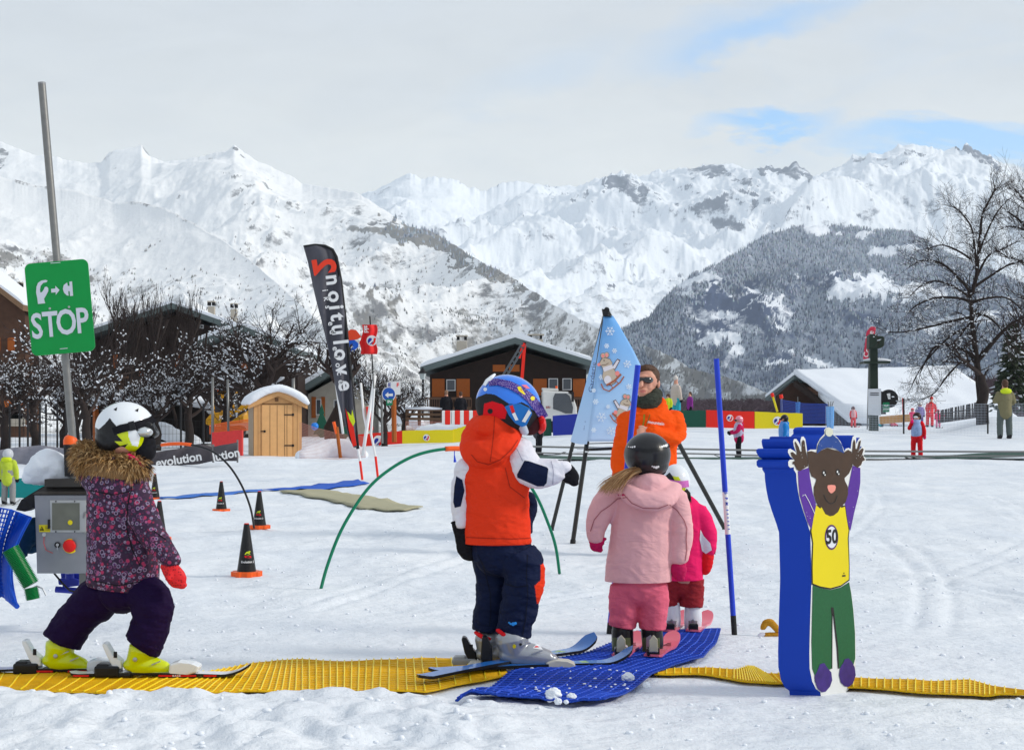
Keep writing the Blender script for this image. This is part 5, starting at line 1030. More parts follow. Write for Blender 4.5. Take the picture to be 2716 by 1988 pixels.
# grey control box
def control_box():
 Y = 7.0; k = Y / F; D = .20
 r = thing('control_box', 'grey metal control box with window, red push button and warning label', 'control box', tuple(at(170, 1600, Y + .1)))
 mb = MB(); mb.poly([at(91, 1312, Y), at(262, 1312, Y), at(264, 1520, Y), at(98, 1520, Y)], Vector((0, D, 0))); cab = bevel(mb.build('cabinet', mat('grey_painted_steel', (.27, .28, .31), .4, metal=.25, var=.12, vscale=18), r), .003)
 mb = MB(); mb.poly([at(86, 1310, Y - .01), at(118, 1290, Y + .03), at(150, 1284, Y + .05), at(262, 1284, Y + .05), at(266, 1310, Y - .01)], Vector((0, D, 0))); mb.poly([at(118, 1270, Y), at(262, 1268, Y), at(262, 1290, Y), at(118, 1291, Y)], Vector((0, D, 0)))
 mb.build('hood', mat('dirty_black_cover', (.035, .032, .03), .55, var=.5), r)
 mb = MB(); mb.poly([at(42, 1352, Y + .02), at(56, 1325, Y + .03), (at(88, 1305, Y + .03)), at(122, 1285, Y + .05), at(118, 1300, Y + .03), at(92, 1322, Y + .02), at(90, 1345, Y + .02), at(66, 1356, Y + .02)], Vector((0, .1, 0))); mb.build('cover_flap', M_BLACKM, r)
 mb = MB(); mb.poly([at(132, 1326, Y - .008), at(228, 1326, Y - .008), at(228, 1411, Y - .008), at(133, 1411, Y - .008)], Vector((0, .008, 0))); fr = bevel(mb.build('window_frame', mat('pale_frame', (.42, .43, .44), .4, metal=.2, var=.1), cab), .002)
 mb = MB(); mb.poly([at(138, 1333, Y - .010), at(211, 1333, Y - .010), at(211, 1405, Y - .010), at(138, 1405, Y - .010)], Vector((0, .002, 0))); gl = mb.build('window_pane', mat('dusty_pane', (.12, .125, .10), .25, var=.35, vscale=12, coat=.5), fr)
 mb = MB(); mb.ball(at(186, 1385, Y - .012), (.012, .002, .012), 14, 8); mb.build('yellow_knob', M_YELLOW, gl)
 for x in (148, 198):
  for y in (1329, 1409): q = MB(); q.tube([at(x, y, Y - .013), at(x, y, Y - .008)], .0035, 10); q.build('screw', M_BLACKM, fr)
 q = MB(); q.box(at(130, 1389, Y - .008), (.010, .012, .045)); q.build('latch', M_BLACKM, cab)
 q = MB(); q.tube([at(222, 1372, Y - .004), at(224, 1358, Y - .02), at(236, 1354, Y - .02), at(238, 1400, Y - .02), at(232, 1420, Y - .02), at(224, 1412, Y - .004)], .006, 8); q.build('handle', M_GREYP, cab)
 q = MB(); q.poly([at(103, 1391, Y - .002), at(135, 1391, Y - .002), at(135, 1410, Y - .002), at(104, 1410, Y - .002)], Vector((0, .002, 0))); wl = q.build('warning_label', M_YELLOW, cab)
 for cx in (111,): q = MB(); q.poly([at(cx - 6, 1406, Y - .0035), at(cx + 6, 1406, Y - .0035), at(cx, 1395, Y - .0035)], Vector((0, .001, 0))); q.build('warning_triangle', M_BLACKM, wl); put_text('warning_mark', '!', .014, M_YELLOW, wl, at(cx, 1401.5, Y - .005), (1, 0, 0), (0, 0, 1), .0003, .0006)
 for y_ in (1396, 1400, 1404): q = MB(); q.bar(at(120, y_, Y - .003), at(131, y_, Y - .003), .001, .002); q.build('print_line', M_BLACKM, wl)
 q = MB(); q.tube([at(187, 1447, Y - .005), at(187, 1447, Y)], .036, 32); yl = q.build('button_plate', M_YELLOW, cab)
 q = MB(); q.ball(at(184, 1447, Y - .012), (.032, .014, .032), 32, 16); auto_smooth(q.build('push_button', M_REDP, yl), 60)
 q = MB(); q.tube([at(152, 1444, Y - .012), at(152, 1444, Y)], .014, 20); kl = q.build('key_switch', M_BLACKP, cab); q = MB(); q.tube([at(152, 1444, Y - .02), at(152, 1444, Y - .01)], .007, 12); q.bar(at(152, 1448, Y - .02), at(152, 1458, Y - .022), .003, .002); q.build('key', M_STEEL, kl)
 q = MB(); q.tube([at(117, 1417, Y - .006), at(117, 1417, Y)], .010, 16); q.build('lamp', M_STEEL, cab)
 q = MB(); q.tube([at(117, 1420, Y - .004), at(116, 1440, Y - .006), at(122, 1458, Y - .006), at(140, 1466, Y - .004)], .0012, 5); q.build('chain', M_REDP, cab)
 q = MB(); q.tube([at(144, 1520, Y + .05), at(165, 1545, Y + .02), at(185, 1565, Y - .02), at(205, 1570, Y - .03)], .005, 8); q.build('cable', M_BLACKM, r)
 q = MB(); q.box(at(222, 1560, Y + .1), (.035, .035, .17)); q.build('stand', M_GALV, r)
control_box()
def blob_snow(name, label, cat, pts, Y, group=None, flat=.9, vox=.012, w=.012, ws=12, seed=1):
 mb = MB();
 for p in pts: chain(mb, p, Y, flat)
 o = link(name, fuse(mb, vox, 3, w, ws, seed), M_SNOW, None, True); origin_to(o, at(pts[0][0][0], pts[0][0][1] + 10, Y)); tag(o, label, cat, group); return o
blob_snow('snow_heap', 'rounded heap of snow lying on the grey control box', 'snow', [[(95, 1245, .1, 34), (130, 1225, .1, 36), (160, 1240, .1, 30)], [(70, 1268, .1, 16), (140, 1264, .1, 22), (215, 1264, .1, 12)], [(118, 1215, .1, 22), (140, 1222, .1, 24)]], 7.0)
# blue safety mesh, green spring, blue anchor, auger
def blue_mesh():
 bm_ = mat('blue_net_plastic', (.005, .07, .50), .45, var=.15)
 r = thing('safety_net', 'sagging blue plastic mesh hanging at the left edge beside the control box', 'net', tuple(at(20, 1600, 6.9)))
 top = [(-90, 1340), (-10, 1345), (30, 1352), (83, 1372)]; bot = [(-90, 1580), (-20, 1590), (5, 1580), (46, 1605)]
 nu, nv = 20, 40; P = []
 for i in range(nu + 1):
  u = i / nu; row = []
  xt = np.interp(u, [0, .4, .6, 1], [t[0] for t in top]); yt = np.interp(u, [0, .4, .6, 1], [t[1] for t in top]); xb = np.interp(u, [0, .4, .6, 1], [t[0] for t in bot]); yb = np.interp(u, [0, .4, .6, 1], [t[1] for t in bot])
  for j in range(nv + 1):
   v = j / nv; x = xt + (xb - xt) * v - 30 * sin(pi * v) * u; y = yt + (yb - yt) * v
   row.append(at(x, y, 6.9 + .06 * sin(u * 9 + v * 3) + .1 * v))
  P.append(row)
 mb = MB()
 for i in range(nu + 1): mb.tube(P[i][::2], .004 if (i % 3) else .009, 5)
 for j in range(0, nv + 1, 2): mb.tube([P[i][j] for i in range(nu + 1)], .004, 5)
 mb.build('mesh_strands', bm_, r)
 mb = MB()
 for a, b, off in ((0, 7, .02), (15, 20, -.01)): mb.grid([[p + Vector((0, off, 0)) for p in P[i]] for i in range(a, b + 1)])
 o = mb.build('mesh_fold', bm_, r); m = o.modifiers.new('s', 'SOLIDIFY'); m.thickness = .008; eval_mods(o)
 mb = MB(); mb.tube([at(18, 1560, 7.0), at(30, 1590, 6.95), at(46, 1608, 6.9)], [.02, .018, .012], 8); mb.build('hanging_strip', bm_, r)
blue_mesh()
def spring():
 gm = mat('green_hose_plastic', (.0, .20, .045), .35, var=.1); Y = 6.75
 r = thing('spring_buffer', 'green ribbed hose with a short ribbed end piece leaning in the snow', 'hose', tuple(at(83, 1590, Y)))
 for nm, a, b, rad, nr in (('ribbed_hose', (28, 1455), (82, 1550), .038, 26), ('hose_end', (82, 1558), (88, 1588), .031, 9)):
  pa, pb = at(*a, Y), at(*b, Y); n = nr * 4; pts = [pa.lerp(pb, i / n) for i in range(n + 1)]; rs = [rad * (1 + .09 * (1 if (i % 4) < 2 else -1)) for i in range(n + 1)]
  mb = MB(); mb.tube(pts, rs, 22); mb.build(nm, gm, r)
 mb = MB(); mb.tube([at(84, 1560, Y), at(98, 1553, Y), at(113, 1560, Y), at(122, 1578, Y)], .004, 6); mb.build('wire', M_STEEL, r)
spring()
def anchor():
 am = mat('blue_painted_steel', (.02, .035, .36), .35, var=.12); Y = 7.25
 r = thing('winch_base', 'blue painted steel base standing in the snow below the control box', 'machine base', tuple(at(180, 1572, Y)))
 mb = MB(); mb.poly([at(*p, Y) for p in [(160, 1520), (215, 1520), (215, 1552), (166, 1558)]], Vector((0, .08, 0))); mb.poly([at(*p, Y - .03) for p in [(153, 1535), (180, 1530), (210, 1538), (208, 1552), (155, 1550)]], Vector((0, .12, 0))); bevel(mb.build('frame', am, r), .004)
 mb = MB(); mb.tube([at(148, 1562, Y - .05), at(205, 1566, Y - .05)], .016, 12); mb.tube([at(185, 1520, Y - .04), at(185, 1534, Y - .04)], .022, 14); mb.build('foot_bar', am, r)
anchor()
def auger():
 Y = 7.1; r = thing('ground_screw', 'rusty twisted ground screw standing in the snow between the striding legs', 'ground screw', tuple(at(330, 1630, Y)))
 n = 80; mb = MB(); mb.tube([at(322 + 10 * i / n + 4.5 * cos(i * .55), 1560 + 66 * i / n + 1.5 * sin(i * .55), Y + .008 * sin(i * .55)) for i in range(n + 1)], [.0085 * (1 - .6 * i / n) for i in range(n + 1)], 8)
 mb.build('twisted_rod', mat('weathered_iron', (.16, .13, .10), .6, metal=.5, var=.4), r, True)
auger()
mb = MB(); chain(mb, [(92, 1390, .12, 26), (72, 1430, .12, 22), (60, 1470, .12, 14)], 7.0); chain(mb, [(95, 1440, .2, 22), (80, 1462, .2, 12)], 7.0)
o = link('tarpaulin', fuse(mb, .01, 3, .01, 14), cloth('dark_teal_tarp', (.01, .05, .10)), None, True); origin_to(o, at(80, 1480, 7.1)); tag(o, 'crumpled dark blue tarpaulin tucked behind the control box', 'tarpaulin')
# mats
def mat_sheet(name, label, L_, R_, col, lines_along, lines_across, CR, AR, h=.012, wav=.003, seed=1, group=None, cat='mat'):
 """L_, R_ : matching px outlines on the ground; woven rubber mat with raised ribs"""
 n = len(L_); gl = [gp(*p) for p in L_]; gr = [gp(*p) for p in R_]; nu, nv = 60, 90; P = []
 def pl(pts, t): x = t * (n - 1); i = min(int(x), n - 2); f = x - i; return pts[i].lerp(pts[i + 1], f)
 for j in range(nv + 1):
  a, b = pl(gl, j / nv), pl(gr, j / nv); row = []
  for i in range(nu + 1):
   p = a.lerp(b, i / nu); z = zt(p.x, p.y) + h + wav * float(fbm(p.x * 3, p.y * 3, 2, seed)); row.append(Vector((p.x, p.y, z)))
  P.append(row)
 m = mat(name + '_rubber', col, .5, var=.22, vscale=14, bump=.7, bscale=180, bdist=.004)
 r = thing(name, label, cat, tuple(gl[0].lerp(gr[0], .5)), group)
 mb = MB(); mb.grid(P); o = mb.build('mat_sheet', m, r, True); md = o.modifiers.new('s', 'SOLIDIFY'); md.thickness = .006; md.offset = 0; eval_mods(o)
 light = mat(name + '_rib', [min(1, c * 1.5 + .02) for c in col], .45, var=.2)
 mb = MB()
 for q in range(lines_across):
  x = (q + .5) / lines_across; j = x * nv; j0 = min(int(j), nv - 1); f = j - j0
  mb.tube([P[j0][i].lerp(P[j0 + 1][i], f) + Vector((0, 0, .006)) for i in range(0, nu + 1, 3)], CR, 5)
 mb.build('cross_ribs', light, r)
 mb = MB()
 for q in range(lines_along):
  x = (q + .5) / lines_along * nu; i0 = min(int(x), nu - 1); f = x - i0
  mb.tube([P[j][i0].lerp(P[j][min(i0 + 1, nu)], f) + Vector((0, 0, .004)) for j in range(0, nv + 1, 2)], AR, 4)
 mb.build('long_ribs', light if AR > .003 else m, r); return r
YM = (.78, .45, .0); BM_ = (.001, .042, .36)
mat_sheet('grip_mat', 'wide yellow ribbed mat under the skis on the left', [(-60, 1793), (200, 1793), (400, 1795), (560, 1790), (640, 1774), (730, 1760), (800, 1757), (900, 1764), (1005, 1759), (1120, 1752), (1340, 1765)], [(-60, 1828), (120, 1846), (300, 1850), (440, 1850), (560, 1853), (700, 1853), (800, 1850), (900, 1846), (1000, 1844), (1130, 1845), (1345, 1800)], YM, 18, 54, .0034, .0024, .014, seed=3, group='yellow grip mats')
mat_sheet('grip_mat', 'thin yellow mat half sunk in snow behind the bear figure on the right', [(1735, 1786), (1850, 1783), (1950, 1786), (1980, 1778), (2000, 1779), (2030, 1796), (2130, 1803), (2260, 1808), (2370, 1812), (2480, 1816), (2570, 1814), (2640, 1832), (2800, 1862)], [(1735, 1798), (1850, 1798), (1950, 1814), (1990, 1818), (2030, 1820), (2060, 1822), (2140, 1826), (2260, 1834), (2370, 1842), (2480, 1852), (2570, 1858), (2640, 1862), (2800, 1872)], YM, 7, 64, .003, .0022, .016, seed=5, group='yellow grip mats')
mat_sheet('grip_mat', 'bright blue ribbed mat crossing over the yellow one in the middle', [(1207, 1895), (1290, 1852), (1350, 1800), (1450, 1770), (1560, 1745), (1640, 1712), (1690, 1688)], [(1605, 1884), (1660, 1858), (1728, 1805), (1792, 1778), (1866, 1757), (1902, 1715), (1912, 1683)], BM_, 13, 60, .0022, .0042, .026, seed=8)
_R = random.Random(4)
for i, (x, y, q) in enumerate([(1467, 1872, 19), (1516, 1872, 12), (1666, 1812, 15), (1480, 1885, 9), (1502, 1884, 6), (1715, 1830, 9)]):
 p = gp(x, y + q * .6); mb = MB(); rr = q * p.y / F; mb.ball(p + Vector((0, 0, rr * .75 + .02)), (rr * 1.1, rr, rr * .9), 20, 14)
 for _ in range(5): mb.ball(p + Vector((_R.uniform(-1, 1) * rr * .7, _R.uniform(-.5, .5) * rr, rr * _R.uniform(.3, .9) + .02)), rr * _R.uniform(.4, .6), 10, 8)
 lab = ['largest snow lump at the near edge of the blue mat', 'snow lump just right of the largest one on the blue mat', 'round snowball near the right edge of the blue mat', 'small snow crumb beside the largest lump on the blue mat', 'tiny snow crumb between two lumps on the blue mat', 'small snow lump beside the right edge of the blue mat'][i]
 o = link('snow_lump', fuse(mb, rr * .10, 1, rr * .38, 1.1 / rr, i), M_SNOW, None, True); origin_to(o, p); tag(o, lab, 'snow lump', 'snow lumps around the blue mat')
mb = MB()
for _ in range(42):
 x = _R.uniform(1330, 1700); y = _R.uniform(1795, 1880)
 if x < 1400 - (y - 1795) * .9 or x > 1720 - (y - 1795) * 1.0: continue
 p = gp(x, y); mb.ball(p + Vector((0, 0, .036)), (_R.uniform(.002, .008), _R.uniform(.002, .007), .003), 8, 6)
tag(mb.build('snow_crumbs', M_SNOW), 'small crumbs of snow scattered over the blue mat', 'snow', kind='stuff')
def flat_sheet(name, label, poly, mt, h=.012, cat='mat', group=None):
 pts = [gp(*p) + Vector((0, 0, h)) for p in poly]; c = sum(pts, Vector()) / len(pts); P2 = []
 from_ = MB(); vs, es, fs, *_ = delaunay_2d_cdt([Vector((p.x, p.y)) for p in pts] , [], [list(range(len(pts)))], 1, 1e-4)
 bm = bmesh.new(); V = [bm.verts.new((v.x, v.y, 0)) for v in vs]
 for f in fs:
  try: bm.faces.new([V[i] for i in f])
  except Exception: pass
 bmesh.ops.subdivide_edges(bm, edges=bm.edges[:], cuts=6, use_grid_fill=True); bmesh.ops.triangulate(bm, faces=bm.faces[:])
 for v in bm.verts: v.co.z = zt(v.co.x, v.co.y) + h
 me = bpy.data.meshes.new(name); bm.to_mesh(me); bm.free(); o = link(name, me, mt, None, True); md = o.modifiers.new('s', 'SOLIDIFY'); md.thickness = .012; md.offset = -1; eval_mods(o)
 origin_to(o, c); tag(o, label, cat, group); return o
flat_sheet('ground_mat', 'blue carpet strip on the snow between the black cones and the red flagpoles', [(690, 1303), (800, 1292), (950, 1275), (980, 1286), (890, 1294), (780, 1301)], mat('blue_carpet', (.02, .10, .50), .8, var=.1), .03)
flat_sheet('ground_mat', 'faded beige mat lying on the snow behind the green hoop', [(740, 1304), (872, 1304), (960, 1318), (1040, 1333), (1122, 1350), (1070, 1357), (1000, 1354), (940, 1346), (880, 1332), (810, 1322)], mat('beige_mat', (.38, .36, .24), .85, var=.15, vscale=6), .03)
flat_sheet('ground_mat', 'narrow blue strip running past the farther black cones', [(424, 1329), (424, 1322), (560, 1312), (695, 1302), (697, 1304), (580, 1316)], mat('blue_strip', (.05, .16, .52), .8, var=.15), .03)
# cones
def cone():
 r = thing('training_cone', None, 'cone', (0, 0, 0)); H = .35
 prof = [(0, .003), (0, .004)]
 mb = MB(); rs = [(.050, .03), (.066 * .98, .031), (.060, .06), (.018, H), (.012, H + .002)]
 mb.tube([Vector((0, 0, z)) for q, z in rs], [q for q, z in rs], 28); cb = mb.build('cone_body', mat('black_cone_plastic', (.014, .014, .015), .35, var=.2), r); auto_smooth(cb, 30)
 mb = MB(); n = 8; base = []
 for i in range(n * 6): a = 2 * pi * i / (n * 6); q = .098 * (1 + .07 * (1 if cos(a * 8) > .2 else -.4)); base.append(Vector((q * cos(a), q * sin(a), .0)))
 mb.poly(base, Vector((0, 0, .034))); bevel(mb.build('cone_base', M_ORP, r), .006)
 mb = MB(); mb.tube([Vector((0, 0, H + .001)), Vector((0, 0, H + .006))], .016, 16); mb.build('cone_tip', M_REDV, r)
 def fr(x, z): q = .060 + (.018 - .060) * (z - .06) / (H - .06) + .002; a = x / q; return Vector((q * sin(a), -q * cos(a), z))
 for nm, poly, mt in (('leaf_badge', [(-.022, .150), (-.010, .166), (.014, .174), (.022, .168), (.010, .160), (.020, .152), (.004, .146)], M_LIME), ('leaf_badge', [(-.022, .142), (.0, .138), (.022, .142), (.026, .128), (.006, .124), (-.020, .130)], M_REDP)):
  mb = MB(); mb.add([fr(*p) for p in poly], tessellate_polygon([[Vector((p[0], p[1], 0)) for p in poly]])); mb.build(nm, mt, cb)
 me = text_mesh('Evolution 2', .021, 0, .0004)
 for v in me.vertices: v.co = fr(v.co.x, v.co.y + .100)
 link('badge_lettering', me, M_WHITEM, cb); return r
c0 = cone(); first = True
for px, py, lab, rz in ((654, 1534, 'nearest black cone with an orange base', .35), (688, 1413, 'black cone with orange base at the foot of the black hoop', .0), (587, 1358, 'farthest free-standing black cone with orange base', -.1), (411, 1329, 'black cone with orange base just right of the fur-hooded child', -.1), (423, 1432, 'black cone almost hidden behind the sleeve of the fur-hooded child', 0)):
 o = c0 if first else copy_tree(c0); first = False; p = gp(px, py - 4); o.location = p; o.rotation_euler = (0, 0, rz); o['label'] = lab; o['group'] = 'black training cones'
# hoops
def hoop(name, label, pts, Y0, Y1, r, mt, grip, gmt, drop=True):
 n = len(pts); P = [at(x, y, Y0 + (Y1 - Y0) * i / (n - 1)) for i, (x, y) in enumerate(pts)]
 q = cat_rom([(p.x, p.y, p.z) for p in P], 8); P = [Vector(a) for a in q]; root = thing(name, label, 'hoop', tuple(P[0]))
 mb = MB(); mb.tube(P, r, 12); mb.build('hoop_tube', mt, root, True)
 a, b = grip; seg = [p for p in P if a <= CX + F * p.x / p.y <= b and HZ + F * (CAMH - p.z) / p.y < HZ + 100]; mb = MB(); mb.tube(seg, r * 1.6, 14); g = mb.build('hoop_joint', gmt, root, True); return root, seg
r_, seg = hoop('slalom_hoop', 'green plastic hoop arching over the snow behind the boy in the orange vest', [(851, 1562), (868, 1500), (900, 1416), (940, 1345), (985, 1285), (1040, 1240), (1100, 1208), (1165, 1192), (1230, 1190), (1300, 1205), (1370, 1245), (1420, 1310), (1455, 1390), (1474, 1450), (1484, 1520)], 8.9, 9.85, .0105, M_GREENH, (1176, 1260), M_ORP)
mb = MB(); p = seg[len(seg) // 3]; mb.tube([p, p + Vector((0, 0, -.04)), p + Vector((.004, 0, -.09))], [.003, .003, .010], 8); mb.build('tag_ribbon', M_BLUEPOLE, r_)
hoop('slalom_hoop', 'thin black hoop with an orange joint behind the fur-hooded child', [(338, 1400), (345, 1290), (370, 1215), (400, 1190), (440, 1178), (500, 1178), (560, 1195), (605, 1232), (640, 1285), (664, 1345), (674, 1400)], 14.2, 13.4, .010, M_BLACKP, (424, 508), M_ORP)
# blue poles
def pole(name, label, pts, Y, r, bands, group=None):
 root = thing(name, label, 'pole', tuple(at(*pts[-1], Y)), group)
 for nm, a, b, mt in bands:
  pa = Vector(pts[0]).lerp(Vector(pts[-1]), a); pb = Vector(pts[0]).lerp(Vector(pts[-1]), b); mb = MB(); mb.tube([at(pa.x, pa.y, Y), at(pb.x, pb.y, Y)], r * (1.02 if 'grip' in nm else 1), 18); auto_smooth(mb.build(nm, mt, root))
 return root
pr_ = pole('slalom_pole', 'blue slalom pole with a white band and black foot beside the bear figure', [(1900, 951), (1948, 1682)], 7.02, .0135, [('upper_tube', 0, .483, M_BLUEPOLE), ('white_band', .483, .636, M_WHITEM), ('lower_tube', .636, .93, M_BLUEPOLE), ('foot_grip', .93, 1.0, M_BLACKM)])
for i, ch in enumerate('SPM'): put_text('band_lettering', ch, .020, M_BLUEPOLE, pr_, at(1925 + i * 1.2, 1307 + i * 14, 7.02 - .0150), (0, 0, -1), (1, 0, 0), .0004, .0006)
for i in range(6): q = MB(); q.box(at(1929.5 + i * .75, 1352 + i * 10, 7.02 - .0145), (.010, .002, .004)); q.build('band_print', M_BLUEPOLE, pr_)
pole('slalom_pole', 'blue slalom pole held in front of the man in orange', [(1692, 968), (1668, 1190), (1640, 1690)], 7.05, .0145, [('upper_tube', 0, .93, M_BLUEPOLE), ('foot_grip', .93, 1.0, M_BLACKM)]) if False else None
def pole2():
 root = thing('slalom_pole', 'blue slalom pole rising in front of the man in orange', 'pole', tuple(at(1616, 1692, 7.05)))
 mb = MB(); mb.tube([at(1692, 968, 7.05), at(1676, 1120, 7.05), at(1640, 1460, 7.05), at(1619, 1650, 7.05)], .0142, 18); auto_smooth(mb.build('upper_tube', M_BLUEPOLE, root)); mb = MB(); mb.tube([at(1619, 1650, 7.05), at(1615, 1692, 7.05)], .0145, 18); auto_smooth(mb.build('foot_grip', M_BLACKM, root))
pole2()
# yellow mittens / lump on the snow
def lost_glove():
 Y = 7.0; m = cloth('mustard_mitten_cloth', (.50, .24, .02), scale=20)
 r = thing('mitten_pair', 'mustard yellow mittens lying in the snow behind the bear figure', 'mittens', tuple(at(2045, 1690, Y)))
 mb = MB(); chain(mb, [(2030, 1684, 0, 8), (2052, 1684, 0, 9), (2075, 1682, 0, 9)], Y); solid('mitten', m, r, mb, .003, 2, .003, 40)
 mb = MB(); chain(mb, [(2024, 1664, 0, 8), (2030, 1652, 0, 9), (2044, 1650, 0, 10), (2056, 1662, 0, 9), (2064, 1672, 0, 8)], Y); solid('mitten', m, r, mb, .003, 2, .003, 40)
 mb = MB(); chain(mb, [(2016, 1684, 0, 7), (2026, 1682, 0, 7)], Y); solid('mitten_cuff', M_WHITEC, r, mb, .003, 2)
lost_glove()
# bear figure: thick foam block with a painted front
def bear():
 x0, y0 = 2185, 1835; O = at(x0, y0, 5.47); T = Vector((.76, .65, 0)).normalized(); n_ = Vector((T.y, -T.x, 0)); cam0 = Vector((0, 0, CAMH)); E = Vector((-.112, .030, 0))
 def Q(px, py, off=0):
  d = at(px, py, 1) - cam0; t = (O - cam0).dot(n_) / d.dot(n_); return cam0 + d * t + n_ * off
 r = thing('foam_figure', 'foam bear-shaped figure with raised arms, yellow vest marked 50 and thick blue sides', 'figure', tuple(Q(2215, 1840)))
 Z = lambda L_: [(1950 + a * 400 / 1652, 1100 + b * 400 / 1652) for a, b in L_]      # from the enlarged view
 Zl = lambda L_: [(1950 + a * 766 / 2257, 1500 + b * 766 / 2257) for a, b in L_]
 white = Z([(820, 1290), (790, 1190), (745, 1060), (705, 930), (685, 830), (670, 720), (665, 640), (640, 600), (640, 570), (600, 578), (580, 555), (578, 510), (595, 490), (640, 485), (600, 455), (575, 410), (578, 378), (600, 368), (640, 390), (665, 412), (640, 340), (632, 290), (642, 262), (668, 262), (695, 300), (715, 350), (712, 280), (722, 240), (745, 235), (765, 262), (778, 340), (785, 400), (820, 378), (885, 378), (895, 320), (925, 260), (975, 205), (972, 165), (990, 140), (1025, 133), (1055, 148), (1068, 180), (1062, 208), (1110, 240), (1150, 290), (1180, 360), (1192, 398), (1210, 368), (1240, 360), (1262, 372), (1272, 290), (1285, 238), (1305, 222), (1322, 248), (1322, 320), (1345, 270), (1365, 248), (1382, 262), (1375, 310), (1355, 385), (1385, 345), (1408, 345), (1420, 370), (1415, 410), (1400, 450), (1425, 465), (1428, 500), (1395, 520), (1375, 560), (1368, 650), (1368, 760), (1350, 880), (1320, 990), (1290, 1110), (1250, 1260), (1240, 1290)])
 lower = Zl([(878, 0), (888, 120), (905, 200), (922, 330), (938, 520), (940, 690), (935, 860), (925, 900), (890, 925), (885, 960), (850, 1000), (735, 1030), (668, 1020), (664, 985), (630, 960), (600, 900), (580, 800), (578, 680), (582, 500), (588, 300), (594, 120), (592, 0)])
 right = [p for p in lower[:]]; outline = white + lower
 mb = MB(); mb.poly([Q(*p) for p in outline], E)
 bmf = mat('blue_foam', (.002, .045, .42), .6, var=.05, vscale=6)
 b = mb.build('foam_block', [bmf], r); auto_smooth(b, 32)
 wm = mat('figure_white', (.72, .73, .72), .5, var=.05); brown = mat('figure_brown', (.055, .028, .015), .5, var=.35, vscale=14); pur = mat('figure_violet', (.085, .02, .28), .45, var=.1); yel = mat('figure_yellow', (.74, .60, .0), .4, var=.05); grn = mat('figure_green', (.012, .105, .035), .55, var=.25, vscale=120); nav = mat('figure_navy', (.01, .05, .24), .5, var=.3, vscale=20); blk = mat('figure_outline', (.012, .01, .01), .5); vio = mat('figure_boot_violet', (.045, .02, .17), .5, var=.5, vscale=30); pk = mat('figure_nose', (.80, .28, .22), .4)
 def pl(nm, poly, mt, off): q = MB(); q.poly([Q(*p, off) for p in poly]); me = q.mesh(); o = link(nm, me, mt, r); return o
 pl('white_border', outline, wm, .0012)
 pl('sleeve', Z([(682, 615), (800, 575), (815, 690), (845, 860), (875, 960), (880, 1040), (830, 1250), (790, 1180), (745, 1040), (700, 880), (688, 760)]), pur, .0028)
 pl('sleeve', Z([(1280, 555), (1365, 580), (1365, 740), (1345, 880), (1300, 1060), (1255, 1270), (1230, 1200), (1205, 1020), (1195, 960), (1240, 760)]), pur, .0028)
 pl('hand', Z([(645, 300), (655, 290), (690, 350), (705, 400), (722, 400), (722, 300), (738, 270), (755, 290), (768, 400), (785, 470), (790, 560), (700, 615), (670, 600), (640, 540), (620, 535), (625, 510), (650, 500), (612, 450), (600, 410), (625, 405), (665, 440), (668, 400)]), brown, .0030)
 pl('hand', Z([(1275, 400), (1285, 300), (1298, 265), (1310, 300), (1312, 370), (1330, 370), (1350, 290), (1372, 275), (1362, 340), (1345, 400), (1385, 362), (1402, 375), (1385, 430), (1405, 470), (1418, 490), (1385, 510), (1375, 545), (1330, 580), (1285, 545), (1265, 480)]), brown, .0030)
 pl('head', Z([(780, 400), (830, 395), (880, 410), (1000, 360), (1180, 410), (1230, 380), (1265, 400), (1285, 480), (1275, 560), (1240, 640), (1190, 690), (1195, 720), (1225, 780), (1230, 860), (1205, 950), (1150, 1010), (1140, 1000), (1120, 1060), (1070, 1100), (1030, 1105), (980, 1085), (940, 1010), (925, 1010), (925, 1020), (880, 960), (855, 870), (855, 790), (880, 720), (880, 700), (830, 670), (805, 600), (790, 520)]), brown, .0034)
 pl('hat', Z([(885, 425), (895, 340), (925, 275), (985, 215), (1060, 215), (1120, 265), (1160, 330), (1185, 420), (1140, 400), (1080, 365), (1000, 355), (940, 380)]), nav, .0042)
 pl('pompom', Z(ellipse(1020, 188, 42, 48, 24)), mat('pompom_cream', (.62, .63, .52), .5), .0046)
 for cx, cy in ((965, 635), (1115, 625)):
  e = pl('eye', Z(ellipse(cx, cy, 24, 36, 16)), blk, .0042); pl('eye_glint', Z(ellipse(cx - 6, cy - 4, 8, 14, 10)), wm, .0050); pl('eye_glint', Z(ellipse(cx + 8, cy + 20, 7, 9, 10)), wm, .0050)
 pl('nose', Z([(1000, 790), (1005, 768), (1045, 763), (1085, 768), (1093, 790), (1085, 825), (1060, 850), (1040, 858), (1015, 835)]), pk, .0042)
 pl('smile', Z(strap([(960, 870), (985, 930), (1020, 965), (1050, 970), (1085, 945), (1110, 880)], 5)), blk, .0042)
 vest = Z([(880, 985), (925, 1025), (940, 1000), (985, 1085), (1030, 1108), (1070, 1100), (1120, 1060), (1145, 1005), (1160, 1015), (1195, 1000), (1208, 1100), (1235, 1260), (1225, 1350), (1232, 1500), (1238, 1660)]) + Zl([(882, 105), (820, 150), (740, 172), (660, 158), (602, 135), (600, 30)]) + Z([(842, 1600), (848, 1400), (828, 1270), (850, 1130)])
 big = Z([(868, 985), (1205, 990), (1220, 1100), (1248, 1262), (1238, 1350), (1244, 1500), (1248, 1660)]) + Zl([(890, 112), (820, 162), (740, 184), (655, 170), (594, 145), (592, 30)]) + Z([(830, 1600), (838, 1400), (815, 1270), (838, 1130)])
 pl('vest_outline', big, blk, .0024); v = pl('vest', vest, yel, .0032)
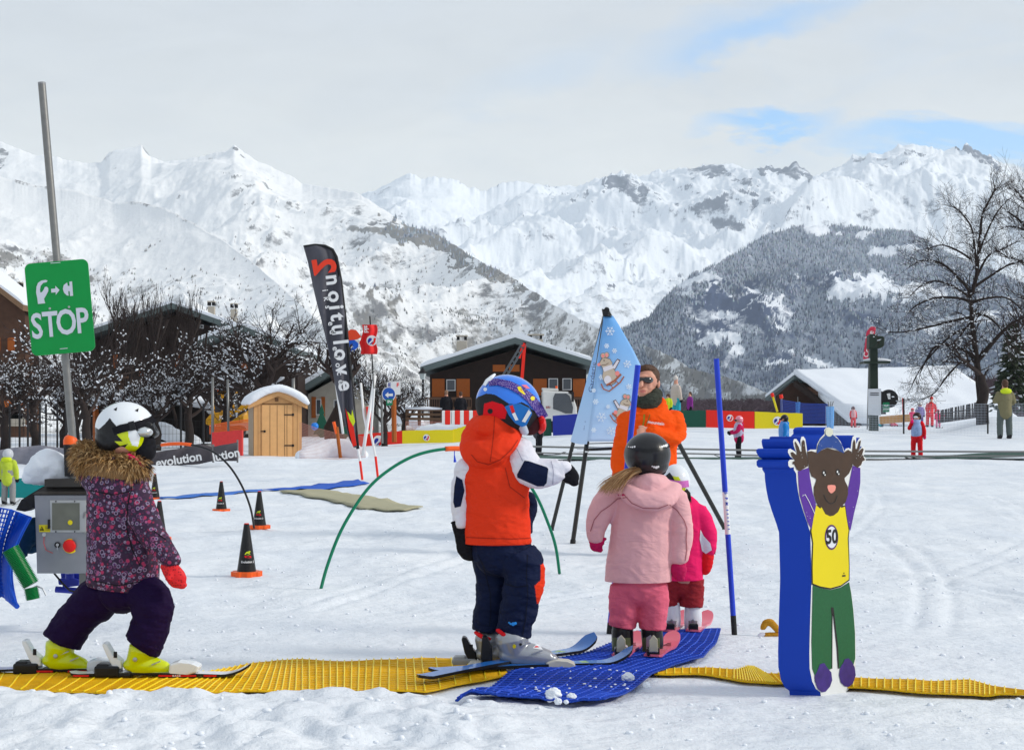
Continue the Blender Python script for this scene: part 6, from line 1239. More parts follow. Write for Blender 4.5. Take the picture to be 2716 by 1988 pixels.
 pl('number_ring', Z(ellipse(1046, 1337, 73, 138, 40)), mat('ring_plum', (.09, .02, .12), .5), .0042); pl('number_disc', Z(ellipse(1046, 1337, 60, 118, 40)), mat('disc_white', (.70, .72, .78), .5), .0048)
 c = Q(2203.5, 1424, .0056); put_text('vest_number', '50', .074, blk, r, c, T, (0, 0, 1), .0004, .0022)
 put_text('vest_print', 'anna', .011, blk, r, Q(2236, 1525, .0044), T, (0, 0, 1), .0003, .0006); pl('vest_print', [(2234, 1520), (2236, 1516), (2238, 1520)], blk, .0044)
 pl('trousers', Zl([(602, 150), (660, 172), (740, 186), (820, 166), (886, 125), (902, 210), (918, 340), (932, 520), (934, 720), (920, 770), (800, 800), (790, 600), (770, 430), (758, 350), (748, 330), (750, 480), (750, 800), (620, 860), (598, 800), (592, 600), (596, 400)]), grn, .0028)
 pl('trouser_seam', Zl([(742, 322), (764, 322), (775, 430), (800, 640), (806, 800), (798, 800), (788, 640), (762, 400), (756, 380), (754, 800), (748, 800), (748, 380)]), blk, .0034)
 pl('boot', Zl([(655, 765), (690, 755), (712, 790), (745, 830), (752, 890), (735, 940), (700, 980), (670, 985), (640, 960), (618, 900), (615, 860), (635, 820)]), vio, .0040)
 pl('boot', Zl([(850, 725), (880, 718), (905, 745), (928, 790), (936, 850), (915, 915), (880, 942), (850, 938), (820, 910), (806, 850), (815, 790), (835, 760)]), vio, .0040)
 R = random.Random(2)
 for i in range(34):
  cx, cy = R.choice([(R.uniform(690, 860), R.uniform(640, 1150)), (R.uniform(1230, 1350), R.uniform(600, 1200)), (R.uniform(650, 780), R.uniform(330, 600)), (R.uniform(1280, 1390), R.uniform(300, 500)), (R.uniform(900, 1150), R.uniform(270, 400))])
  p = Z([(cx, cy)])[0]
  if inpoly(np.array([p[0]]), np.array([p[1]]), outline)[0]: a = R.uniform(.4, 1.1); pl('paint_chip', [(p[0] - a, p[1]), (p[0] + a * .3, p[1] - a * 1.3), (p[0] + a, p[1] + a * .5)], wm, .0050)
 pl('paint_chip', Z(strap([(725, 885), (755, 868), (800, 950), (860, 1080)], 3)), wm, .0050)
bear()
# pyramid banner on a black tripod
def banner():
 r = thing('banner_stand', 'tall pale blue pyramid banner printed with mice and snowflakes on black tripod legs', 'banner', tuple(at(1600, 1420, 12.9)))
 YA, YB = 12.9, 12.45
 def Qf(px, py, o=0):     # front cloth face: leans back from foot to apex
  t = (py - 838) / (1170 - 838); return at(px, py, YA + (YB - YA) * t - o)
 gr = bpy.data.materials.new('banner_cloth'); gr.use_nodes = True; N = gr.node_tree.nodes; L = gr.node_tree.links; B = N['Principled BSDF']; tc = N.new('ShaderNodeTexCoord'); sp = N.new('ShaderNodeSeparateXYZ'); L.new(tc.outputs['Object'], sp.inputs[0])
 mr = N.new('ShaderNodeMapRange'); mr.inputs[1].default_value = .75; mr.inputs[2].default_value = 1.95; L.new(sp.outputs[2], mr.inputs[0]); cr = N.new('ShaderNodeValToRGB'); cr.color_ramp.elements[0].color = (.52, .66, .90, 1); cr.color_ramp.elements[1].color = (.13, .38, .78, 1); k_ = cr.color_ramp.elements.new(.45); k_.color = (.36, .58, .87, 1)
 ns = N.new('ShaderNodeTexNoise'); ns.inputs['Scale'].default_value = 3.5; L.new(tc.outputs['Object'], ns.inputs['Vector']); ad = N.new('ShaderNodeMath'); ad.operation = 'MULTIPLY_ADD'; L.new(ns.outputs['Fac'], ad.inputs[0]); ad.inputs[1].default_value = .12; L.new(mr.outputs[0], ad.inputs[2])
 L.new(ad.outputs[0], cr.inputs[0]); L.new(cr.outputs[0], B.inputs['Base Color']); B.inputs['Roughness'].default_value = .6
 def lr(py): return (float(np.interp(py, [838, 1170], [1603, 1557])), float(np.interp(py, [838, 860, 880, 925, 970, 1060, 1178], [1626, 1640, 1652, 1678, 1700, 1714, 1720])))
 rows = []
 for i in range(41):
  py = 838 + (1170 - 838) * i / 40; a, b = lr(py); rows.append([Qf(a + (b - a) * j / 14, py + (4 if 0 else 0) * j, .02 * sin(pi * j / 14)) for j in range(15)])
 mb = MB(); mb.grid(rows); f = mb.build('front_cloth', gr, r, True); md = f.modifiers.new('s', 'SOLIDIFY'); md.thickness = .003; eval_mods(f)
 rows = []
 for i in range(41):
  t = i / 40; a = at(1603 + (1557 - 1603) * t, 838 + (1177 - 838) * t, YA + (YB - YA) * t); b = at(1601 + (1513 - 1601) * t, 838 + (1170 - 838) * t, YA + (13.15 - YA) * t); rows.append([a.lerp(b, j / 8) + Vector((0, 0, -.012 * sin(pi * j / 8) * t)) for j in range(9)])
 mb = MB(); mb.grid(rows); mb.build('side_cloth', gr, r, True)
 rows = [[at(1624 + 92 * i / 40, 838 + 332 * i / 40, YA + (YB - YA) * i / 40 + .01), at(1622 + 70 * i / 40, 838 + 330 * i / 40, YA + .5 * i / 40), at(1601 + (1521 - 1601) * i / 40, 838 + 332 * i / 40, YA + .26 * i / 40)] for i in range(41)]
 mb = MB(); mb.grid(rows); mb.build('back_cloth', gr, r, True)
 bs = mat('banner_leg_black', (.02, .02, .018), .3, var=.2, coat=.3)
 for a, b, w in (((1606, 826, YA + .04), (1519, 1440, 12.34), 6), ((1606, 828, YA + .12), (1462, 1410, 13.6), 5.5), ((1612, 828, YA + .16), (1925, 1406, 13.75), 6.5)):
  mb = MB(); A, B_ = at(*a), at(*b);
  if b[0] == 1461: A = A.lerp(B_, .05)
  mb.tube([A, B_], w * 12.8 / F, 14); lg = auto_smooth(mb.build('leg', bs, r)); mb = MB(); mb.tube([B_ + (A - B_).normalized() * .03, B_], w * 1.2 * 12.8 / F, 12); mb.build('foot', M_BLACKM, lg)
 mb = MB(); mb.poly([at(x, y, YA - .04) for x, y in [(1600, 838), (1597, 818), (1602, 820), (1606, 814), (1614, 815), (1617, 820), (1615, 836), (1624, 840)]], Vector((0, .07, 0))); bevel(mb.build('top_cap', M_BLACKP, r), .006)
 mb = MB(); mb.bar(at(1557, 1176, YB), at(1720, 1172, YB + .05), .008, .008); mb.build('hem_bar', M_BLACKP, r)
 for a, b, mt, w in (((1530, 1190, 12.9), (1720, 1180, 13.0), M_WHITEM, .012), ((1556, 1192, 12.42), (1700, 1186, 12.9), M_BLACKM, .024), ((1520, 1200, 13.1), (1560, 1197, 12.45), M_WHITEM, .014)): mb = MB(); mb.bar(at(*a), at(*b), w, w); mb.build('brace', mt, r)
 def pl(nm, poly, mt, off=.0255): q = MB(); q.poly([Qf(x, y, off) for x, y in poly]); return link(nm, q.mesh(), mt, f)
 wf = mat('snowflake_white', (.72, .82, .96), .6); R = random.Random(3)
 flakes = [(1618, 878, 13, 0), (1609, 917, 7, 10), (1630, 930, 7, 5), (1664, 965, 11, 12), (1596, 1000, 8, 0), (1668, 1025, 8, 20), (1580, 1065, 8, 5), (1613, 1078, 6, 0), (1595, 1106, 14, 8), (1620, 1142, 12, 15), (1575, 1140, 7, 0), (1575, 1035, 6, 0)]
 for cx, cy, s_, a0 in flakes:
  q = MB()
  for i in range(6):
   a = radians(a0 + 60 * i); d = Vector((cos(a), sin(a))); n2 = Vector((-d.y, d.x)); c = Vector((cx, cy)); w = .9
   q.poly([Qf(*(p), .026) for p in [c - n2 * w, c + n2 * w, c + d * s_ + n2 * w, c + d * s_ - n2 * w]])
   for sg in (-1, 1):
    b0 = c + d * s_ * .55; e = (d * .55 + n2 * sg * .8).normalized(); e2 = Vector((-e.y, e.x)); q.poly([Qf(*(p), .0265) for p in [b0 - e2 * .7, b0 + e2 * .7, b0 + e * s_ * .36 + e2 * .7, b0 + e * s_ * .36 - e2 * .7]])
  link('snowflake', q.mesh(), wf, f)
 fur_ = mat('mouse_beige', (.50, .42, .33), .6); ol = mat('mouse_outline', (.12, .06, .05), .6); pk = mat('mouse_pink', (.82, .26, .24), .6); wh = mat('mouse_scarf', (.68, .66, .72), .6); sl = mat('sled_brown', (.36, .11, .06), .6)
 def mouse(cx, cy, s, flip=1):
  T_ = lambda L_: [(cx + x * s * flip, cy + y * s) for x, y in L_]
  def fig(poly, mt, o): pl('mouse_print', T_(poly), mt, o)
  for ex, ey in ((-13, -42), (-3, -44)): fig(ellipse(ex, ey, 7, 8, 16), ol, .0275); fig(ellipse(ex, ey, 6, 7, 16), fur_, .0285); fig(ellipse(ex, ey + .5, 3.8, 4.8, 12), pk, .0292)
  body = [(-22, -22), (-16, -33), (-6, -36), (6, -32), (12, -22), (10, -14), (16, -6), (22, 4), (24, 18), (20, 30), (10, 36), (-2, 36), (-10, 28), (-14, 14), (-12, 0), (-14, -10)]
  fig([(x * 1.06, y * 1.04) for x, y in body], ol, .0278); fig(body, fur_, .0288); fig(ellipse(0, 24, 10, 12, 18), wh, .0298)
  fig([(10, -10), (26, -34), (34, -30), (20, -4)], ol, .0286); fig([(12, -10), (26, -31), (31, -28), (19, -6)], wh, .0294)
  fig([(-14, -10), (12, -18), (15, -8), (-10, 2)], wh, .0300); fig(ellipse(-24, -18, 4.5, 4.5, 12), pk, .0300); fig(ellipse(-10, -29, 1.6, 2.4, 8), ol, .0302); fig(strap([(-16, -17), (-6, -17), (2, -22)], .7), ol, .0302)
  fig(strap([(-18, 34), (-12, 48), (4, 54), (34, 30), (44, 14)], 1.7), sl, .0296); fig(strap([(-4, 38), (18, 26), (36, 8)], 2.6), sl, .0300); fig(strap([(6, 34), (14, 46)], 1.2), sl, .0298); fig(strap([(20, 24), (30, 34)], 1.2), sl, .0298)
  fig(ellipse(26, 6, 6, 7, 12), pk, .0299)
 mouse(1612, 984, .98); mouse(1655, 1088, .85, -1)
 for y0, s_ in ((1000, .075), (1128, .06)): put_text('side_lettering', 'Garderie' if y0 == 1000 else 'Club', s_, mat('faint_ink', (.16, .20, .34), .6), r, at(1571 - (y0 - 1000) * .13, y0, 12.72), (.11, 0, 1), (-1, -.9, .1), .001, 0, 1)
banner()
# MIDDLE DISTANCE
M_WOODD = mat('dark_chalet_boards', (.022, .012, .009), .8, var=.45, vscale=3, coord='Object')
M_WOODO = mat('orange_shutter_wood', (.36, .09, .012), .65, var=.2)
M_ROOFS = M_SNOW
M_FASCIA = mat('roof_edge_metal', (.10, .13, .13), .5, var=.15)
M_STONE = mat('pale_render', (.42, .38, .32), .85, var=.2, vscale=3)
M_GLASSD = mat('dark_window', (.06, .07, .085), .12, var=.2, coat=.6)
M_BARK = mat('bark', (.028, .020, .018), .9, var=.4, vscale=8)
M_TWIG = mat('twigs', (.040, .028, .025), .9, var=.4, vscale=4)
def Pm(px, py, Y): return at(px, py, Y)
# trees
def tree(name, label, px, py, Y, hpx, r0px, seed, group=None, lean=0, depth=5, spread=.75, droop=0.0, snow=.5, first=.28, nb=5, upr=.25, limbs=None, cat='tree', twig=.011, width=1.0, trunks=1, top=None, snowr=.05):
 k = Y / F; R = random.Random(seed); root = thing(name, label, cat, tuple(at(px, py, Y)), group); H = hpx * k
 tr, br, sn = MB(), MB(), MB()
 def put_snow(a, b, r):
  if R.random() < snow and abs((b - a).normalized().z) < .8:
   s = snowr * R.uniform(.2, .55) + r * .6; o = Vector((0, 0, r * .9)); sn.tube([a.lerp(b, R.uniform(0, .3)) + o, a.lerp(b, .5) + o * 1.3, a.lerp(b, R.uniform(.7, 1)) + o], [s * .4, s, s * .4], 5)
 def grow(p, d, L_, r, dep):
  n = 4 if dep > 1 else 3; pts = [p]; q = p.copy(); dd = d.copy()
  for i in range(n):
   dd = (dd + Vector((R.uniform(-1, 1), R.uniform(-1, 1), R.uniform(-.6, .9))) * .22 + Vector((0, 0, upr * .5 - droop * (1.5 - dep / depth)))).normalized(); q = q + dd * L_ / n; pts.append(q)
  rs = [max(r * (1 - .55 * i / n), twig * (.55 if dep < 2 else 1)) for i in range(n + 1)]
  (br if dep < depth - 1 else tr if False else br).tube(pts, rs, 5 if dep > 2 else 3, cap=False)
  for a, b in zip(pts[:-1], pts[1:]): put_snow(a, b, rs[0])
  if dep <= 0: return
  kids = R.randint(3, 4) if dep > 1 else R.randint(3, 5)
  for i in range(kids):
   t = R.uniform(.3, 1); j = min(int(t * n), n - 1); c = pts[j].lerp(pts[j + 1], t * n - j); ax = Vector((R.uniform(-1, 1), R.uniform(-1, 1), R.uniform(-.5, .6))).normalized()
   nd = (dd + ax * spread * 1.25).normalized(); grow(c, nd, L_ * R.uniform(.5, .78), r * .5, dep - 1)
 for ti in range(trunks):
  b0 = at(px, py, Y) + Vector((R.uniform(-1, 1), R.uniform(-1, 1), 0)) * (0 if trunks == 1 else H * .07 * trunks ** .5)
  tp = Vector((lean * k + (R.uniform(-1, 1) * H * .35 if trunks > 1 else 0), R.uniform(-.5, .5), H * first if top is None else H * top))
  n = 6; pts = [b0 + tp * (i / n) + Vector((sin(i * 1.7 + seed), cos(i * 2.1), 0)) * r0px * k * .35 for i in range(n + 1)]; pts[0] = b0 - Vector((0, 0, .3)); r0 = r0px * k
  tr.tube(pts, [r0 * (1.15 - .45 * i / n) for i in range(n + 1)], 9)
  for i in range(nb):
   t = R.uniform(.45 if top is None else .18, 1); j = min(int(t * n), n - 1); c = pts[j].lerp(pts[j + 1], t * n - j); a = 2 * pi * (i + R.random() * .7) / nb
   d = Vector((cos(a) * spread * 1.3 * width, sin(a) * spread * .8, R.uniform(.35, 1.0))).normalized(); grow(c, d, H * R.uniform(.24, .36) * (1 if top is None else (1.15 - t * .6)), r0 * .5, depth - 1)
 if limbs:
  for pl, r in limbs:
   q = cat_rom([(a[0], a[1], a[2] if len(a) > 2 else 0, 0) for a in pl], 4); pts = [at(a[0], a[1], Y + a[2]) for a in q]; m = len(pts)
   tr.tube(pts, [r * k * .72 * (1 - .75 * i / m) for i in range(m)], 7)
   for i in range(m - 1): put_snow(pts[i], pts[i + 1], r * k * .5)
   for i in range(int(m * 1.8)):
    t = R.uniform(.15, 1); j = min(int(t * (m - 1)), m - 2); c = pts[j].lerp(pts[j + 1], R.random()); ax = Vector((R.uniform(-1, 1), R.uniform(-1, 1), R.uniform(-.6, .7))).normalized(); grow(c, ((pts[j + 1] - pts[j]).normalized() * .8 + ax).normalized(), H * R.uniform(.05, .12), r * k * .14, 1 if R.random() < .3 else 2)
 tr.build('trunk', M_BARK, root, True); br.build('crown', M_TWIG, root)
 if sn.v: tag(sn.build('snow_on_branches', M_SNOW, root, True), kind='stuff')
 return root
# small figures
def fig(label, px, py, hpx, face, jacket, trousers, head='helmet', hm=None, arms=None, boots=None, bib=None, sk=None, cat='child', lean=0.0, sit=False, hood=None, Y=None, hairm=None, group=None, goggles=None, gloves=None, base=None):
 b = gp(px, py) if Y is None else at(px, py, Y); s = hpx * b.y / F; root = thing('person', label, cat, tuple(b), group); a = radians(face); ca, sa = cos(a), sin(a)
 def J(x, y, z):
  y2 = y - max(0, z - .45) * lean; z2 = z
  if sit: z2 = z - .36 if z > .4 else z * .3 + .03
  return b + Vector((x * ca - y2 * sa, x * sa + y2 * ca, z2)) * s
 arms = arms or [[(-.15, 0, .62), (-.15, -.03, .47)], [(.15, 0, .62), (.15, -.03, .47)]]
 legs = [[(sd * .065, 0, .47), (sd * .075, -.015, .27), (sd * .08, 0, .07)] for sd in (-1, 1)] if not sit else [[(sd * .07, 0, .48), (sd * .09, -.22, .3), (sd * .09, -.38, .1)] for sd in (-1, 1)]
 kid = cat == 'child'; hz_, hr = (.875, .082) if kid else (.93, .055)
 def lim(mb, pts, rs, f=1.0, n=12):
  q = cat_rom([(*p, r) for p, r in zip(pts, rs)], 3); mb.tube([J(*p[:3]) for p in q], [p[3] * s * f for p in q], n); [mb.ball(J(*q[i][:3]), q[i][3] * s * f, 10, 8) for i in (0, -1)]
 ar = [[(sg * .105, 0, .755)] + list(x) for sg, x in zip((-1, 1), arms)]
 mb = MB(); mb.ball(J(0, 0, hz_), (hr * .85 * s, hr * .95 * s, hr * 1.12 * s), 16, 12); mb.ball(J(0, -hr * .9, hz_ - hr * .2), hr * .2 * s, 8, 6); lim(mb, [(0, 0, hz_), (0, 0, .78), (0, 0, .5)], [.035, .06, .08])
 for l in legs: lim(mb, l, [.045, .035, .03])
 for x in ar: lim(mb, x, [.03, .026, .022])
 link('body', fuse(mb, .016 * s, 2), M_SKIN, root, True)
 mb = MB(); lim(mb, [(0, 0, .44), (0, 0, .58), (0, 0, .72), (0, 0, .80)], [.118, .112, .115, .06], 1, 14)
 for x in ar: lim(mb, x, [.048, .044, .036])
 if hood is None and kid: mb.ball(J(0, .06, .79), (.06 * s, .05 * s, .05 * s), 10, 8)
 jk = link('jacket', fuse(mb, .014 * s, 2, .008 * s, 14 / s, int(px)), jacket, root, True)
 mb = MB(); lim(mb, [(0, 0, .50), (0, 0, .43)], [.10, .09])
 for l in legs: lim(mb, l, [.066, .056, .052])
 link('trousers', fuse(mb, .014 * s, 2, .006 * s, 14 / s, 3), trousers, root, True)
 for sd, l in zip((-1, 1), legs):
  e = l[-1]; mb = MB(); lim(mb, [(e[0], e[1] + .005, .075 if not sit else .1), (e[0], e[1], .03), (e[0], e[1] - .06, .025)], [.045, .042, .034]); link('boot', fuse(mb, .012 * s, 2), boots or M_BLACKP, root, True)
 for x in ar: e = x[-1]; p = x[-2]; mb = MB(); d = (Vector(e) - Vector(p)).normalized() * .035; mb.ball(J(*(Vector(e) + d)), (.036 * s, .036 * s, .046 * s), 10, 8); mb.ball(J(*(Vector(e) + d * .6 + Vector((.028, -.01, 0)))), .016 * s, 8, 6); link('glove', fuse(mb, .010 * s, 1), gloves or M_BLACKC, root, True)
 if head == 'helmet':
  mb = MB(); mb.ball(J(0, .008, hz_ + .02), (hr * 1.12 * s, hr * 1.25 * s, hr * 1.2 * s), 20, 14); me = mb.mesh(); bm = bmesh.new(); bm.from_mesh(me); fr = J(0, -1, 0) - J(0, 0, 0); fr.z = 0; fr.normalize()
  c = J(0, 0, hz_ - .02); bmesh.ops.delete(bm, geom=[f for f in bm.faces if (f.calc_center_median() - c).dot(fr) > hr * .35 * s and f.calc_center_median().z < c.z + .05 * s or f.calc_center_median().z < c.z - .07 * s], context='FACES'); bm.to_mesh(me); bm.free(); h = link('helmet', me, hm, root, True); md = h.modifiers.new('s', 'SOLIDIFY'); md.thickness = .012 * s; eval_mods(h)
  mb = MB(); mb.ball(J(0, -hr * .85, hz_ + .01), (.05 * s, .05 * s, .026 * s), 12, 8); mb.build('goggles', goggles or M_BLACKP, root, True)
 elif head == 'hair':
  mb = MB(); mb.ball(J(0, .012, hz_ + .012), (hr * 1.02 * s, hr * 1.1 * s, hr * 1.12 * s), 16, 12); mb.ball(J(0, .03, hz_ - .03), (hr * .9 * s, hr * .8 * s, hr * .8 * s), 14, 10); link('hair', fuse(mb, .010 * s, 1), hairm or M_HAIRD, root, True)
 elif head == 'hat':
  mb = MB(); mb.ball(J(0, .01, hz_ + .03), (hr * 1.1 * s, hr * 1.12 * s, hr * 1.05 * s), 16, 12); mb.ball(J(0, .01, hz_ + .03 + hr * 1.1), .02 * s, 10, 8); link('hat', fuse(mb, .010 * s, 1), hm, root, True)
 if hood is not None: mb = MB(); mb.ball(J(0, .06, .80), (.10 * s, .065 * s, .055 * s), 14, 10); link('hood', fuse(mb, .012 * s, 2), hood, root, True)
 if bib is not None:
  mb = MB(); lim(mb, [(0, -.012, .52), (0, -.012, .66), (0, -.01, .75)], [.122, .122, .105], 1, 14); link('bib', fuse(mb, .016 * s, 1), bib, root, True)
 if sk is not None:
  for sd in (-1, 1):
   mb = MB(); n = 8; P = []
   for i in range(n + 1): y = .38 - .95 * i / n; z = .004 + (.06 * ((i - 6) / 2) ** 2 if i > 6 else 0); w = .026 * (1 if 0 < i < n else .4); P.append([J(sd * .08 - w, y, z), J(sd * .08 + w, y, z)])
   mb.grid(P); o = mb.build('ski', sk, root); md = o.modifiers.new('s', 'SOLIDIFY'); md.thickness = .012 * s; eval_mods(o)
 return root
# garden hut
def hut():
 Y = 46; k = Y / F; r = thing('garden_hut', 'small pine garden hut with a thick cap of snow on its roof', 'hut', tuple(at(733, 1214, Y)), rz=0)
 ex = Vector((cos(radians(16)), -sin(radians(16)) * 1, 0)); ex = Vector((.96, .28, 0)).normalized(); ey = Vector((-ex.y, ex.x, 0)); O = at(673, 1216, Y); W = 122 * k / ex.x; Dp = 1.55; He = 146 * k; Ha = 173 * k
 def q(u, d, z): return O + ex * u + ey * d + Vector((0, 0, z))
 side_shade = mat('shade_greyed_boards', (.46, .36, .26), .8, var=.12, vscale=4)  # grey of the hut's left side is shade painted into the board colour
 mb = MB(); mb.poly([q(0, 0, 0), q(W, 0, 0), q(W, 0, He), q(W / 2, 0, Ha), q(0, 0, He)], ey * Dp); w_ = mb.build('wall', [M_WOODP], r); paintside = None
 mb = MB();
 for i in range(8): mb.add([q(-.012, Dp * i / 8 + .01, 0), q(-.012, Dp * (i + 1) / 8 - .01, 0), q(-.012, Dp * (i + 1) / 8 - .01, He), q(-.012, Dp * i / 8 + .01, He)], [(0, 1, 2, 3)])
 mb.build('side_boards', side_shade, r)
 dk = mat('board_gap', (.16, .08, .035), .9)
 for i in range(1, 11):
  if i not in (3, 8): mb = MB(); u = W * i / 11; mb.bar(q(u, -.004, 0), q(u, -.004, He), .008, .006); mb.build('board_joint', mat('joint_line', (.36, .19, .08), .9) if 'jl' not in C else C['jl'], r);
 d0, d1 = W * .17, W * .80
 mb = MB(); mb.poly([q(d0, -.03, .04), q(d1, -.03, .04), q(d1, -.03, He - .04), q(d0, -.03, He - .04)], ey * .025); dr = mb.build('door', mat('door_boards', (.70, .39, .16), .65, var=.12, vscale=6), r)
 for u in (.335, .485, .64, .69): mb = MB(); mb.bar(q(W * u, -.034, .05), q(W * u, -.034, He - .05), .010, .006); mb.build('board_joint', dk, dr)
 for z in (.42, .80 * He / 1.0): mb = MB(); mb.bar(q(d1 - .26, -.04, z), q(d1 + .06, -.04, z), .012, .035); mb.box(q(d1 + .02, -.04, z), (.06, .02, .08)); mb.build('hinge', M_BLACKM, dr)
 mb = MB(); mb.bar(q(d0 - .05, -.04, .88), q(d0 + .12, -.04, .88), .02, .03); mb.box(q(d0 + .08, -.04, .88), (.05, .03, .07)); mb.build('bolt', M_BLACKM, dr)
 mb = MB(); mb.poly([q(d0, -.032, He - .03), q(d1, -.032, He - .03), q(d1, -.032, He), q(d0, -.032, He)], ey * .03); mb.build('lintel', dk, r)
 mb = MB(); mb.box(q(W / 2 - .04, -.02, He + .13), (.11, .03, .11)); vf = mb.build('vent', dk, r)
 for sg in (-1, 1):
  a = q(W / 2, -.10, Ha + .03); b = q(W / 2 + sg * (W / 2 + .18), -.10, He - .06); mb = MB(); mb.poly([a, b, b + Vector((0, 0, -.11)), a + Vector((0, 0, -.11))], ey * .04); mb.build('barge_board', M_WOODP, r)
  mb = MB(); mb.poly([a + Vector((0, 0, .0)), b, b + Vector((0, 0, .04)), a + Vector((0, 0, .04))], ey * (Dp + .25)); mb.build('roof', M_WOODP, r)
 mb = MB()
 for j in range(5):
  d = -.14 + (Dp + .3) * j / 4; pts = []
  for i in range(13): t = -1 + i / 6; u = W / 2 + t * (W / 2 + .22); z = He - .02 + (Ha - He + .10) * (1 - abs(t) ** 1.5) + .10 * (1 - abs(t) ** 6); pts.append((u, z))
  mb.tube([q(u, d, z) for u, z in pts], [.06 if i in (0, 12) else .13 for i in range(13)], 8)
 sn = link('snow_cap', fuse(mb, .035, 4, .012, 5), M_SNOW, r, True)
hut()
# generic gable chalet (gable towards the viewer)
def chalet(label, Y, apex, le, re, wallx, base, depth, chims=(), snow=.35, overh=1.2, wins=(), balc=(), wallm=None, name='chalet', fas=None, group=None):
 k = Y / F; r = thing(name, label, 'chalet', tuple(at((wallx[0] + wallx[1]) / 2, base, Y)), group)
 wm = wallm or M_WOODD; D = Vector((0, depth, 0))
 def slope_y(x):
  if x <= apex[0]: return np.interp(x, [le[0], apex[0]], [le[1], apex[1]])
  return np.interp(x, [apex[0], re[0]], [apex[1], re[1]])
 w = [at(wallx[0], base, Y), at(wallx[1], base, Y), at(wallx[1], float(slope_y(wallx[1])) + 10, Y), at(apex[0], apex[1] + 14, Y), at(wallx[0], float(slope_y(wallx[0])) + 10, Y)]
 mb = MB(); mb.poly(w, D); mb.build('wall', wm, r)
 n = 26; x0, x1 = wallx
 for i in range(1, n): x = x0 + (x1 - x0) * i / n;
 f = Vector((0, -overh, 0))
 for a, b, nm in ((apex, le, 'roof'), (apex, re, 'roof')):
  A, B_ = at(*a, Y), at(*b, Y); up = Vector((0, 0, .34)); mb = MB(); mb.poly([A + f, B_ + f, B_ + f + up * 1, A + f + up * 1], D - f * 2); ro = mb.build(nm, fas or M_FASCIA, r)
  rows = []
  for j in range(15):
   t = j / 14; row = []
   for i in range(10): p = (A + f * .97).lerp(B_ + f * .97, t) + (D - f * 2) * (i / 9); th = snow * (.8 + .5 * float(fbm(p.x * .5, p.y * .5, 3, 5))) * (1 if 0 < j < 14 else .55); row.append(p + Vector((0, 0, .35 + th)))
   rows.append(row)
  mb = MB(); mb.grid(rows); fr = [rr[0] for rr in rows]; lo = [A.lerp(B_, j / 14) + f * .97 + Vector((0, 0, .345)) for j in range(15)]
  mb.grid([fr, lo]); mb.grid([rows[-1], [p - Vector((0, 0, p.z)) + Vector((0, 0, (B_.z + .345))) for p in rows[-1]]]); mb.build('roof_snow', M_SNOW, ro, True)
 for x, y0, y1, wd, dd in chims:
  Yc = Y + dd; mb = MB(); mb.box((at(x, (y0 + y1) / 2 + 8, Yc)), (wd * k, wd * k * .9, (y1 - y0) * k * .9)); ch = mb.build('chimney', M_STONE, r)
  for sx in (-1, 1):
   for sy in (-1, 1): mb = MB(); mb.box(at(x, y0 + 4, Yc) + Vector((sx * wd * k * .36, sy * wd * k * .3, 0)), (.16, .16, 9 * k)); mb.build('chimney_pillar', M_BLACKM, ch)
  mb = MB(); mb.box(at(x, y0 - 2, Yc), (wd * k * 1.15, wd * k, 3.5 * k)); mb.build('chimney_cap', M_STONE, ch)
 for kind, xa, ya, xb, yb in wins:
  mb = MB(); mb.poly([at(xa, ya, Y - .05), at(xb, ya, Y - .05), at(xb, yb, Y - .05), at(xa, yb, Y - .05)], Vector((0, .08, 0)))
  if kind == 's': mb.build('shutter', M_WOODO, r)
  elif kind == 'd': mb.build('door', M_WOODO, r)
  elif kind == 'b': mb.build('wall_band', M_STONE, r)
  else:
   fr = mb.build('window', M_WHITEM, r); q = MB(); xm = (xa + xb) / 2
   q.poly([at(xa + 2, ya + 2, Y - .07), at(xb - 2, ya + 2, Y - .07), at(xb - 2, yb - 2, Y - .07), at(xa + 2, yb - 2, Y - .07)], Vector((0, .03, 0))); q.build('pane', M_GLASSD, fr)
 for xa, xb, y, h in balc:
  q = MB(); q.bar(at(xa, y, Y - 1.1), at(xb, y, Y - 1.1), .12, .14); q.bar(at(xa, y + h, Y - 1.1), at(xb, y + h, Y - 1.1), .12, .16); n = int((xb - xa) / 6)
  for i in range(n + 1): q.bar(at(xa + (xb - xa) * i / n, y, Y - 1.08), at(xa + (xb - xa) * i / n, y + h, Y - 1.08), .06, .03, up=(0, 1, 0))
  q.poly([at(xa, y + h, Y - 1.1), at(xb, y + h, Y - 1.1), at(xb, y + h, Y), at(xa, y + h, Y)], Vector((0, 0, -.12))); q.build('balcony', mat('balcony_wood', (.10, .055, .035), .8, var=.3) if 'bw' not in C else C['bw'], r)
 return r
chalet('dark wooden chalet with orange shutters and two chimneys behind the boy in orange', 86, (1366, 913), (1118, 990), (1580, 978), (1140, 1555), 1145, 12, chims=((1225, 893, 942, 28, 3), (1421, 890, 926, 40, 5)), overh=1.3,
       wins=(('s', 1146, 1004, 1179, 1052), ('w', 1184, 1006, 1208, 1036), ('s', 1211, 1004, 1246, 1052), ('s', 1307, 967, 1340, 985), ('s', 1350, 967, 1378, 985), ('s', 1414, 1004, 1450, 1048), ('w', 1455, 1003, 1480, 1034), ('w', 1492, 1003, 1516, 1034), ('s', 1520, 1004, 1552, 1052)), balc=((1128, 1250, 1056, 26), (1396, 1556, 1056, 26)))
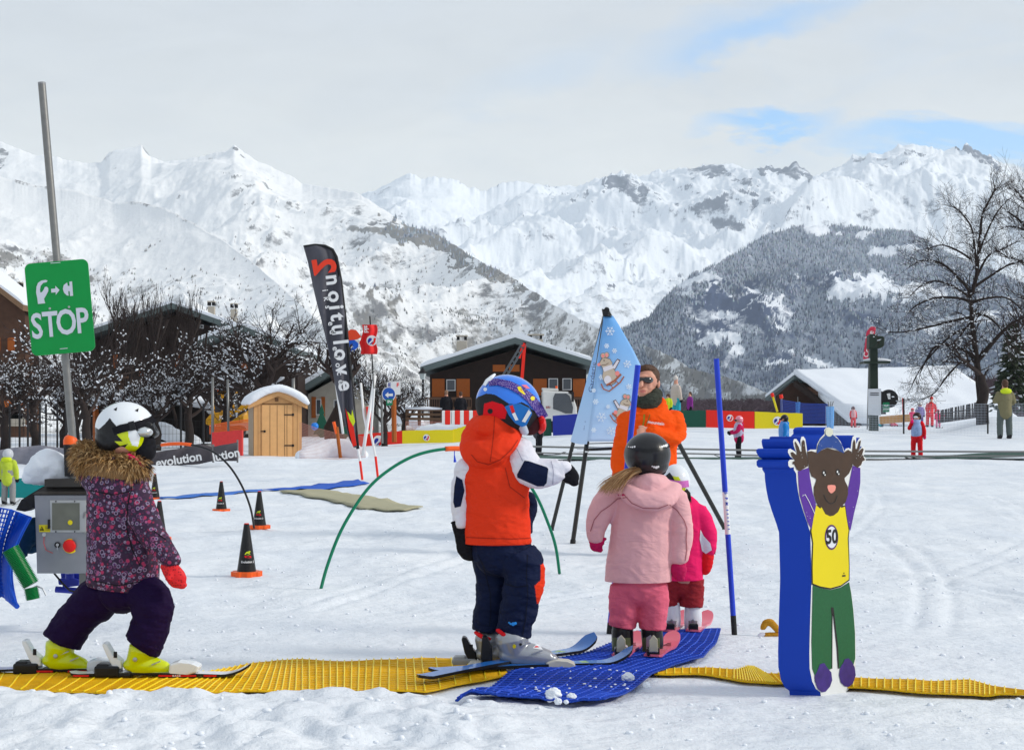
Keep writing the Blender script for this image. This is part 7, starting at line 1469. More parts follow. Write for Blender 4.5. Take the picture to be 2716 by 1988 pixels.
chalet('big dark chalet with two chimneys on its snowy roof behind the bare shrubs', 88, (468, 822), (215, 905), (642, 884), (222, 636), 1170, 14, chims=((561, 802, 850, 17, 2), (621, 808, 866, 16, 3), (468, 810, 826, 14, 6)), snow=.22,
       wins=(('w', 530, 861, 540, 871), ('s', 422, 938, 434, 972), ('w', 436, 940, 462, 968), ('s', 464, 938, 476, 972), ('s', 360, 985, 400, 1010), ('s', 300, 940, 330, 975), ('b', 225, 1035, 560, 1075)), balc=((236, 520, 1000, 28),))
chalet('lower dark chalet wing with a thin snowy roof left of the snowy apple tree', 80, (648, 880), (506, 934), (800, 945), (520, 790), 1170, 8, snow=.25, wins=(('s', 640, 960, 665, 990), ('b', 540, 1090, 760, 1150)))
chalet('wooden chalet at the left edge of the picture with one tall chimney', 82, (-90, 700), (-260, 790), (80, 828), (-240, 66), 1175, 2.5, chims=((50, 752, 812, 18, 5),), snow=.2, fas=mat('brown_barge_boards', (.20, .12, .07), .8, var=.3), wallm=mat('brown_chalet_boards', (.09, .045, .028), .8, var=.4, vscale=3),
       wins=(('s', 20, 895, 38, 930), ('s', -20, 895, 0, 930), ('d', 5, 1060, 60, 1110), ('b', -230, 1090, 66, 1130)), balc=((-230, 62, 950, 28),))
chalet('cream house with orange window frame behind the dark flag', 84, (900, 985), (800, 1045), (990, 1045), (812, 975), 1185, 7, snow=.3, wallm=M_STONE, wins=(('s', 826, 1052, 838, 1108), ('w', 838, 1058, 852, 1100), ('s', 852, 1052, 862, 1108), ('w', 885, 1060, 905, 1090)))
def lean_to():
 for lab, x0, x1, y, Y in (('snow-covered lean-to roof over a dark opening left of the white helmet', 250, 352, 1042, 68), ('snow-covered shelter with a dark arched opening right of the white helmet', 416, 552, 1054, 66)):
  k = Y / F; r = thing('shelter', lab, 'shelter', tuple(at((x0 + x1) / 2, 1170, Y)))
  mb = MB(); mb.poly([at(x0, 1172, Y), at(x1, 1172, Y), at(x1, y + 34, Y), at((x0 + x1) / 2, y + 12, Y), at(x0, y + 30, Y)], Vector((0, 2.5, 0))); mb.build('opening', mat('painted_interior_shade', (.012, .009, .008), .95), r)  # solid near-black block; the shade inside the shelter is its colour
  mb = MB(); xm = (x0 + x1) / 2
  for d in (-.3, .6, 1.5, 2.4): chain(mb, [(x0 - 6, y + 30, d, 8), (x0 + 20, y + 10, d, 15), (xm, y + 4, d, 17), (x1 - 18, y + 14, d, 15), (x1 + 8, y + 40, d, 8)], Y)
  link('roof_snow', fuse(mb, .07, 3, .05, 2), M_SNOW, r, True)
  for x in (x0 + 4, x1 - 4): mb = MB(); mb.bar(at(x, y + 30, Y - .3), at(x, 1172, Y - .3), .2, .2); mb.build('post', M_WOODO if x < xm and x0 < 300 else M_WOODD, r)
lean_to()
def chalet_right():
 Y = 97; r = thing('chalet', 'long low chalet at the right under one huge white snow-covered roof', 'chalet', tuple(at(2300, 1135, Y)))
 A, Bq = at(2105, 1003, Y), at(2525, 992, Y + 1); Cq, Dq = at(2720, 1150, Y - 7), at(2300, 1150, Y - 7)
 rows = []
 for j in range(31):
  t = j / 30; row = []
  for i in range(41):
   u = i / 40; top = A.lerp(Bq, u); x1_ = Dq.lerp(Cq, u); p = top.lerp(x1_, t); row.append(p + Vector((0, 0, .28 + .12 * float(fbm(u * 6, t * 4, 3, 3)) + (.10 * sin(pi * t)))))
  rows.append(row)
 mb = MB(); mb.grid(rows); s = mb.build('roof_snow', M_SNOW, None, True);
 M_ = s.data; s.data.transform(Matrix.Translation(-r.location)); s.parent = r; md = s.modifiers.new('s', 'SOLIDIFY'); md.thickness = .35; md.offset = -1; eval_mods(s)
 mb = MB(); mb.poly([A + Vector((0, 0, -.15)), at(2300, 1158, Y - 7) , at(2290, 1160, Y - 7), A + Vector((0, 0, -.55))], Vector((.25, 0, 0))); mb.build('barge_board', M_WOODD, r)
 mb = MB(); L0 = at(2030, 1062, Y + 3); mb.poly([at(2106, 1004, Y), L0, L0 + Vector((0, 0, .22)), at(2106, 996, Y)], Vector((9, 3, 0))); mb.build('roof', M_FASCIA, r)
 mb = MB(); mb.poly([at(2106, 1002, Y) + Vector((0, 0, .22)), L0 + Vector((0, 0, .24)), L0 + Vector((0, 0, .42)), at(2106, 994, Y) + Vector((0, 0, .26))], Vector((9, 3, 0))); mb.build('roof_snow', M_SNOW, r)
 mb = MB(); mb.poly([at(2104, 1010, Y + .6), at(2058, 1050, Y + .6), at(2058, 1160, Y + .6), at(2300, 1160, Y + .6), at(2240, 1110, Y + .6)], Vector((8, 4, 0))); mb.build('wall', mat('dark_barn_boards', (.05, .024, .016), .85, var=.4, vscale=3), r)
 mb = MB(); mb.poly([at(2170, 1052, Y - 2), at(2320, 1052, Y - 2), at(2420, 1130, Y - 7.5), at(2250, 1120, Y - 7.5)], Vector((0, 0, .4))); mb.build('porch_snow', M_SNOW, r, True)
chalet_right()
# barrier pads and banners
def logo_(cx, cy, R_, Y, root):
 q = MB(); q.poly([at(x, y, Y) for x, y in ellipse(cx, cy, R_, R_, 24)], Vector((0, .004, 0))); w = q.build('round_logo', M_WHITEM, root)
 q = MB(); q.poly([at(x, y, Y - .006) for x, y in ellipse(cx - R_ * .28, cy + R_ * .1, R_ * .48, R_ * .62, 18)]); q.build('logo_blue', M_BLUEV, w)
 q = MB(); q.poly([at(x, y, Y - .007) for x, y in strap([(cx - R_ * .5, cy + R_ * .6), (cx + R_ * .1, cy), (cx + R_ * .15, cy - R_ * .6)], R_ * .13)]); q.build('logo_stroke', M_WHITEM, w)
 q = MB(); q.poly([at(x, y, Y - .006) for x, y in strap([(cx + R_ * .1, cy + R_ * .75), (cx + R_ * .5, cy + R_ * .2), (cx + R_ * .6, cy - R_ * .5)], R_ * .2)]); q.build('logo_red', M_REDV, w)
def pad(label, pts, mt, Y, logo=None, group='padded barrier panels', thick=.22, nm='barrier_pad'):
 """pts: tl, tr, br, bl px"""
 c = at((pts[2][0] + pts[3][0]) / 2, (pts[2][1] + pts[3][1]) / 2, Y); r = thing(nm, label, 'barrier', tuple(c), group)
 xs = np.linspace(0, 1, 9); mb = MB(); rows = []
 tl, tr, br, bl = [Vector(p) for p in pts]
 pl = [tl.lerp(tr, t) + Vector((0, (1 if 0 < i < 8 else 0) * random.uniform(-.8, .8))) for i, t in enumerate(xs)] + [br.lerp(bl, t) for t in xs]
 mb.poly([at(p.x, p.y, Y) for p in pl], Vector((0, thick, 0))); o = mb.build('pad_cover', mt, r); bevel(o, .04, 3)
 if logo: logo_(*logo, Y - .02, o)
 return r
pad('red padded barrier with a round white logo left of the yellow one', [(948, 1152), (1067, 1142), (1067, 1176), (952, 1184)], M_REDV, 62, (1004, 1169, 15))
pad('long yellow padded barrier with a small round logo behind the boy in orange', [(1067, 1142), (1202, 1139), (1202, 1173), (1067, 1176)], M_YELLOW, 62, (1131, 1160, 9))
pad('short yellow padded barrier angled towards the boy in orange', [(1202, 1138), (1240, 1128), (1240, 1170), (1202, 1173)], M_YELLOW, 62.1)
pad('dark green padded barrier between the boy\'s helmet and the blue one', [(1420, 1112), (1462, 1110), (1463, 1155), (1420, 1158)], M_GREENV, 60)
pad('blue padded barrier left of the pyramid banner', [(1466, 1102), (1560, 1095), (1560, 1150), (1467, 1155)], M_BLUEV, 59.5, (1543, 1119, 9))
pad('dark green padded barrier right of the man in orange', [(1795, 1088), (1872, 1088), (1872, 1133), (1795, 1133)], M_GREENV, 70)
pad('red padded barrier behind the child in the pink helmet', [(1873, 1087), (2001, 1091), (2001, 1136), (1873, 1133)], M_REDV, 70, (1936, 1108, 9))
pad('yellow padded barrier behind the child in blue', [(2002, 1091), (2129, 1096), (2129, 1140), (2002, 1138)], M_YELLOW, 70, (2062, 1116, 12))
def banner_strip(label, top, bot, Y, mt, words, nm='banner', cat='banner'):
 c = at(bot[0][0], bot[0][1], Y); r = thing(nm, label, cat, tuple(c)); n = 24
 xs = np.linspace(top[0][0], top[-1][0], n); ty = np.interp(xs, [p[0] for p in top], [p[1] for p in top]); by = np.interp(xs, [p[0] for p in bot], [p[1] for p in bot])
 mb = MB(); mb.grid([[at(x, a + (b - a) * j / 6, Y + .05 * sin(x * .09 + j * .7)) for j in range(7)] for x, a, b in zip(xs, ty, by)]); o = mb.build('banner_cloth', mt, r, True); md = o.modifiers.new('s', 'SOLIDIFY'); md.thickness = .01; eval_mods(o)
 for w, px, py, s, m_, dx, dz in words: put_text('banner_lettering', w, s, m_, o, at(px, py, Y - .09), (1, 0, dz), (-dz, 0, 1), .001, s * .025, 1)
 for x in (top[0][0], top[-1][0]): q = MB(); q.tube([at(x, np.interp(x, [p[0] for p in top], [p[1] for p in top]) - 6, Y + .06), at(x, np.interp(x, [p[0] for p in bot], [p[1] for p in bot]) + 4, Y + .06)], .02, 8); q.build('post', M_GALV, r)
gb = mat('grey_banner_cloth', (.085, .075, .085), .7, var=.25, vscale=3)
banner_strip('grey cloth banner lettered evolution lying along the snow bank', [(388, 1232), (400, 1200), (470, 1190), (530, 1176), (565, 1184)], [(388, 1236), (400, 1234), (470, 1234), (530, 1230), (565, 1222)], 31.5, gb, [('evolution', 474, 1219, .27, M_WHITEM, 1, .16)])
banner_strip('end of a dark banner with a red round emblem beside the hut', [(566, 1184), (600, 1178), (630, 1172)], [(566, 1222), (600, 1222), (632, 1222)], 31.3, gb, [('lution', 600, 1206, .26, M_WHITEM, 1, .2)])
banner_strip('grey mesh banner behind the heap of snow at the left edge', [(-40, 1200), (40, 1186), (110, 1180), (180, 1190), (262, 1196)], [(-40, 1245), (40, 1245), (110, 1245), (180, 1240), (262, 1236)], 31.8, mat('grey_mesh_banner', (.22, .22, .26), .8, var=.2), [])
pad('red padded barrier with faint blue letters left of the garden hut', [(562, 1146), (642, 1140), (642, 1208), (562, 1215)], mat('faded_red_vinyl', (.62, .04, .04), .5, var=.2), 44, None)
pad('teal padded wall behind the small child at the left edge', [(-20, 1272), (116, 1266), (116, 1328), (-20, 1330)], mat('teal_vinyl', (.0, .22, .22), .45, var=.1), 25.0, None)
# feather flag
def feather():
 Y = 25.4; r = thing('feather_flag', 'tall dark grey feather flag with white and red lettering', 'flag', tuple(at(959, 1268, Y)))
 L_ = [(805, 654), (818, 700), (838, 790), (860, 880), (876, 950), (888, 1010), (905, 1090), (925, 1160), (938, 1186)]; Rr = [(805, 654), (835, 650), (862, 652), (882, 662), (892, 680), (903, 740), (916, 850), (928, 970), (940, 1100), (948, 1180), (948, 1186)]
 ys = np.linspace(652, 1186, 50); fm = mat('grey_flag_cloth', (.085, .085, .105), .7, var=.25, vscale=2); rows = []
 lx = np.interp(ys, [p[1] for p in L_], [p[0] for p in L_]); rx = np.interp(ys, [650, 662, 680, 740, 850, 970, 1100, 1186], [862, 882, 892, 903, 916, 928, 940, 948])
 rows = [[at(a + (b - a) * j / 10, y - (0 if i > 0 else 2), Y + .06 * sin(j * .8 + i * .25)) for j in range(11)] for i, (a, b, y) in enumerate(zip(lx, rx, ys))]
 rows[0] = [at(805 + (862 - 805) * j / 10, 653 - 4 * sin(pi * j / 10 * .8), Y) for j in range(11)]
 mb = MB(); mb.grid(rows); o = mb.build('flag_cloth', fm, r, True); md = o.modifiers.new('s', 'SOLIDIFY'); md.thickness = .01; eval_mods(o)
 mb = MB(); mb.tube([at(805, 653, Y), at(835, 649, Y), at(862, 652, Y), at(882, 662, Y), at(892, 681, Y), at(903, 740, Y), at(916, 850, Y), at(928, 970, Y), at(940, 1100, Y), at(949, 1190, Y)], [.015, .02, .024, .026, .028, .03, .03, .03, .03, .03], 10); mb.build('pole', M_BLACKM, r, True)
 for a, b, m_ in (((949, 1188), (955, 1222), M_WHITEM), ((955, 1222), (961, 1272), M_REDV)): mb = MB(); mb.tube([at(*a, Y), at(*b, Y)], .022, 10); mb.build('foot_pole', m_, r)
 def let(ch, px, py, s, m_, rot=7.5, bold=.02): a = radians(rot); put_text('flag_letter', ch, s, m_, o, at(px, py, Y - .10), (sin(a), 0, -cos(a)), (-cos(a) * 1, 0, -sin(a)), .002, s * bold)
 for ch, px, py in (('n', 883, 742), ('o', 888, 786), ('i', 891, 815), ('t', 895, 840), ('u', 898, 874), ('l', 902, 907), ('o', 905, 940), ('v', 909, 980), ('e', 916, 1022)):
  me = text_mesh(ch, .37, .002, .010); a = radians(6.5); ax = Vector((-cos(a), 0, -sin(a))); ay = Vector((sin(a) * 1, 0, -cos(a)))
  ax = Vector((sin(a), 0, -cos(a))); ay = Vector((-cos(a), 0, -sin(a))) * -1; M = Matrix((ax, ay, Vector((0, -1, 0)))).transposed().to_4x4(); M.translation = at(px, py, Y - .10); me.transform(M); link('flag_letter', me, M_WHITEM, o)
 me = text_mesh('2', .55, .002, .02); a = radians(10); M = Matrix((Vector((-sin(a), 0, cos(a))), Vector((cos(a), 0, sin(a))), Vector((0, -1, 0)))).transposed().to_4x4(); M.translation = at(857, 706, Y - .1); me.transform(M); link('flag_letter', me, mat('flag_red', (.8, .05, .02), .6), o)
 for i, ch in enumerate('ecole de ski'[::-1]):
  if ch == ' ': continue
  me = text_mesh(ch, .15, .002, .002); a = radians(8); M = Matrix((Vector((sin(a), 0, -cos(a))), Vector((cos(a), 0, sin(a))), Vector((0, -1, 0)))).transposed().to_4x4(); M.translation = at(862 + i * 3.9, 770 + i * 22, Y - .1); me.transform(M); link('flag_letter', me, M_WHITEM, o)
 for poly, m_ in (([(921, 1090), (932, 1102), (934, 1085), (942, 1118), (937, 1130), (928, 1116)], M_LIME), ([(916, 1082), (926, 1110), (938, 1132), (946, 1180), (936, 1184), (925, 1140)], M_REDV)): q = MB(); q.poly([at(*p, Y - .09) for p in poly]); q.build('flag_motif', m_, o)
feather()
def red_flag():
 Y = 25.9; r = thing('flag', 'red flag with a round white and blue emblem on a bent slalom pole', 'flag', tuple(at(1004, 1281, Y)))
 rm = mat('red_flag_cloth', (.78, .02, .02), .6, var=.12, vscale=5)
 rows = [[at(960 + (999 - 960) * i / 10 - (5 if j > 5 else 0) * (1 - i / 10) + 3 * sin(j * .9), 861 + (939 - 861) * j / 10, Y + .04 * sin(i * .9)) for j in range(11)] for i in range(11)]
 mb = MB(); mb.grid(rows); o = mb.build('flag_cloth', rm, r, True); md = o.modifiers.new('s', 'SOLIDIFY'); md.thickness = .008; eval_mods(o); logo_(986, 903, 14, Y - .08, o); put_text('flag_lettering', 'ski', .12, M_WHITEM, o, at(971, 873, Y - .08), (0, 0, -1), (1, 0, 0), .001, .003)
 for a, b, m_, w in (((981, 838), (989, 990), M_BLACKM, .012), ((989, 990), (992, 1030), M_GALV, .014), ((992, 1030), (984, 1150), M_WHITEM, .022), ((984, 1150), (996, 1210), M_WHITEM, .020), ((996, 1210), (1004, 1281), M_REDV, .022)): mb = MB(); mb.tube([at(*a, Y), at(*b, Y)], w, 10); mb.build('pole', m_, r)
red_flag()
def stick(label, pts, Y, w, m_, nm='pole', group=None, extra=None):
 r = thing(nm, label, 'pole', tuple(at(*pts[-1], Y)), group); mb = MB(); mb.tube([at(*p, Y) for p in pts], w, 8); mb.build('shaft', m_, r, True)
 if extra: mb = MB(); mb.tube([at(*p, Y - .01) for p in extra[0]], extra[1], 8); mb.build('coloured_band', extra[2], r)
 return r
stick('white leaning pole with a dark foot between the feather flag and the red barrier', [(995, 995), (972, 1140), (962, 1208)], 30, .035, M_WHITEM)
stick('thin white pole just left of the feather flag', [(890, 1008), (900, 1080), (910, 1150)], 34, .03, M_WHITEM)
stick('thin white pole with a red stretch behind the red flag pole', [(957, 1015), (965, 1100), (975, 1150)], 36, .03, M_WHITEM, extra=([(976, 1078), (984, 1140)], .06, M_REDV))
stick('yellow-brown wooden stake holding the net right of the hut', [(893, 1132), (903, 1214)], 36, .045, M_WOODO, extra=([(885, 1118), (893, 1150)], .04, M_ORP))
stick('tall pale metal pole behind the roof of the hut', [(778, 998), (779, 1085)], 60, .07, M_GALV)
stick('grey metal pole left of the digger', [(564, 1000), (564, 1215)], 47, .045, M_GALV)
stick('second grey metal pole in front of the digger', [(604, 1006), (606, 1160)], 47, .04, M_GALV)
stick('yellow stake with a red tip behind the yellow barrier', [(2048, 1045), (2062, 1092)], 78, .06, M_YELLOW, extra=([(2047, 1042), (2050, 1052)], .09, M_REDV))
stick('grey stake with a red tip in front of the right chalet', [(2072, 1048), (2074, 1092)], 78, .05, M_GALV, extra=([(2071, 1046), (2073, 1056)], .10, M_REDV))
stick('tall thin red stake behind the seated children', [(2394, 1055), (2397, 1148)], 66, .03, M_REDV)
# road signs
def signs():
 Y = 55; r = thing('road_sign', 'round blue sign with a white left arrow on a grey post', 'sign', tuple(at(1018, 1170, Y)))
 mb = MB(); mb.tube([at(1012, 1050, Y), at(1014, 1175, Y)], .045, 10); mb.build('pole', M_GALV, r)
 mb = MB(); mb.poly([at(*p, Y - .06) for p in ellipse(1031, 1045, 18.5, 19.5, 30)], Vector((0, .03, 0))); d = mb.build('sign_panel', M_WHITEM, r)
 mb = MB(); mb.poly([at(*p, Y - .07) for p in ellipse(1031, 1045, 16.5, 17.5, 30)]); mb.build('sign_face', mat('sign_blue', (.02, .10, .45), .4, var=.05), d)
 mb = MB(); mb.poly([at(*p, Y - .085) for p in [(1021, 1047), (1030, 1039), (1030, 1044), (1042, 1043), (1042, 1050), (1030, 1050), (1030, 1055)]]); mb.build('arrow_symbol', M_WHITEM, d)
 mb = MB(); mb.poly([at(*p, Y - .08) for p in [(1024, 1058), (1042, 1057), (1041, 1074), (1025, 1075)]], Vector((0, .02, 0))); g = mb.build('small_panel', mat('sign_green', (.0, .22, .10), .4), r); put_text('small_lettering', 'IN', .16, M_WHITEM, g, at(1033, 1065, Y - .1), (1, 0, 0), (0, 0, 1), .002, .004)
 r = thing('information_sign', 'white square sign with the letters E and F behind the arrow sign', 'sign', tuple(at(1046, 1170, 57)))
 mb = MB(); mb.tube([at(1044, 1040, 57), at(1046, 1172, 57)], .10, 8); mb.build('wooden_post', M_WOODO, r)
 mb = MB(); mb.poly([at(*p, 56.9) for p in [(1026, 1013), (1062, 1010), (1062, 1046), (1028, 1047)]], Vector((0, .04, 0))); p = mb.build('sign_panel', M_WHITEM, r); put_text('sign_letter', 'E', .22, M_BLUEV, p, at(1033, 1021, 56.88), (1, 0, 0), (0, 0, 1), .002, .006); put_text('sign_letter', 'F', .22, M_REDV, p, at(1055, 1021, 56.88), (1, 0, 0), (0, 0, 1), .002, .006)
signs()
def figure_board():
 Y = 60; r = thing('painted_board', 'board in the shape of a red-topped blue figure beside the feather flag', 'sign', tuple(at(936, 1170, Y)))
 mb = MB(); mb.poly([at(*p, Y) for p in [(918, 895), (921, 879), (931, 873), (944, 875), (953, 886), (958, 893), (948, 899), (938, 901), (924, 902)]], Vector((0, .12, 0))); mb.build('red_top', mat('board_red', (.75, .06, .015), .5), r)
 mb = MB(); mb.poly([at(*p, Y + .02) for p in [(926, 902), (940, 901), (950, 910), (950, 919), (940, 928), (936, 944), (920, 944), (918, 920)]], Vector((0, .1, 0))); mb.build('blue_body', mat('board_blue', (.01, .10, .55), .5), r)
 mb = MB(); mb.tube([at(930, 940, Y + .08), at(934, 1172, Y + .08)], .10, 8); mb.build('pole', M_GALV, r)
figure_board()
def xmas():
 for lab, x, y0, y1, w, Y in (('flat green wooden fir tree cutout left of the feather flag', 853, 1070, 1160, 26, 52), ('second green wooden fir tree cutout partly behind the feather flag', 912, 1082, 1165, 20, 53)):
  pts = [(x, y0)]; n = 3
  for i in range(n): t = (i + 1) / n; pts += [(x + w * t * .85, y0 + (y1 - y0) * t * .9), (x + w * t * .5, y0 + (y1 - y0) * t * .9)]
  pts += [(x + 4, y1), (x - 4, y1)];
  for i in reversed(range(n)): t = (i + 1) / n; pts += [(x - w * t * .5, y0 + (y1 - y0) * t * .9), (x - w * t * .85, y0 + (y1 - y0) * t * .9)]
  mb = MB(); mb.poly([at(*p, Y) for p in pts], Vector((0, .08, 0))); o = mb.build('fir_cutout', mat('cutout_green', (.01, .09, .05), .6, var=.15)); origin_to(o, at(x, y1, Y)); tag(o, lab, 'cutout', 'green fir tree cutouts')
  mb = MB(); mb.ball(at(x - 18, y1 - 30, Y - .2), .14, 14, 10) if x < 880 else None
  if x < 880: b = mb.build('balloon', mat('blue_balloon', (.01, .2, .7), .25, coat=.5), None, True); origin_to(b, at(x - 18, y1 - 30, Y - .2)); tag(b, 'small shiny blue ball beside the green fir cutout', 'ball')
xmas()
# street lamp, bench fence, traffic barriers, truck, digger, pylon
def lamp():
 Y = 74; r = thing('street_lamp', 'old-fashioned black lantern on a post left of the shuttered chalet', 'street lamp', tuple(at(1122, 1160, Y)))
 mb = MB(); mb.tube([at(1122, 1005, Y), at(1120, 1160, Y)], .06, 10); mb.build('post', M_BLACKM, r)
 mb = MB(); mb.tube([at(1121, 1006, Y), at(1121, 990, Y)], [.11, .19], 6); mb.build('lantern_glass', mat('lantern_glass', (.45, .5, .5), .2, var=.1), r); mb = MB(); mb.tube([at(1121, 990, Y), at(1121, 979, Y), at(1121, 974, Y)], [.24, .08, .03], 6); mb.build('lantern_roof', M_BLACKM, r)
lamp()
def barriers():
 for i, x in enumerate((1172, 1198, 1222, 1246)):
  Y = 66; r = thing('traffic_barrier', ['leftmost red and white water-filled barrier in front of the dark chalet', 'second red and white water-filled barrier from the lamp post', 'third red and white water-filled barrier, left of the boy\'s hood', 'rightmost red and white barrier, half hidden by the boy\'s hood'][i], 'barrier', tuple(at(x + 12, 1126, Y)), 'red and white traffic barriers')
  for a, b, m_ in ((0, 8, M_WHITEM), (8, 22, M_REDV), (22, 25, M_WHITEM)): mb = MB(); mb.poly([at(x + a, 1088, Y), at(x + b, 1088, Y), at(x + b, 1126, Y - .15), at(x + a, 1126, Y - .15)], Vector((0, .5, 0))); bevel(mb.build('barrier_body', m_, r), .04)
barriers()
def rail_fence():
 Y = 70; r = thing('wooden_fence', 'low brown plank fence with snow on top in front of the dark chalet', 'fence', tuple(at(1150, 1130, Y)))
 fm = mat('fence_planks', (.13, .075, .045), .85, var=.3)
 for i, y in enumerate((1086, 1098, 1110)): mb = MB(); mb.bar(at(1076, y, Y), at(1176, y + 1, Y), .08, .13); mb.build('rail', fm, r)
 for x in (1080, 1112, 1144, 1172): mb = MB(); mb.bar(at(x, 1080, Y + .1), at(x, 1128, Y + .1), .12, .12); mb.build('post', fm, r)
 mb = MB(); mb.tube([at(1074, 1083, Y), at(1125, 1082, Y), at(1176, 1084, Y)], [.05, .09, .05], 8); mb.build('snow_topping', M_SNOW, r, True)
rail_fence()
def truck():
 Y = 72; k = Y / F; r = thing('truck', 'white truck cab with an orange roof light left of the pyramid banner', 'truck', tuple(at(1480, 1140, Y))); w_ = mat('truck_white', (.66, .66, .64), .35, var=.08, coat=.3)
 mb = MB(); mb.poly([at(*p, Y) for p in [(1438, 1036), (1505, 1038), (1518, 1044), (1530, 1080), (1532, 1120), (1532, 1135), (1442, 1135)]], Vector((0, 2.3, 0))); cab = bevel(mb.build('cab', w_, r), .06)
 mb = MB(); mb.poly([at(*p, Y - .03) for p in [(1467, 1055), (1472, 1043), (1502, 1043), (1511, 1050), (1520, 1080), (1518, 1096), (1500, 1096), (1480, 1088), (1467, 1084)]], Vector((0, .02, 0))); mb.build('side_window', M_GLASSD, cab)
 mb = MB(); mb.poly([at(*p, Y + .3) for p in [(1437, 1028), (1480, 1030), (1482, 1036), (1440, 1037)]], Vector((0, 1.6, 0))); bevel(mb.build('roof_bar', w_, r), .03); mb = MB(); mb.tube([at(1476, 1030, Y + .4), at(1476, 1023, Y + .4)], .06, 12); mb.build('beacon', M_ORP, r)
 mb = MB(); mb.box(at(1519, 1052, Y - .2), (.12, .2, .5)); mb.bar(at(1508, 1041, Y), at(1519, 1046, Y - .2), .04, .04); mb.build('mirror', M_BLACKM, r); put_text('door_lettering', 'BRI', .16, mat('door_ink', (.4, .06, .06), .6), cab, at(1454, 1080, Y - .02), (1, 0, 0), (0, 0, 1), .002, .002)
 mb = MB(); mb.poly([at(*p, Y + .1) for p in [(1534, 1095), (1600, 1095), (1600, 1125), (1534, 1125)]], Vector((0, 2.2, 0))); mb.build('load_bed', mat('red_tarp', (.25, .02, .02), .7, var=.3), r)
 for x in (1466, 1512): mb = MB(); mb.tube([at(x, 1138, Y - .05), at(x, 1138, Y + .25)], .42, 20); t_ = mb.build('wheel', M_BLACKM, r)
truck()
def digger():
 Y = 64; r = thing('excavator', 'yellow digger with a dark cab parked behind the red barrier', 'excavator', tuple(at(600, 1165, Y))); ym = mat('digger_yellow', (.62, .30, .01), .45, var=.2, vscale=3)
 mb = MB(); mb.poly([at(*p, Y) for p in [(545, 1112), (560, 1095), (590, 1092), (630, 1086), (645, 1098), (645, 1120), (560, 1130), (545, 1125)]], Vector((0, 2.0, 0))); bevel(mb.build('engine_body', ym, r), .05)
 mb = MB(); mb.poly([at(*p, Y + .2) for p in [(566, 1046), (612, 1042), (618, 1090), (566, 1096)]], Vector((0, 1.3, 0))); cb = mb.build('cab_glass', M_GLASSD, r)
 for a, b in (((566, 1044), (566, 1096)), ((590, 1043), (590, 1094)), ((613, 1042), (620, 1090)), ((562, 1043), (618, 1040))): mb = MB(); mb.bar(at(*a, Y + .15), at(*b, Y + .15), .1, .1); mb.build('cab_frame', ym, cb)
 mb = MB(); mb.poly([at(*p, Y + .1) for p in [(560, 1040), (622, 1036), (622, 1044), (560, 1046)]], Vector((0, 1.6, 0))); mb.build('cab_roof', ym, r); mb = MB(); mb.tube([at(573, 1040, Y + .4), at(573, 1031, Y + .4)], .09, 10); mb.build('beacon', M_ORP, r)
 mb = MB(); mb.bar(at(630, 1100, Y - .1), at(660, 1070, Y - .1), .25, .35); mb.bar(at(660, 1070, Y - .1), at(672, 1120, Y - .1), .2, .28); mb.build('arm', ym, r)
 mb = MB(); mb.poly([at(*p, Y - .2) for p in [(545, 1140), (552, 1130), (642, 1128), (650, 1138), (644, 1160), (552, 1162)]], Vector((0, .5, 0))); bevel(mb.build('track', M_BLACKM, r), .08); put_text('body_lettering', 'JC', .22, M_WHITEM, r, at(588, 1106, Y - .03), (1, 0, 0), (0, 0, 1), .002, .003)
digger()
def mast():
 Y = 50; r = thing('loader_arm', 'tilted grey steel arm with a red bar sticking up behind the blue helmet', 'crane arm', tuple(at(1300, 1150, Y))); dirn = (Vector((1392, 908)) - Vector((1300, 1060))).normalized()
 mb = MB(); n2 = Vector((-dirn.y, dirn.x))
 for o_ in (-5, 5): mb.tube([at(*(Vector((1300, 1060)) + n2 * o_), Y), at(*(Vector((1392, 908)) + n2 * o_), Y)], .035, 8)
 for i in range(13): c = Vector((1300, 1060)).lerp(Vector((1392, 908)), i / 12); mb.bar(at(*(c - n2 * 7), Y), at(*(c + n2 * 7), Y), .06, .06)
 mb.build('lattice', mat('dark_grey_steel', (.10, .11, .12), .4, metal=.5, var=.3), r); mb = MB(); mb.bar(at(1392, 908, Y), at(1384, 1010, Y), .06, .11); mb.bar(at(1386, 915, Y), at(1378, 950, Y), .05, .08); mb.build('red_bar', M_REDV, r)
 mb = MB(); mb.tube([at(1300, 1060, Y), at(1290, 1150, Y)], .09, 8); mb.build('base', M_BLACKM, r)
mast()
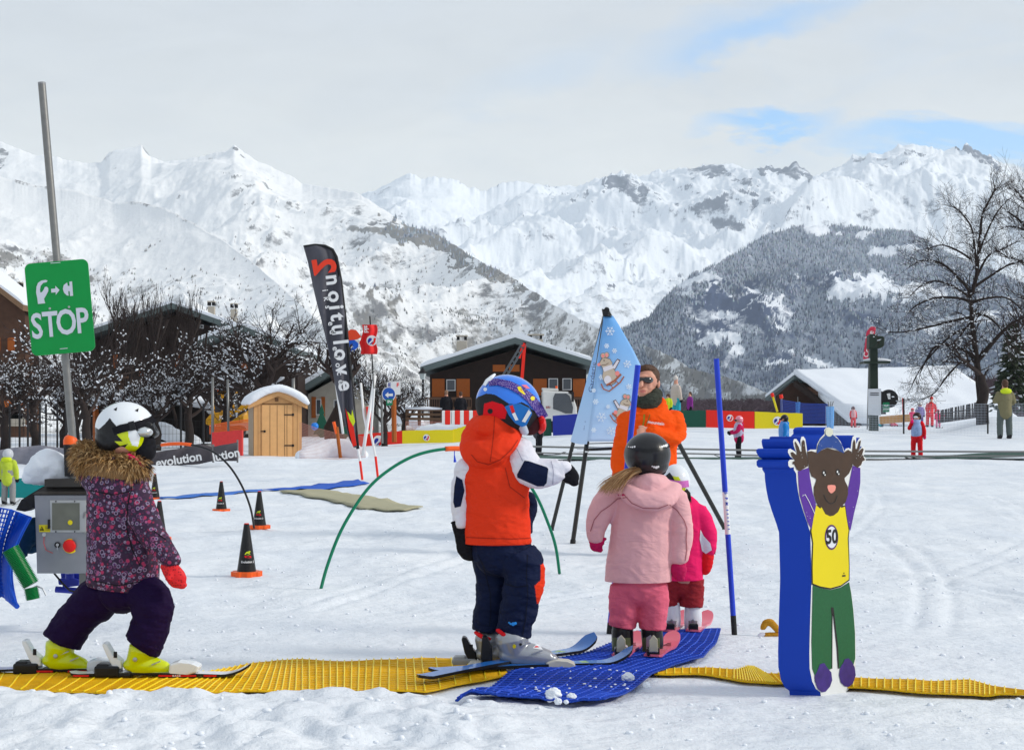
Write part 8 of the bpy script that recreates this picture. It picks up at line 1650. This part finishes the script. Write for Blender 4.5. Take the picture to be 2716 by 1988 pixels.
def pylon():
 Y = 62; r = thing('lift_pylon', 'dark green ski lift pylon with a box head and a snowy shelf', 'pylon', tuple(at(2318, 1140, Y))); gm = mat('pylon_green', (.018, .032, .022), .5, var=.2)
 mb = MB(); mb.poly([at(2308, 885, Y), at(2328, 885, Y), at(2331, 1145, Y), at(2309, 1145, Y)], Vector((0, .35, 0))); bevel(mb.build('column', gm, r), .02)
 mb = MB(); mb.poly([at(*p, Y - .1) for p in [(2306, 888), (2320, 885), (2324, 890), (2344, 891), (2347, 897), (2345, 918), (2336, 923), (2306, 925)]], Vector((0, .55, 0))); bevel(mb.build('head_box', gm, r), .04)
 mb = MB(); mb.poly([at(*p, Y - .3) for p in [(2292, 958), (2362, 957), (2361, 963), (2293, 963)]], Vector((0, .9, 0))); sh = mb.build('shelf', gm, r); mb = MB(); mb.tube([at(2291, 956, Y + .1), at(2310, 954, Y + .1), at(2340, 955, Y + .1), at(2363, 956, Y + .1)], [.05, .09, .09, .04], 8); mb.build('shelf_snow', M_SNOW, sh, True)
 mb = MB(); mb.poly([at(*p, Y - .3) for p in [(2303, 1031), (2337, 1030), (2337, 1102), (2303, 1100)]], Vector((0, .05, 0))); p = mb.build('notice_board', mat('notice_white', (.62, .65, .70), .5, var=.05), r)
 for y in (1042, 1047): mb = MB(); mb.bar(at(2308, y, Y - .31), at(2331, y, Y - .31), .01, .03); mb.build('print_line', M_BLACKM, p)
 mb = MB(); mb.tube([at(2357, 1057, Y - .2), at(2357, 1057, Y - .0)], .40, 28); wl = mb.build('pulley_wheel', M_BLACKP, r); mb = MB(); mb.poly([at(*q, Y - .22) for q in [(2352, 1044), (2362, 1042), (2366, 1058), (2356, 1058)]], Vector((0, .02, 0))); mb.build('wheel_window', M_WHITEM, wl)
 mb = MB(); mb.poly([at(*q, Y - .25) for q in [(2338, 1037), (2350, 1042), (2350, 1098), (2338, 1098)]], Vector((0, .3, 0))); mb.build('machine_housing', M_BLACKM, r)
 mb = MB(); mb.poly([at(*q, Y - .4) for q in [(2342, 1067), (2359, 1066), (2359, 1092), (2342, 1093)]], Vector((0, .03, 0))); g = mb.build('green_notice', mat('notice_green', (.0, .17, .07), .4), r); put_text('notice_lettering', 'STOP', .10, M_WHITEM, g, at(2350.5, 1085, Y - .43), (1, 0, 0), (0, 0, 1), .002, .002); put_text('notice_lettering', '<->', .14, M_WHITEM, g, at(2350.5, 1075, Y - .43), (1, 0, 0), (0, 0, 1), .002, .004)
 r = thing('feather_flag', 'small pinkish red feather flag leaning behind the lift pylon', 'flag', tuple(at(2300, 1140, 66))); fm = mat('pink_red_flag', (.70, .05, .10), .6, var=.1); Y = 66
 rows = [[at(np.interp(t, [0, .15, 1], [2310, 2298, 2289]) + (np.interp(t, [0, .15, 1], [2323, 2322, 2305]) - np.interp(t, [0, .15, 1], [2310, 2298, 2289])) * j / 4, 866 + (952 - 866) * t, Y + .03 * sin(j * 1.3)) for j in range(5)] for t in np.linspace(0, 1, 16)]
 mb = MB(); mb.grid(rows); o = mb.build('flag_cloth', fm, r, True); md = o.modifiers.new('s', 'SOLIDIFY'); md.thickness = .01; eval_mods(o); me = text_mesh('Coursive', .34, .002, .004); a = radians(78); M = Matrix((Vector((cos(a), 0, sin(a))), Vector((-sin(a), 0, cos(a))), Vector((0, -1, 0)))).transposed().to_4x4(); M.translation = at(2304, 912, Y - .06); me.transform(M); link('flag_lettering', me, M_WHITEM, o)
 mb = MB(); mb.tube([at(2322, 866, Y), at(2312, 920, Y), at(2305, 955, Y), at(2300, 1140, Y)], .03, 8); mb.build('pole', M_GALV, r, True)
pylon()
# carpet lift and ropes
def lift():
 for lab, pts, w in (('upper grey rope running across the piste above the green carpet', [(1240, 1175), (1430, 1184), (1800, 1190), (2050, 1194), (2300, 1196), (2800, 1198)], .022), ('middle grey rope running just above the green carpet', [(1240, 1193), (1560, 1204), (1800, 1202), (2050, 1208), (2300, 1207), (2500, 1209), (2800, 1208)], .018), ('lowest grey rope sagging in front of the green carpet at the right', [(2060, 1216), (2300, 1219), (2500, 1224), (2800, 1230)], .02)):
  q = cat_rom([(p[0], p[1], 0, 0) for p in pts], 6); mb = MB(); mb.tube([at(a[0], a[1], 33) for a in q], w, 6); o = mb.build('rope', M_GALV, None, True); origin_to(o, at(pts[0][0], pts[0][1], 33)); tag(o, lab, 'rope', 'ropes along the carpet lift')
 r = thing('carpet_lift', 'dark green conveyor carpet running across the snow behind the figures', 'carpet lift', tuple(at(2000, 1216, 33))); top = [(1400, 1206), (1600, 1211), (1800, 1212), (2050, 1211), (2200, 1208), (2400, 1207), (2520, 1206), (2620, 1200), (2800, 1198)]; bot = [(1400, 1212), (1600, 1219), (1800, 1222), (2050, 1218), (2200, 1213), (2400, 1211), (2530, 1214), (2620, 1213), (2800, 1207)]
 mb = MB(); rows = [[at(t[0], t[1], 34.2), at(t[0], (t[1] + b[1]) / 2, 33.6), at(b[0], b[1] + 1, 33.2)] for t, b in zip(cat_rom([(*p, 0, 0) for p in top], 5), cat_rom([(*p, 0, 0) for p in bot], 5))]; mb.grid(rows); o = mb.build('belt', mat('belt_green', (.012, .06, .04), .6, var=.2), r, True)
lift()
def net(label, top, bot, Y, m_, nx, ny, w, group='safety nets', posts=None):
 r = thing('safety_net', label, 'net', tuple(at(bot[0][0], bot[0][1], Y)), group); xs = np.linspace(top[0][0], top[-1][0], nx); T_ = np.interp(xs, [p[0] for p in top], [p[1] for p in top]); B_ = np.interp(xs, [p[0] for p in bot], [p[1] for p in bot]); mb = MB()
 for x, a, b in zip(xs, T_, B_): mb.tube([at(x, a, Y), at(x, b, Y)], w, 3, cap=False)
 for j in range(ny + 1): mb.tube([at(x, a + (b - a) * j / ny, Y) for x, a, b in zip(xs, T_, B_)], w * (1.6 if j in (0, ny) else 1), 3, cap=False)
 mb.build('net_strands', m_, r)
 for x, a, b in posts or (): mb = MB(); mb.tube([at(x, a, Y), at(x, b, Y)], .03, 8); mb.build('post', M_BLACKM, r)
bn = mat('blue_net', (.02, .06, .35), .6); on = mat('orange_net', (.75, .14, .03), .6); pn2 = mat('pale_net', (.45, .52, .62), .6); rn = mat('pinkish_net', (.45, .20, .16), .7)
net('dark blue safety net in front of the right chalet', [(2070, 1060), (2130, 1070), (2195, 1072)], [(2070, 1120), (2130, 1122), (2195, 1122)], 74, bn, 60, 14, .012)
net('pale blue net fence running across the piste at the right', [(2190, 1077), (2320, 1074), (2500, 1072), (2750, 1070)], [(2190, 1132), (2320, 1150), (2500, 1152), (2750, 1162)], 50, pn2, 150, 12, .003, posts=((2620, 1072, 1150), (2397, 1056, 1150)))
net('orange mesh fence around the digger', [(556, 1128), (600, 1120), (660, 1112)], [(556, 1150), (600, 1146), (660, 1140)], 52, on, 40, 7, .012)
net('reddish mesh net covering the snow mound right of the hut', [(795, 1120), (840, 1135), (900, 1150), (970, 1158)], [(795, 1215), (840, 1215), (900, 1218), (970, 1212)], 40, rn, 60, 22, .004)
net('black net fence in front of the shrubs at the left', [(-40, 1100), (100, 1100), (250, 1104), (420, 1110), (560, 1118)], [(-40, 1195), (100, 1190), (250, 1195), (420, 1190), (560, 1180)], 40, M_BLACKM, 60, 4, .004, posts=[(x, 1070, 1195) for x in (26, 52, 74, 106, 122, 152, 175, 480, 540)])
net('red and yellow mesh in front of the dark chalet balcony', [(1076, 1118), (1180, 1118)], [(1076, 1140), (1180, 1140)], 68, rn, 30, 5, .01)
for lab, x, y0, y1, Y, w in (('bright blue wrapped post in front of the right chalet', 2116, 1066, 1094, 76, 13), ('pale blue wrapped bundle of posts left of the far red child', 2202, 1078, 1130, 66, 22)):
 r = thing('wrapped_post', lab, 'post', tuple(at(x, y1, Y))); mb = MB(); mb.tube([at(x, y1 + 6, Y), at(x, y1 - 10, Y), at(x, y0, Y)], [w * .4 * Y / F, w * .45 * Y / F, w * .5 * Y / F], 12); mb.build('wrapping', mat('light_blue_wrap', (.10, .35, .75), .5, var=.15), r)
 for dx in (-6, 2, 8) if w > 20 else (0,): mb = MB(); mb.tube([at(x + dx * .4, y0 + 6, Y), at(x + dx, y0 - 14, Y)], .02, 6); mb.build('stick', M_GALV, r)
def pickets():
 Y = 60; r = thing('picket_fence', 'leaning grey picket fence on the slope left of the big bare tree', 'fence', tuple(at(2540, 1110, Y))); R = random.Random(1); n = 30
 for i in range(n): x = 2490 + i * 4.2; y1 = 1122 - i * .6; h = 34 + i * .3; mb = MB(); mb.bar(at(x, y1, Y), at(x + R.uniform(-2, 3), y1 - h, Y), .05, .05); mb.build('picket', M_TWIG, r)
 for d in (6, 24): mb = MB(); mb.tube([at(2490, 1122 - d, Y), at(2612, 1104 - d, Y)], .02, 6); mb.build('rail', M_TWIG, r)
pickets()
r = thing('wooden_beam', 'orange-brown timber beam lying behind the seated children', 'beam', tuple(at(2370, 1126, 66))); mb = MB(); mb.bar(at(2334, 1114, 66), at(2412, 1108, 66), .3, .35); bevel(mb.build('beam', mat('timber_orange', (.48, .24, .06), .7, var=.2), r), .03)
blob_snow('snow_mound', 'netted mound of snow between the hut and the feather flag', 'snow mound', [[(800, 1210, 0, 20), (860, 1196, .5, 30), (910, 1190, .5, 28), (960, 1208, 0, 20)]], 43, vox=.08, w=.06, ws=3)
blob_snow('snow_mound', 'bright snow pile behind the road signs', 'snow mound', [[(1055, 1110, 0, 18), (1075, 1095, 0, 26), (1095, 1110, 0, 24), (1115, 1128, 0, 16)]], 74, vox=.12, w=.1, ws=2)
blob_snow('snow_mound', 'snow pile between the shelters and the red barrier', 'snow mound', [[(395, 1150, 0, 22), (430, 1140, 0, 22), (470, 1160, 0, 20), (520, 1170, 0, 18)]], 60, vox=.12, w=.1, ws=2)
blob_snow('snow_mound', 'low snow bank at the foot of the yellow barrier', 'snow mound', [[(1105, 1140, 0, 8), (1150, 1134, 0, 12), (1200, 1130, 0, 10), (1240, 1128, 0, 8)]], 66, vox=.1, w=.06, ws=2)
# small people
W_ = M_WHITEM; bib1 = mat('print_bib', (.45, .42, .58), .6, var=.6, vscale=60)
fig('child in pink helmet and magenta jacket riding the carpet lift, skis pointing left', 1960, 1212, 112, -90, M_MAGENTA, M_BLACKC, 'helmet', mat('pink_helmet', (.80, .25, .34), .3, coat=.4), arms=[[(-.13, -.08, .64), (-.1, -.2, .6)], [(.13, -.07, .62), (.1, -.2, .58)]], bib=bib1, sk=M_BLACKP)
fig('child in black helmet and bright blue jacket behind the bear figure', 2080, 1212, 114, -90, cloth('azure_cloth', (.02, .22, .62)), M_BLACKC, 'helmet', M_BLACKP, bib=mat('blue_bib', (.12, .3, .7), .6, var=.4, vscale=60), sk=M_BLACKP)
fig('child in red ski suit with blue bib, one hand raised to the face', 2432, 1214, 122, -35, M_RED, M_RED, 'helmet', mat('dark_helmet', (.03, .01, .012), .4), arms=[[(-.15, -.06, .64), (-.07, -.14, .76)], [(.15, .02, .62), (.16, .02, .48)]], boots=M_WHITEP, bib=mat('blue_white_bib', (.30, .42, .75), .6, var=.5, vscale=30), sk=M_GREYP, goggles=M_WHITEP, gloves=M_HOTPINK)
fig('adult in khaki jacket with lime hood standing at the right edge, back turned', 2665, 1163, 157, 180, cloth('khaki_cloth', (.20, .18, .10), fold=.8), cloth('grey_green_trousers', (.10, .12, .115)), 'hair', arms=[[(-.15, 0, .62), (-.1, -.12, .58)], [(.16, 0, .63), (.12, -.14, .66)]], cat='adult', hood=M_LIMEC, gloves=M_BLACKC)
fig('small child in red suit left of the lift pylon', 2263, 1133, 56, 10, M_RED, M_RED, 'helmet', mat('dark_helmet2', (.1, .01, .01), .4), bib=mat('pink_bib', (.7, .35, .38), .6, var=.4, vscale=20), sk=M_REDP)
fig('child in navy suit standing in front of the white notice board', 2312, 1131, 57, 160, M_NAVY, cloth('blue_suit', (.02, .07, .25)), 'helmet', mat('orange_helmet', (.5, .22, .1), .4), bib=mat('royal_bib', (.05, .18, .6), .6), sk=M_BLACKP)
fig('child in teal trousers sitting on the snow under the green notice', 2338, 1132, 44, -80, M_NAVY, cloth('teal_cloth', (.02, .35, .42)), 'helmet', M_BLUEH, sit=True)
fig('child in pink and navy sitting in front of the timber beam', 2366, 1131, 46, 20, cloth('dusty_pink', (.55, .25, .32)), M_PINKT, 'helmet', mat('navy_helmet', (.03, .05, .15), .4), sit=True)
fig('person in lavender suit among the group near the big tree', 2440, 1132, 66, 0, cloth('lavender_cloth', (.22, .18, .42)), cloth('violet_cloth', (.10, .04, .22)), 'helmet', W_, sk=M_BLACKP)
fig('child in pink-red jacket at the left of the group near the big tree', 2420, 1134, 52, -20, M_HOTPINK, M_RED, 'helmet', M_REDP)
fig('adult in red bending over the group near the big tree', 2466, 1133, 80, 150, M_RED, M_RED, 'hat', M_REDP, arms=[[(-.15, -.1, .62), (-.12, -.2, .5)], [(.15, -.1, .62), (.14, -.2, .5)]], cat='adult', lean=.5)
fig('child in bright pink suit stretching one arm to the right', 2488, 1135, 50, 0, M_HOTPINK, cloth('light_pink', (.80, .20, .36)), 'helmet', M_MAGENTA, arms=[[(-.15, 0, .64), (-.17, -.02, .5)], [(.22, -.02, .70), (.40, -.02, .62)]], sk=M_BLACKP)
fig('person in cream jacket and bobble hat behind the green barrier', 1793, 1112, 114, 120, cloth('cream_cloth', (.58, .50, .44)), cloth('cyan_cloth', (.03, .40, .50)), 'hat', mat('cream_hat', (.62, .58, .54), .8), cat='adult', Y=78)
fig('person in purple jacket facing the one in cream', 1830, 1112, 74, -70, cloth('purple_cloth', (.22, .03, .24)), M_BLACKC, 'hair', cat='adult', Y=77)
fig('small child in yellow-green jacket left of the person in cream', 1772, 1112, 70, -30, M_LIMEC, M_BLACKC, 'hair', Y=77)
fig('person in black with bare head standing by the chalet, left of a pair', 1184, 1126, 92, 180, M_BLACKC, M_BLACKC, 'hair', hairm=mat('fair_hair', (.25, .15, .1), .7), cat='adult', Y=70)
fig('person in black standing by the chalet, right of a pair', 1222, 1126, 88, 180, M_BLACKC, M_BLACKC, 'hair', cat='adult', Y=70)
fig('small child in lime and grey suit at the left edge, back turned', 22, 1338, 150, 170, mat('lime_grey', (.45, .56, .04), .7, var=.1), cloth('grey_suit', (.26, .26, .26)), 'helmet', mat('grey_helmet', (.5, .52, .56), .35), bib=cloth('grey_suit2', (.27, .27, .26)), sk=M_GREYP, hood=M_LIMEC, Y=23)
fig('skier in black mostly hidden behind the blue helmet', 1428, 1210, 128, 100, mat('black_white_cloth', (.05, .05, .06), .8, var=.9, vscale=30), M_BLACKC, 'helmet', M_BLACKP, sk=M_BLACKP)
# trees
G1 = 'bare snowy trees in front of the left chalets'
tree('apple_tree', 'spreading bare apple tree full of snow clumps behind the garden hut', 702, 1180, 54, 420, 17, 11, G1, lean=-14, depth=5, spread=.85, droop=.06, snow=.20, first=.42, nb=10, width=1.15, snowr=.055, upr=.15, twig=.014)
for i, (x, h, lab, sd, Y, tr_, ln) in enumerate([(10, 330, 'snowy bare tree at the left edge below the first chalet', 1, 52, 1, 10), (95, 350, 'dense snowy bare tree left of the sign post', 2, 55, 1, -8), (170, 250, 'dense snowy bare tree right behind the sign post', 3, 58, 1, 0), (236, 330, 'leaning snowy bare tree between sign post and white helmet', 4, 50, 1, -28), (330, 300, 'snowy bare tree right above the white helmet', 5, 57, 1, 12), (415, 250, 'snowy bare tree in front of the big dark chalet', 6, 54, 1, -8), (500, 350, 'snowy bare tree left of the digger', 7, 58, 1, 0), (600, 270, 'thin snowy bare tree above the digger', 8, 60, 1, -6)]):
 tree('bare_tree', lab, x, 1180, Y, h, 11, 30 + sd, G1, lean=ln, depth=5, spread=.9, snow=.12 + .03 * (i % 3), first=.30 + .05 * (i % 4), nb=8, width=1.2, snowr=.06, upr=.12, twig=.014)
tree('tall_shrub', 'clump of thin upright bare shoots right of the sign panel', 300, 1150, 64, 380, 4, 55, None, depth=3, spread=.28, snow=.08, trunks=15, nb=6, first=.75, upr=.5, cat='shrub', top=.8, snowr=.04)
tree('tall_shrub', 'second clump of upright bare shoots before the big dark chalet', 425, 1150, 66, 340, 4, 56, None, depth=3, spread=.28, snow=.08, trunks=13, nb=6, first=.7, upr=.5, cat='shrub', top=.8, snowr=.04)
tree('bare_tree', 'round bare tree between the red flag and the lamp post', 1020, 1180, 62, 255, 8, 61, None, depth=5, spread=.85, snow=.12, first=.35, nb=7, snowr=.05, twig=.012)
tree('bare_tree', 'bare tree just behind the round blue arrow sign', 1072, 1165, 70, 200, 7, 63, None, depth=5, spread=.85, snow=.15, first=.35, nb=7, snowr=.05)
tree('leaning_trunk', 'thick dark leaning trunk behind the feather flag', 880, 1205, 48, 330, 26, 64, None, lean=42, depth=4, spread=.6, snow=.2, first=.7, nb=5, top=.62)
tree('big_tree', 'large bare tree with drooping branches on the right', 2606, 1108, 57, 560, 15, 71, 'big bare trees at the right', lean=-10, depth=4, spread=.8, droop=.12, snow=.10, first=.1, nb=1, top=.2, snowr=.05, twig=.007, limbs=[
 ([(2606, 1100), (2596, 1010), (2590, 950), (2580, 870), (2575, 800), (2572, 770)], 15), ([(2578, 780), (2590, 730), (2594, 680), (2600, 620), (2606, 570), (2630, 520), (2640, 500)], 8), ([(2594, 680), (2612, 630), (2640, 570), (2672, 530)], 5), ([(2592, 720), (2584, 650), (2575, 600), (2545, 560), (2520, 545)], 5),
 ([(2573, 775), (2550, 745), (2500, 700), (2450, 690), (2425, 700)], 6), ([(2575, 800), (2540, 790), (2480, 790), (2430, 810), (2410, 830)], 6), ([(2578, 840), (2530, 850), (2470, 865), (2400, 880), (2350, 880)], 6), ([(2580, 865), (2530, 885), (2480, 930), (2440, 980), (2420, 1020)], 5), ([(2590, 950), (2550, 925), (2500, 912), (2470, 930), (2440, 990)], 7), ([(2592, 960), (2550, 960), (2510, 1000), (2480, 1040), (2440, 1062)], 5),
 ([(2598, 950), (2640, 900), (2680, 860), (2730, 835)], 10), ([(2580, 800), (2620, 790), (2670, 790), (2710, 820)], 6), ([(2585, 760), (2630, 730), (2680, 700), (2730, 690)], 6), ([(2576, 830), (2620, 840), (2660, 880), (2690, 940)], 5), ([(2588, 740), (2620, 680), (2660, 660), (2700, 640)], 5), ([(2590, 700), (2550, 670), (2500, 650), (2460, 660)], 5), ([(2574, 790), (2530, 760), (2480, 745), (2440, 760), (2410, 790)], 5), ([(2578, 850), (2540, 900), (2510, 960)], 4)])
tree('big_tree', 'fine-twigged tree reaching into the right edge of the sky', 2800, 1110, 62, 620, 17, 72, 'big bare trees at the right', depth=4, spread=.7, snow=.04, first=.1, nb=1, top=.2, snowr=.05, twig=.006, limbs=[([(2800, 1100), (2795, 900), (2780, 760)], 16), ([(2780, 780), (2740, 720), (2700, 690), (2670, 680)], 7), ([(2782, 760), (2745, 650), (2710, 590), (2670, 560)], 8), ([(2784, 740), (2760, 620), (2720, 540), (2690, 500)], 7), ([(2786, 700), (2770, 580), (2745, 500)], 7), ([(2782, 700), (2730, 620), (2680, 600), (2650, 610)], 5), ([(2790, 850), (2740, 810), (2700, 780)], 6), ([(2784, 650), (2740, 560), (2716, 510)], 5)])
def conifer(name, label, px, py, Y, hpx, wpx, seed, group=None):
 k = Y / F; R = random.Random(seed); root = thing(name, label, 'conifer', tuple(at(px, py, Y)), group); b = at(px, py, Y); mb = MB(); mb.tube([b, b + Vector((0, 0, hpx * k))], [.16, .03], 8); mb.build('trunk', M_BARK, root); g, s = MB(), MB(); H = hpx * k; W = wpx * k
 for i in range(1500):
  t = R.random() ** .8; z = H * (.08 + .92 * t); r = W * (1 - t) ** .85 * (R.random() ** .45); a = R.uniform(0, 2 * pi); p = b + Vector((cos(a) * r, sin(a) * r, z - r * .25)); d = Vector((cos(a), sin(a), -.35)).normalized(); L_ = R.uniform(.18, .42); q = d.cross(Vector((0, 0, 1))).normalized() * L_ * .3
  m = s if R.random() < .07 else g; u = Vector((0, 0, R.uniform(-.1, .1))); m.add([p - q, p + q, p + d * L_ + u, p - Vector((0, 0, .12))], [(0, 1, 2), (0, 2, 3), (1, 3, 2)])
 g.build('crown', mat('spruce_needles', (.028, .042, .020), .8, var=.5, vscale=3) if 'sp' not in C else C['sp'], root); tag(s.build('snow_on_branches', M_SNOW, root), kind='stuff')
conifer('spruce', 'dark spruce behind the adult at the right edge', 2688, 1090, 80, 235, 62, 5)
conifer('spruce', 'smaller dark spruce at the right edge behind the first', 2760, 1095, 84, 200, 60, 6)
def thicket():
 R = random.Random(12); mb = MB(); sn = MB()
 for i in range(5200):
  if i % 2: px = R.uniform(1790, 2110); py = R.uniform(1086, 1124); h = R.uniform(16, 34)
  else: px = R.uniform(2400, 2900); py = R.uniform(1040, 1110); h = R.uniform(20, 60)
  Y = R.uniform(150, 240); b = at(px, py, Y); H = h * Y / F; mb.tube([b, b + Vector((R.uniform(-.4, .4), 0, H * .6)), b + Vector((R.uniform(-1, 1), 0, H))], [.14, .10, .03], 3, cap=False)
  for _ in range(3): c = b + Vector((0, 0, H * R.uniform(.3, .7))); mb.tube([c, c + Vector((R.uniform(-1, 1) * H * .35, 0, H * .35))], [.07, .02], 3, cap=False)
 tag(mb.build('brushwood', mat('purple_brown_twigs', (.105, .075, .085), .95, var=.3, vscale=.2)), 'purple-brown band of bare brushwood below the mountains', 'brushwood', kind='stuff')
thicket()
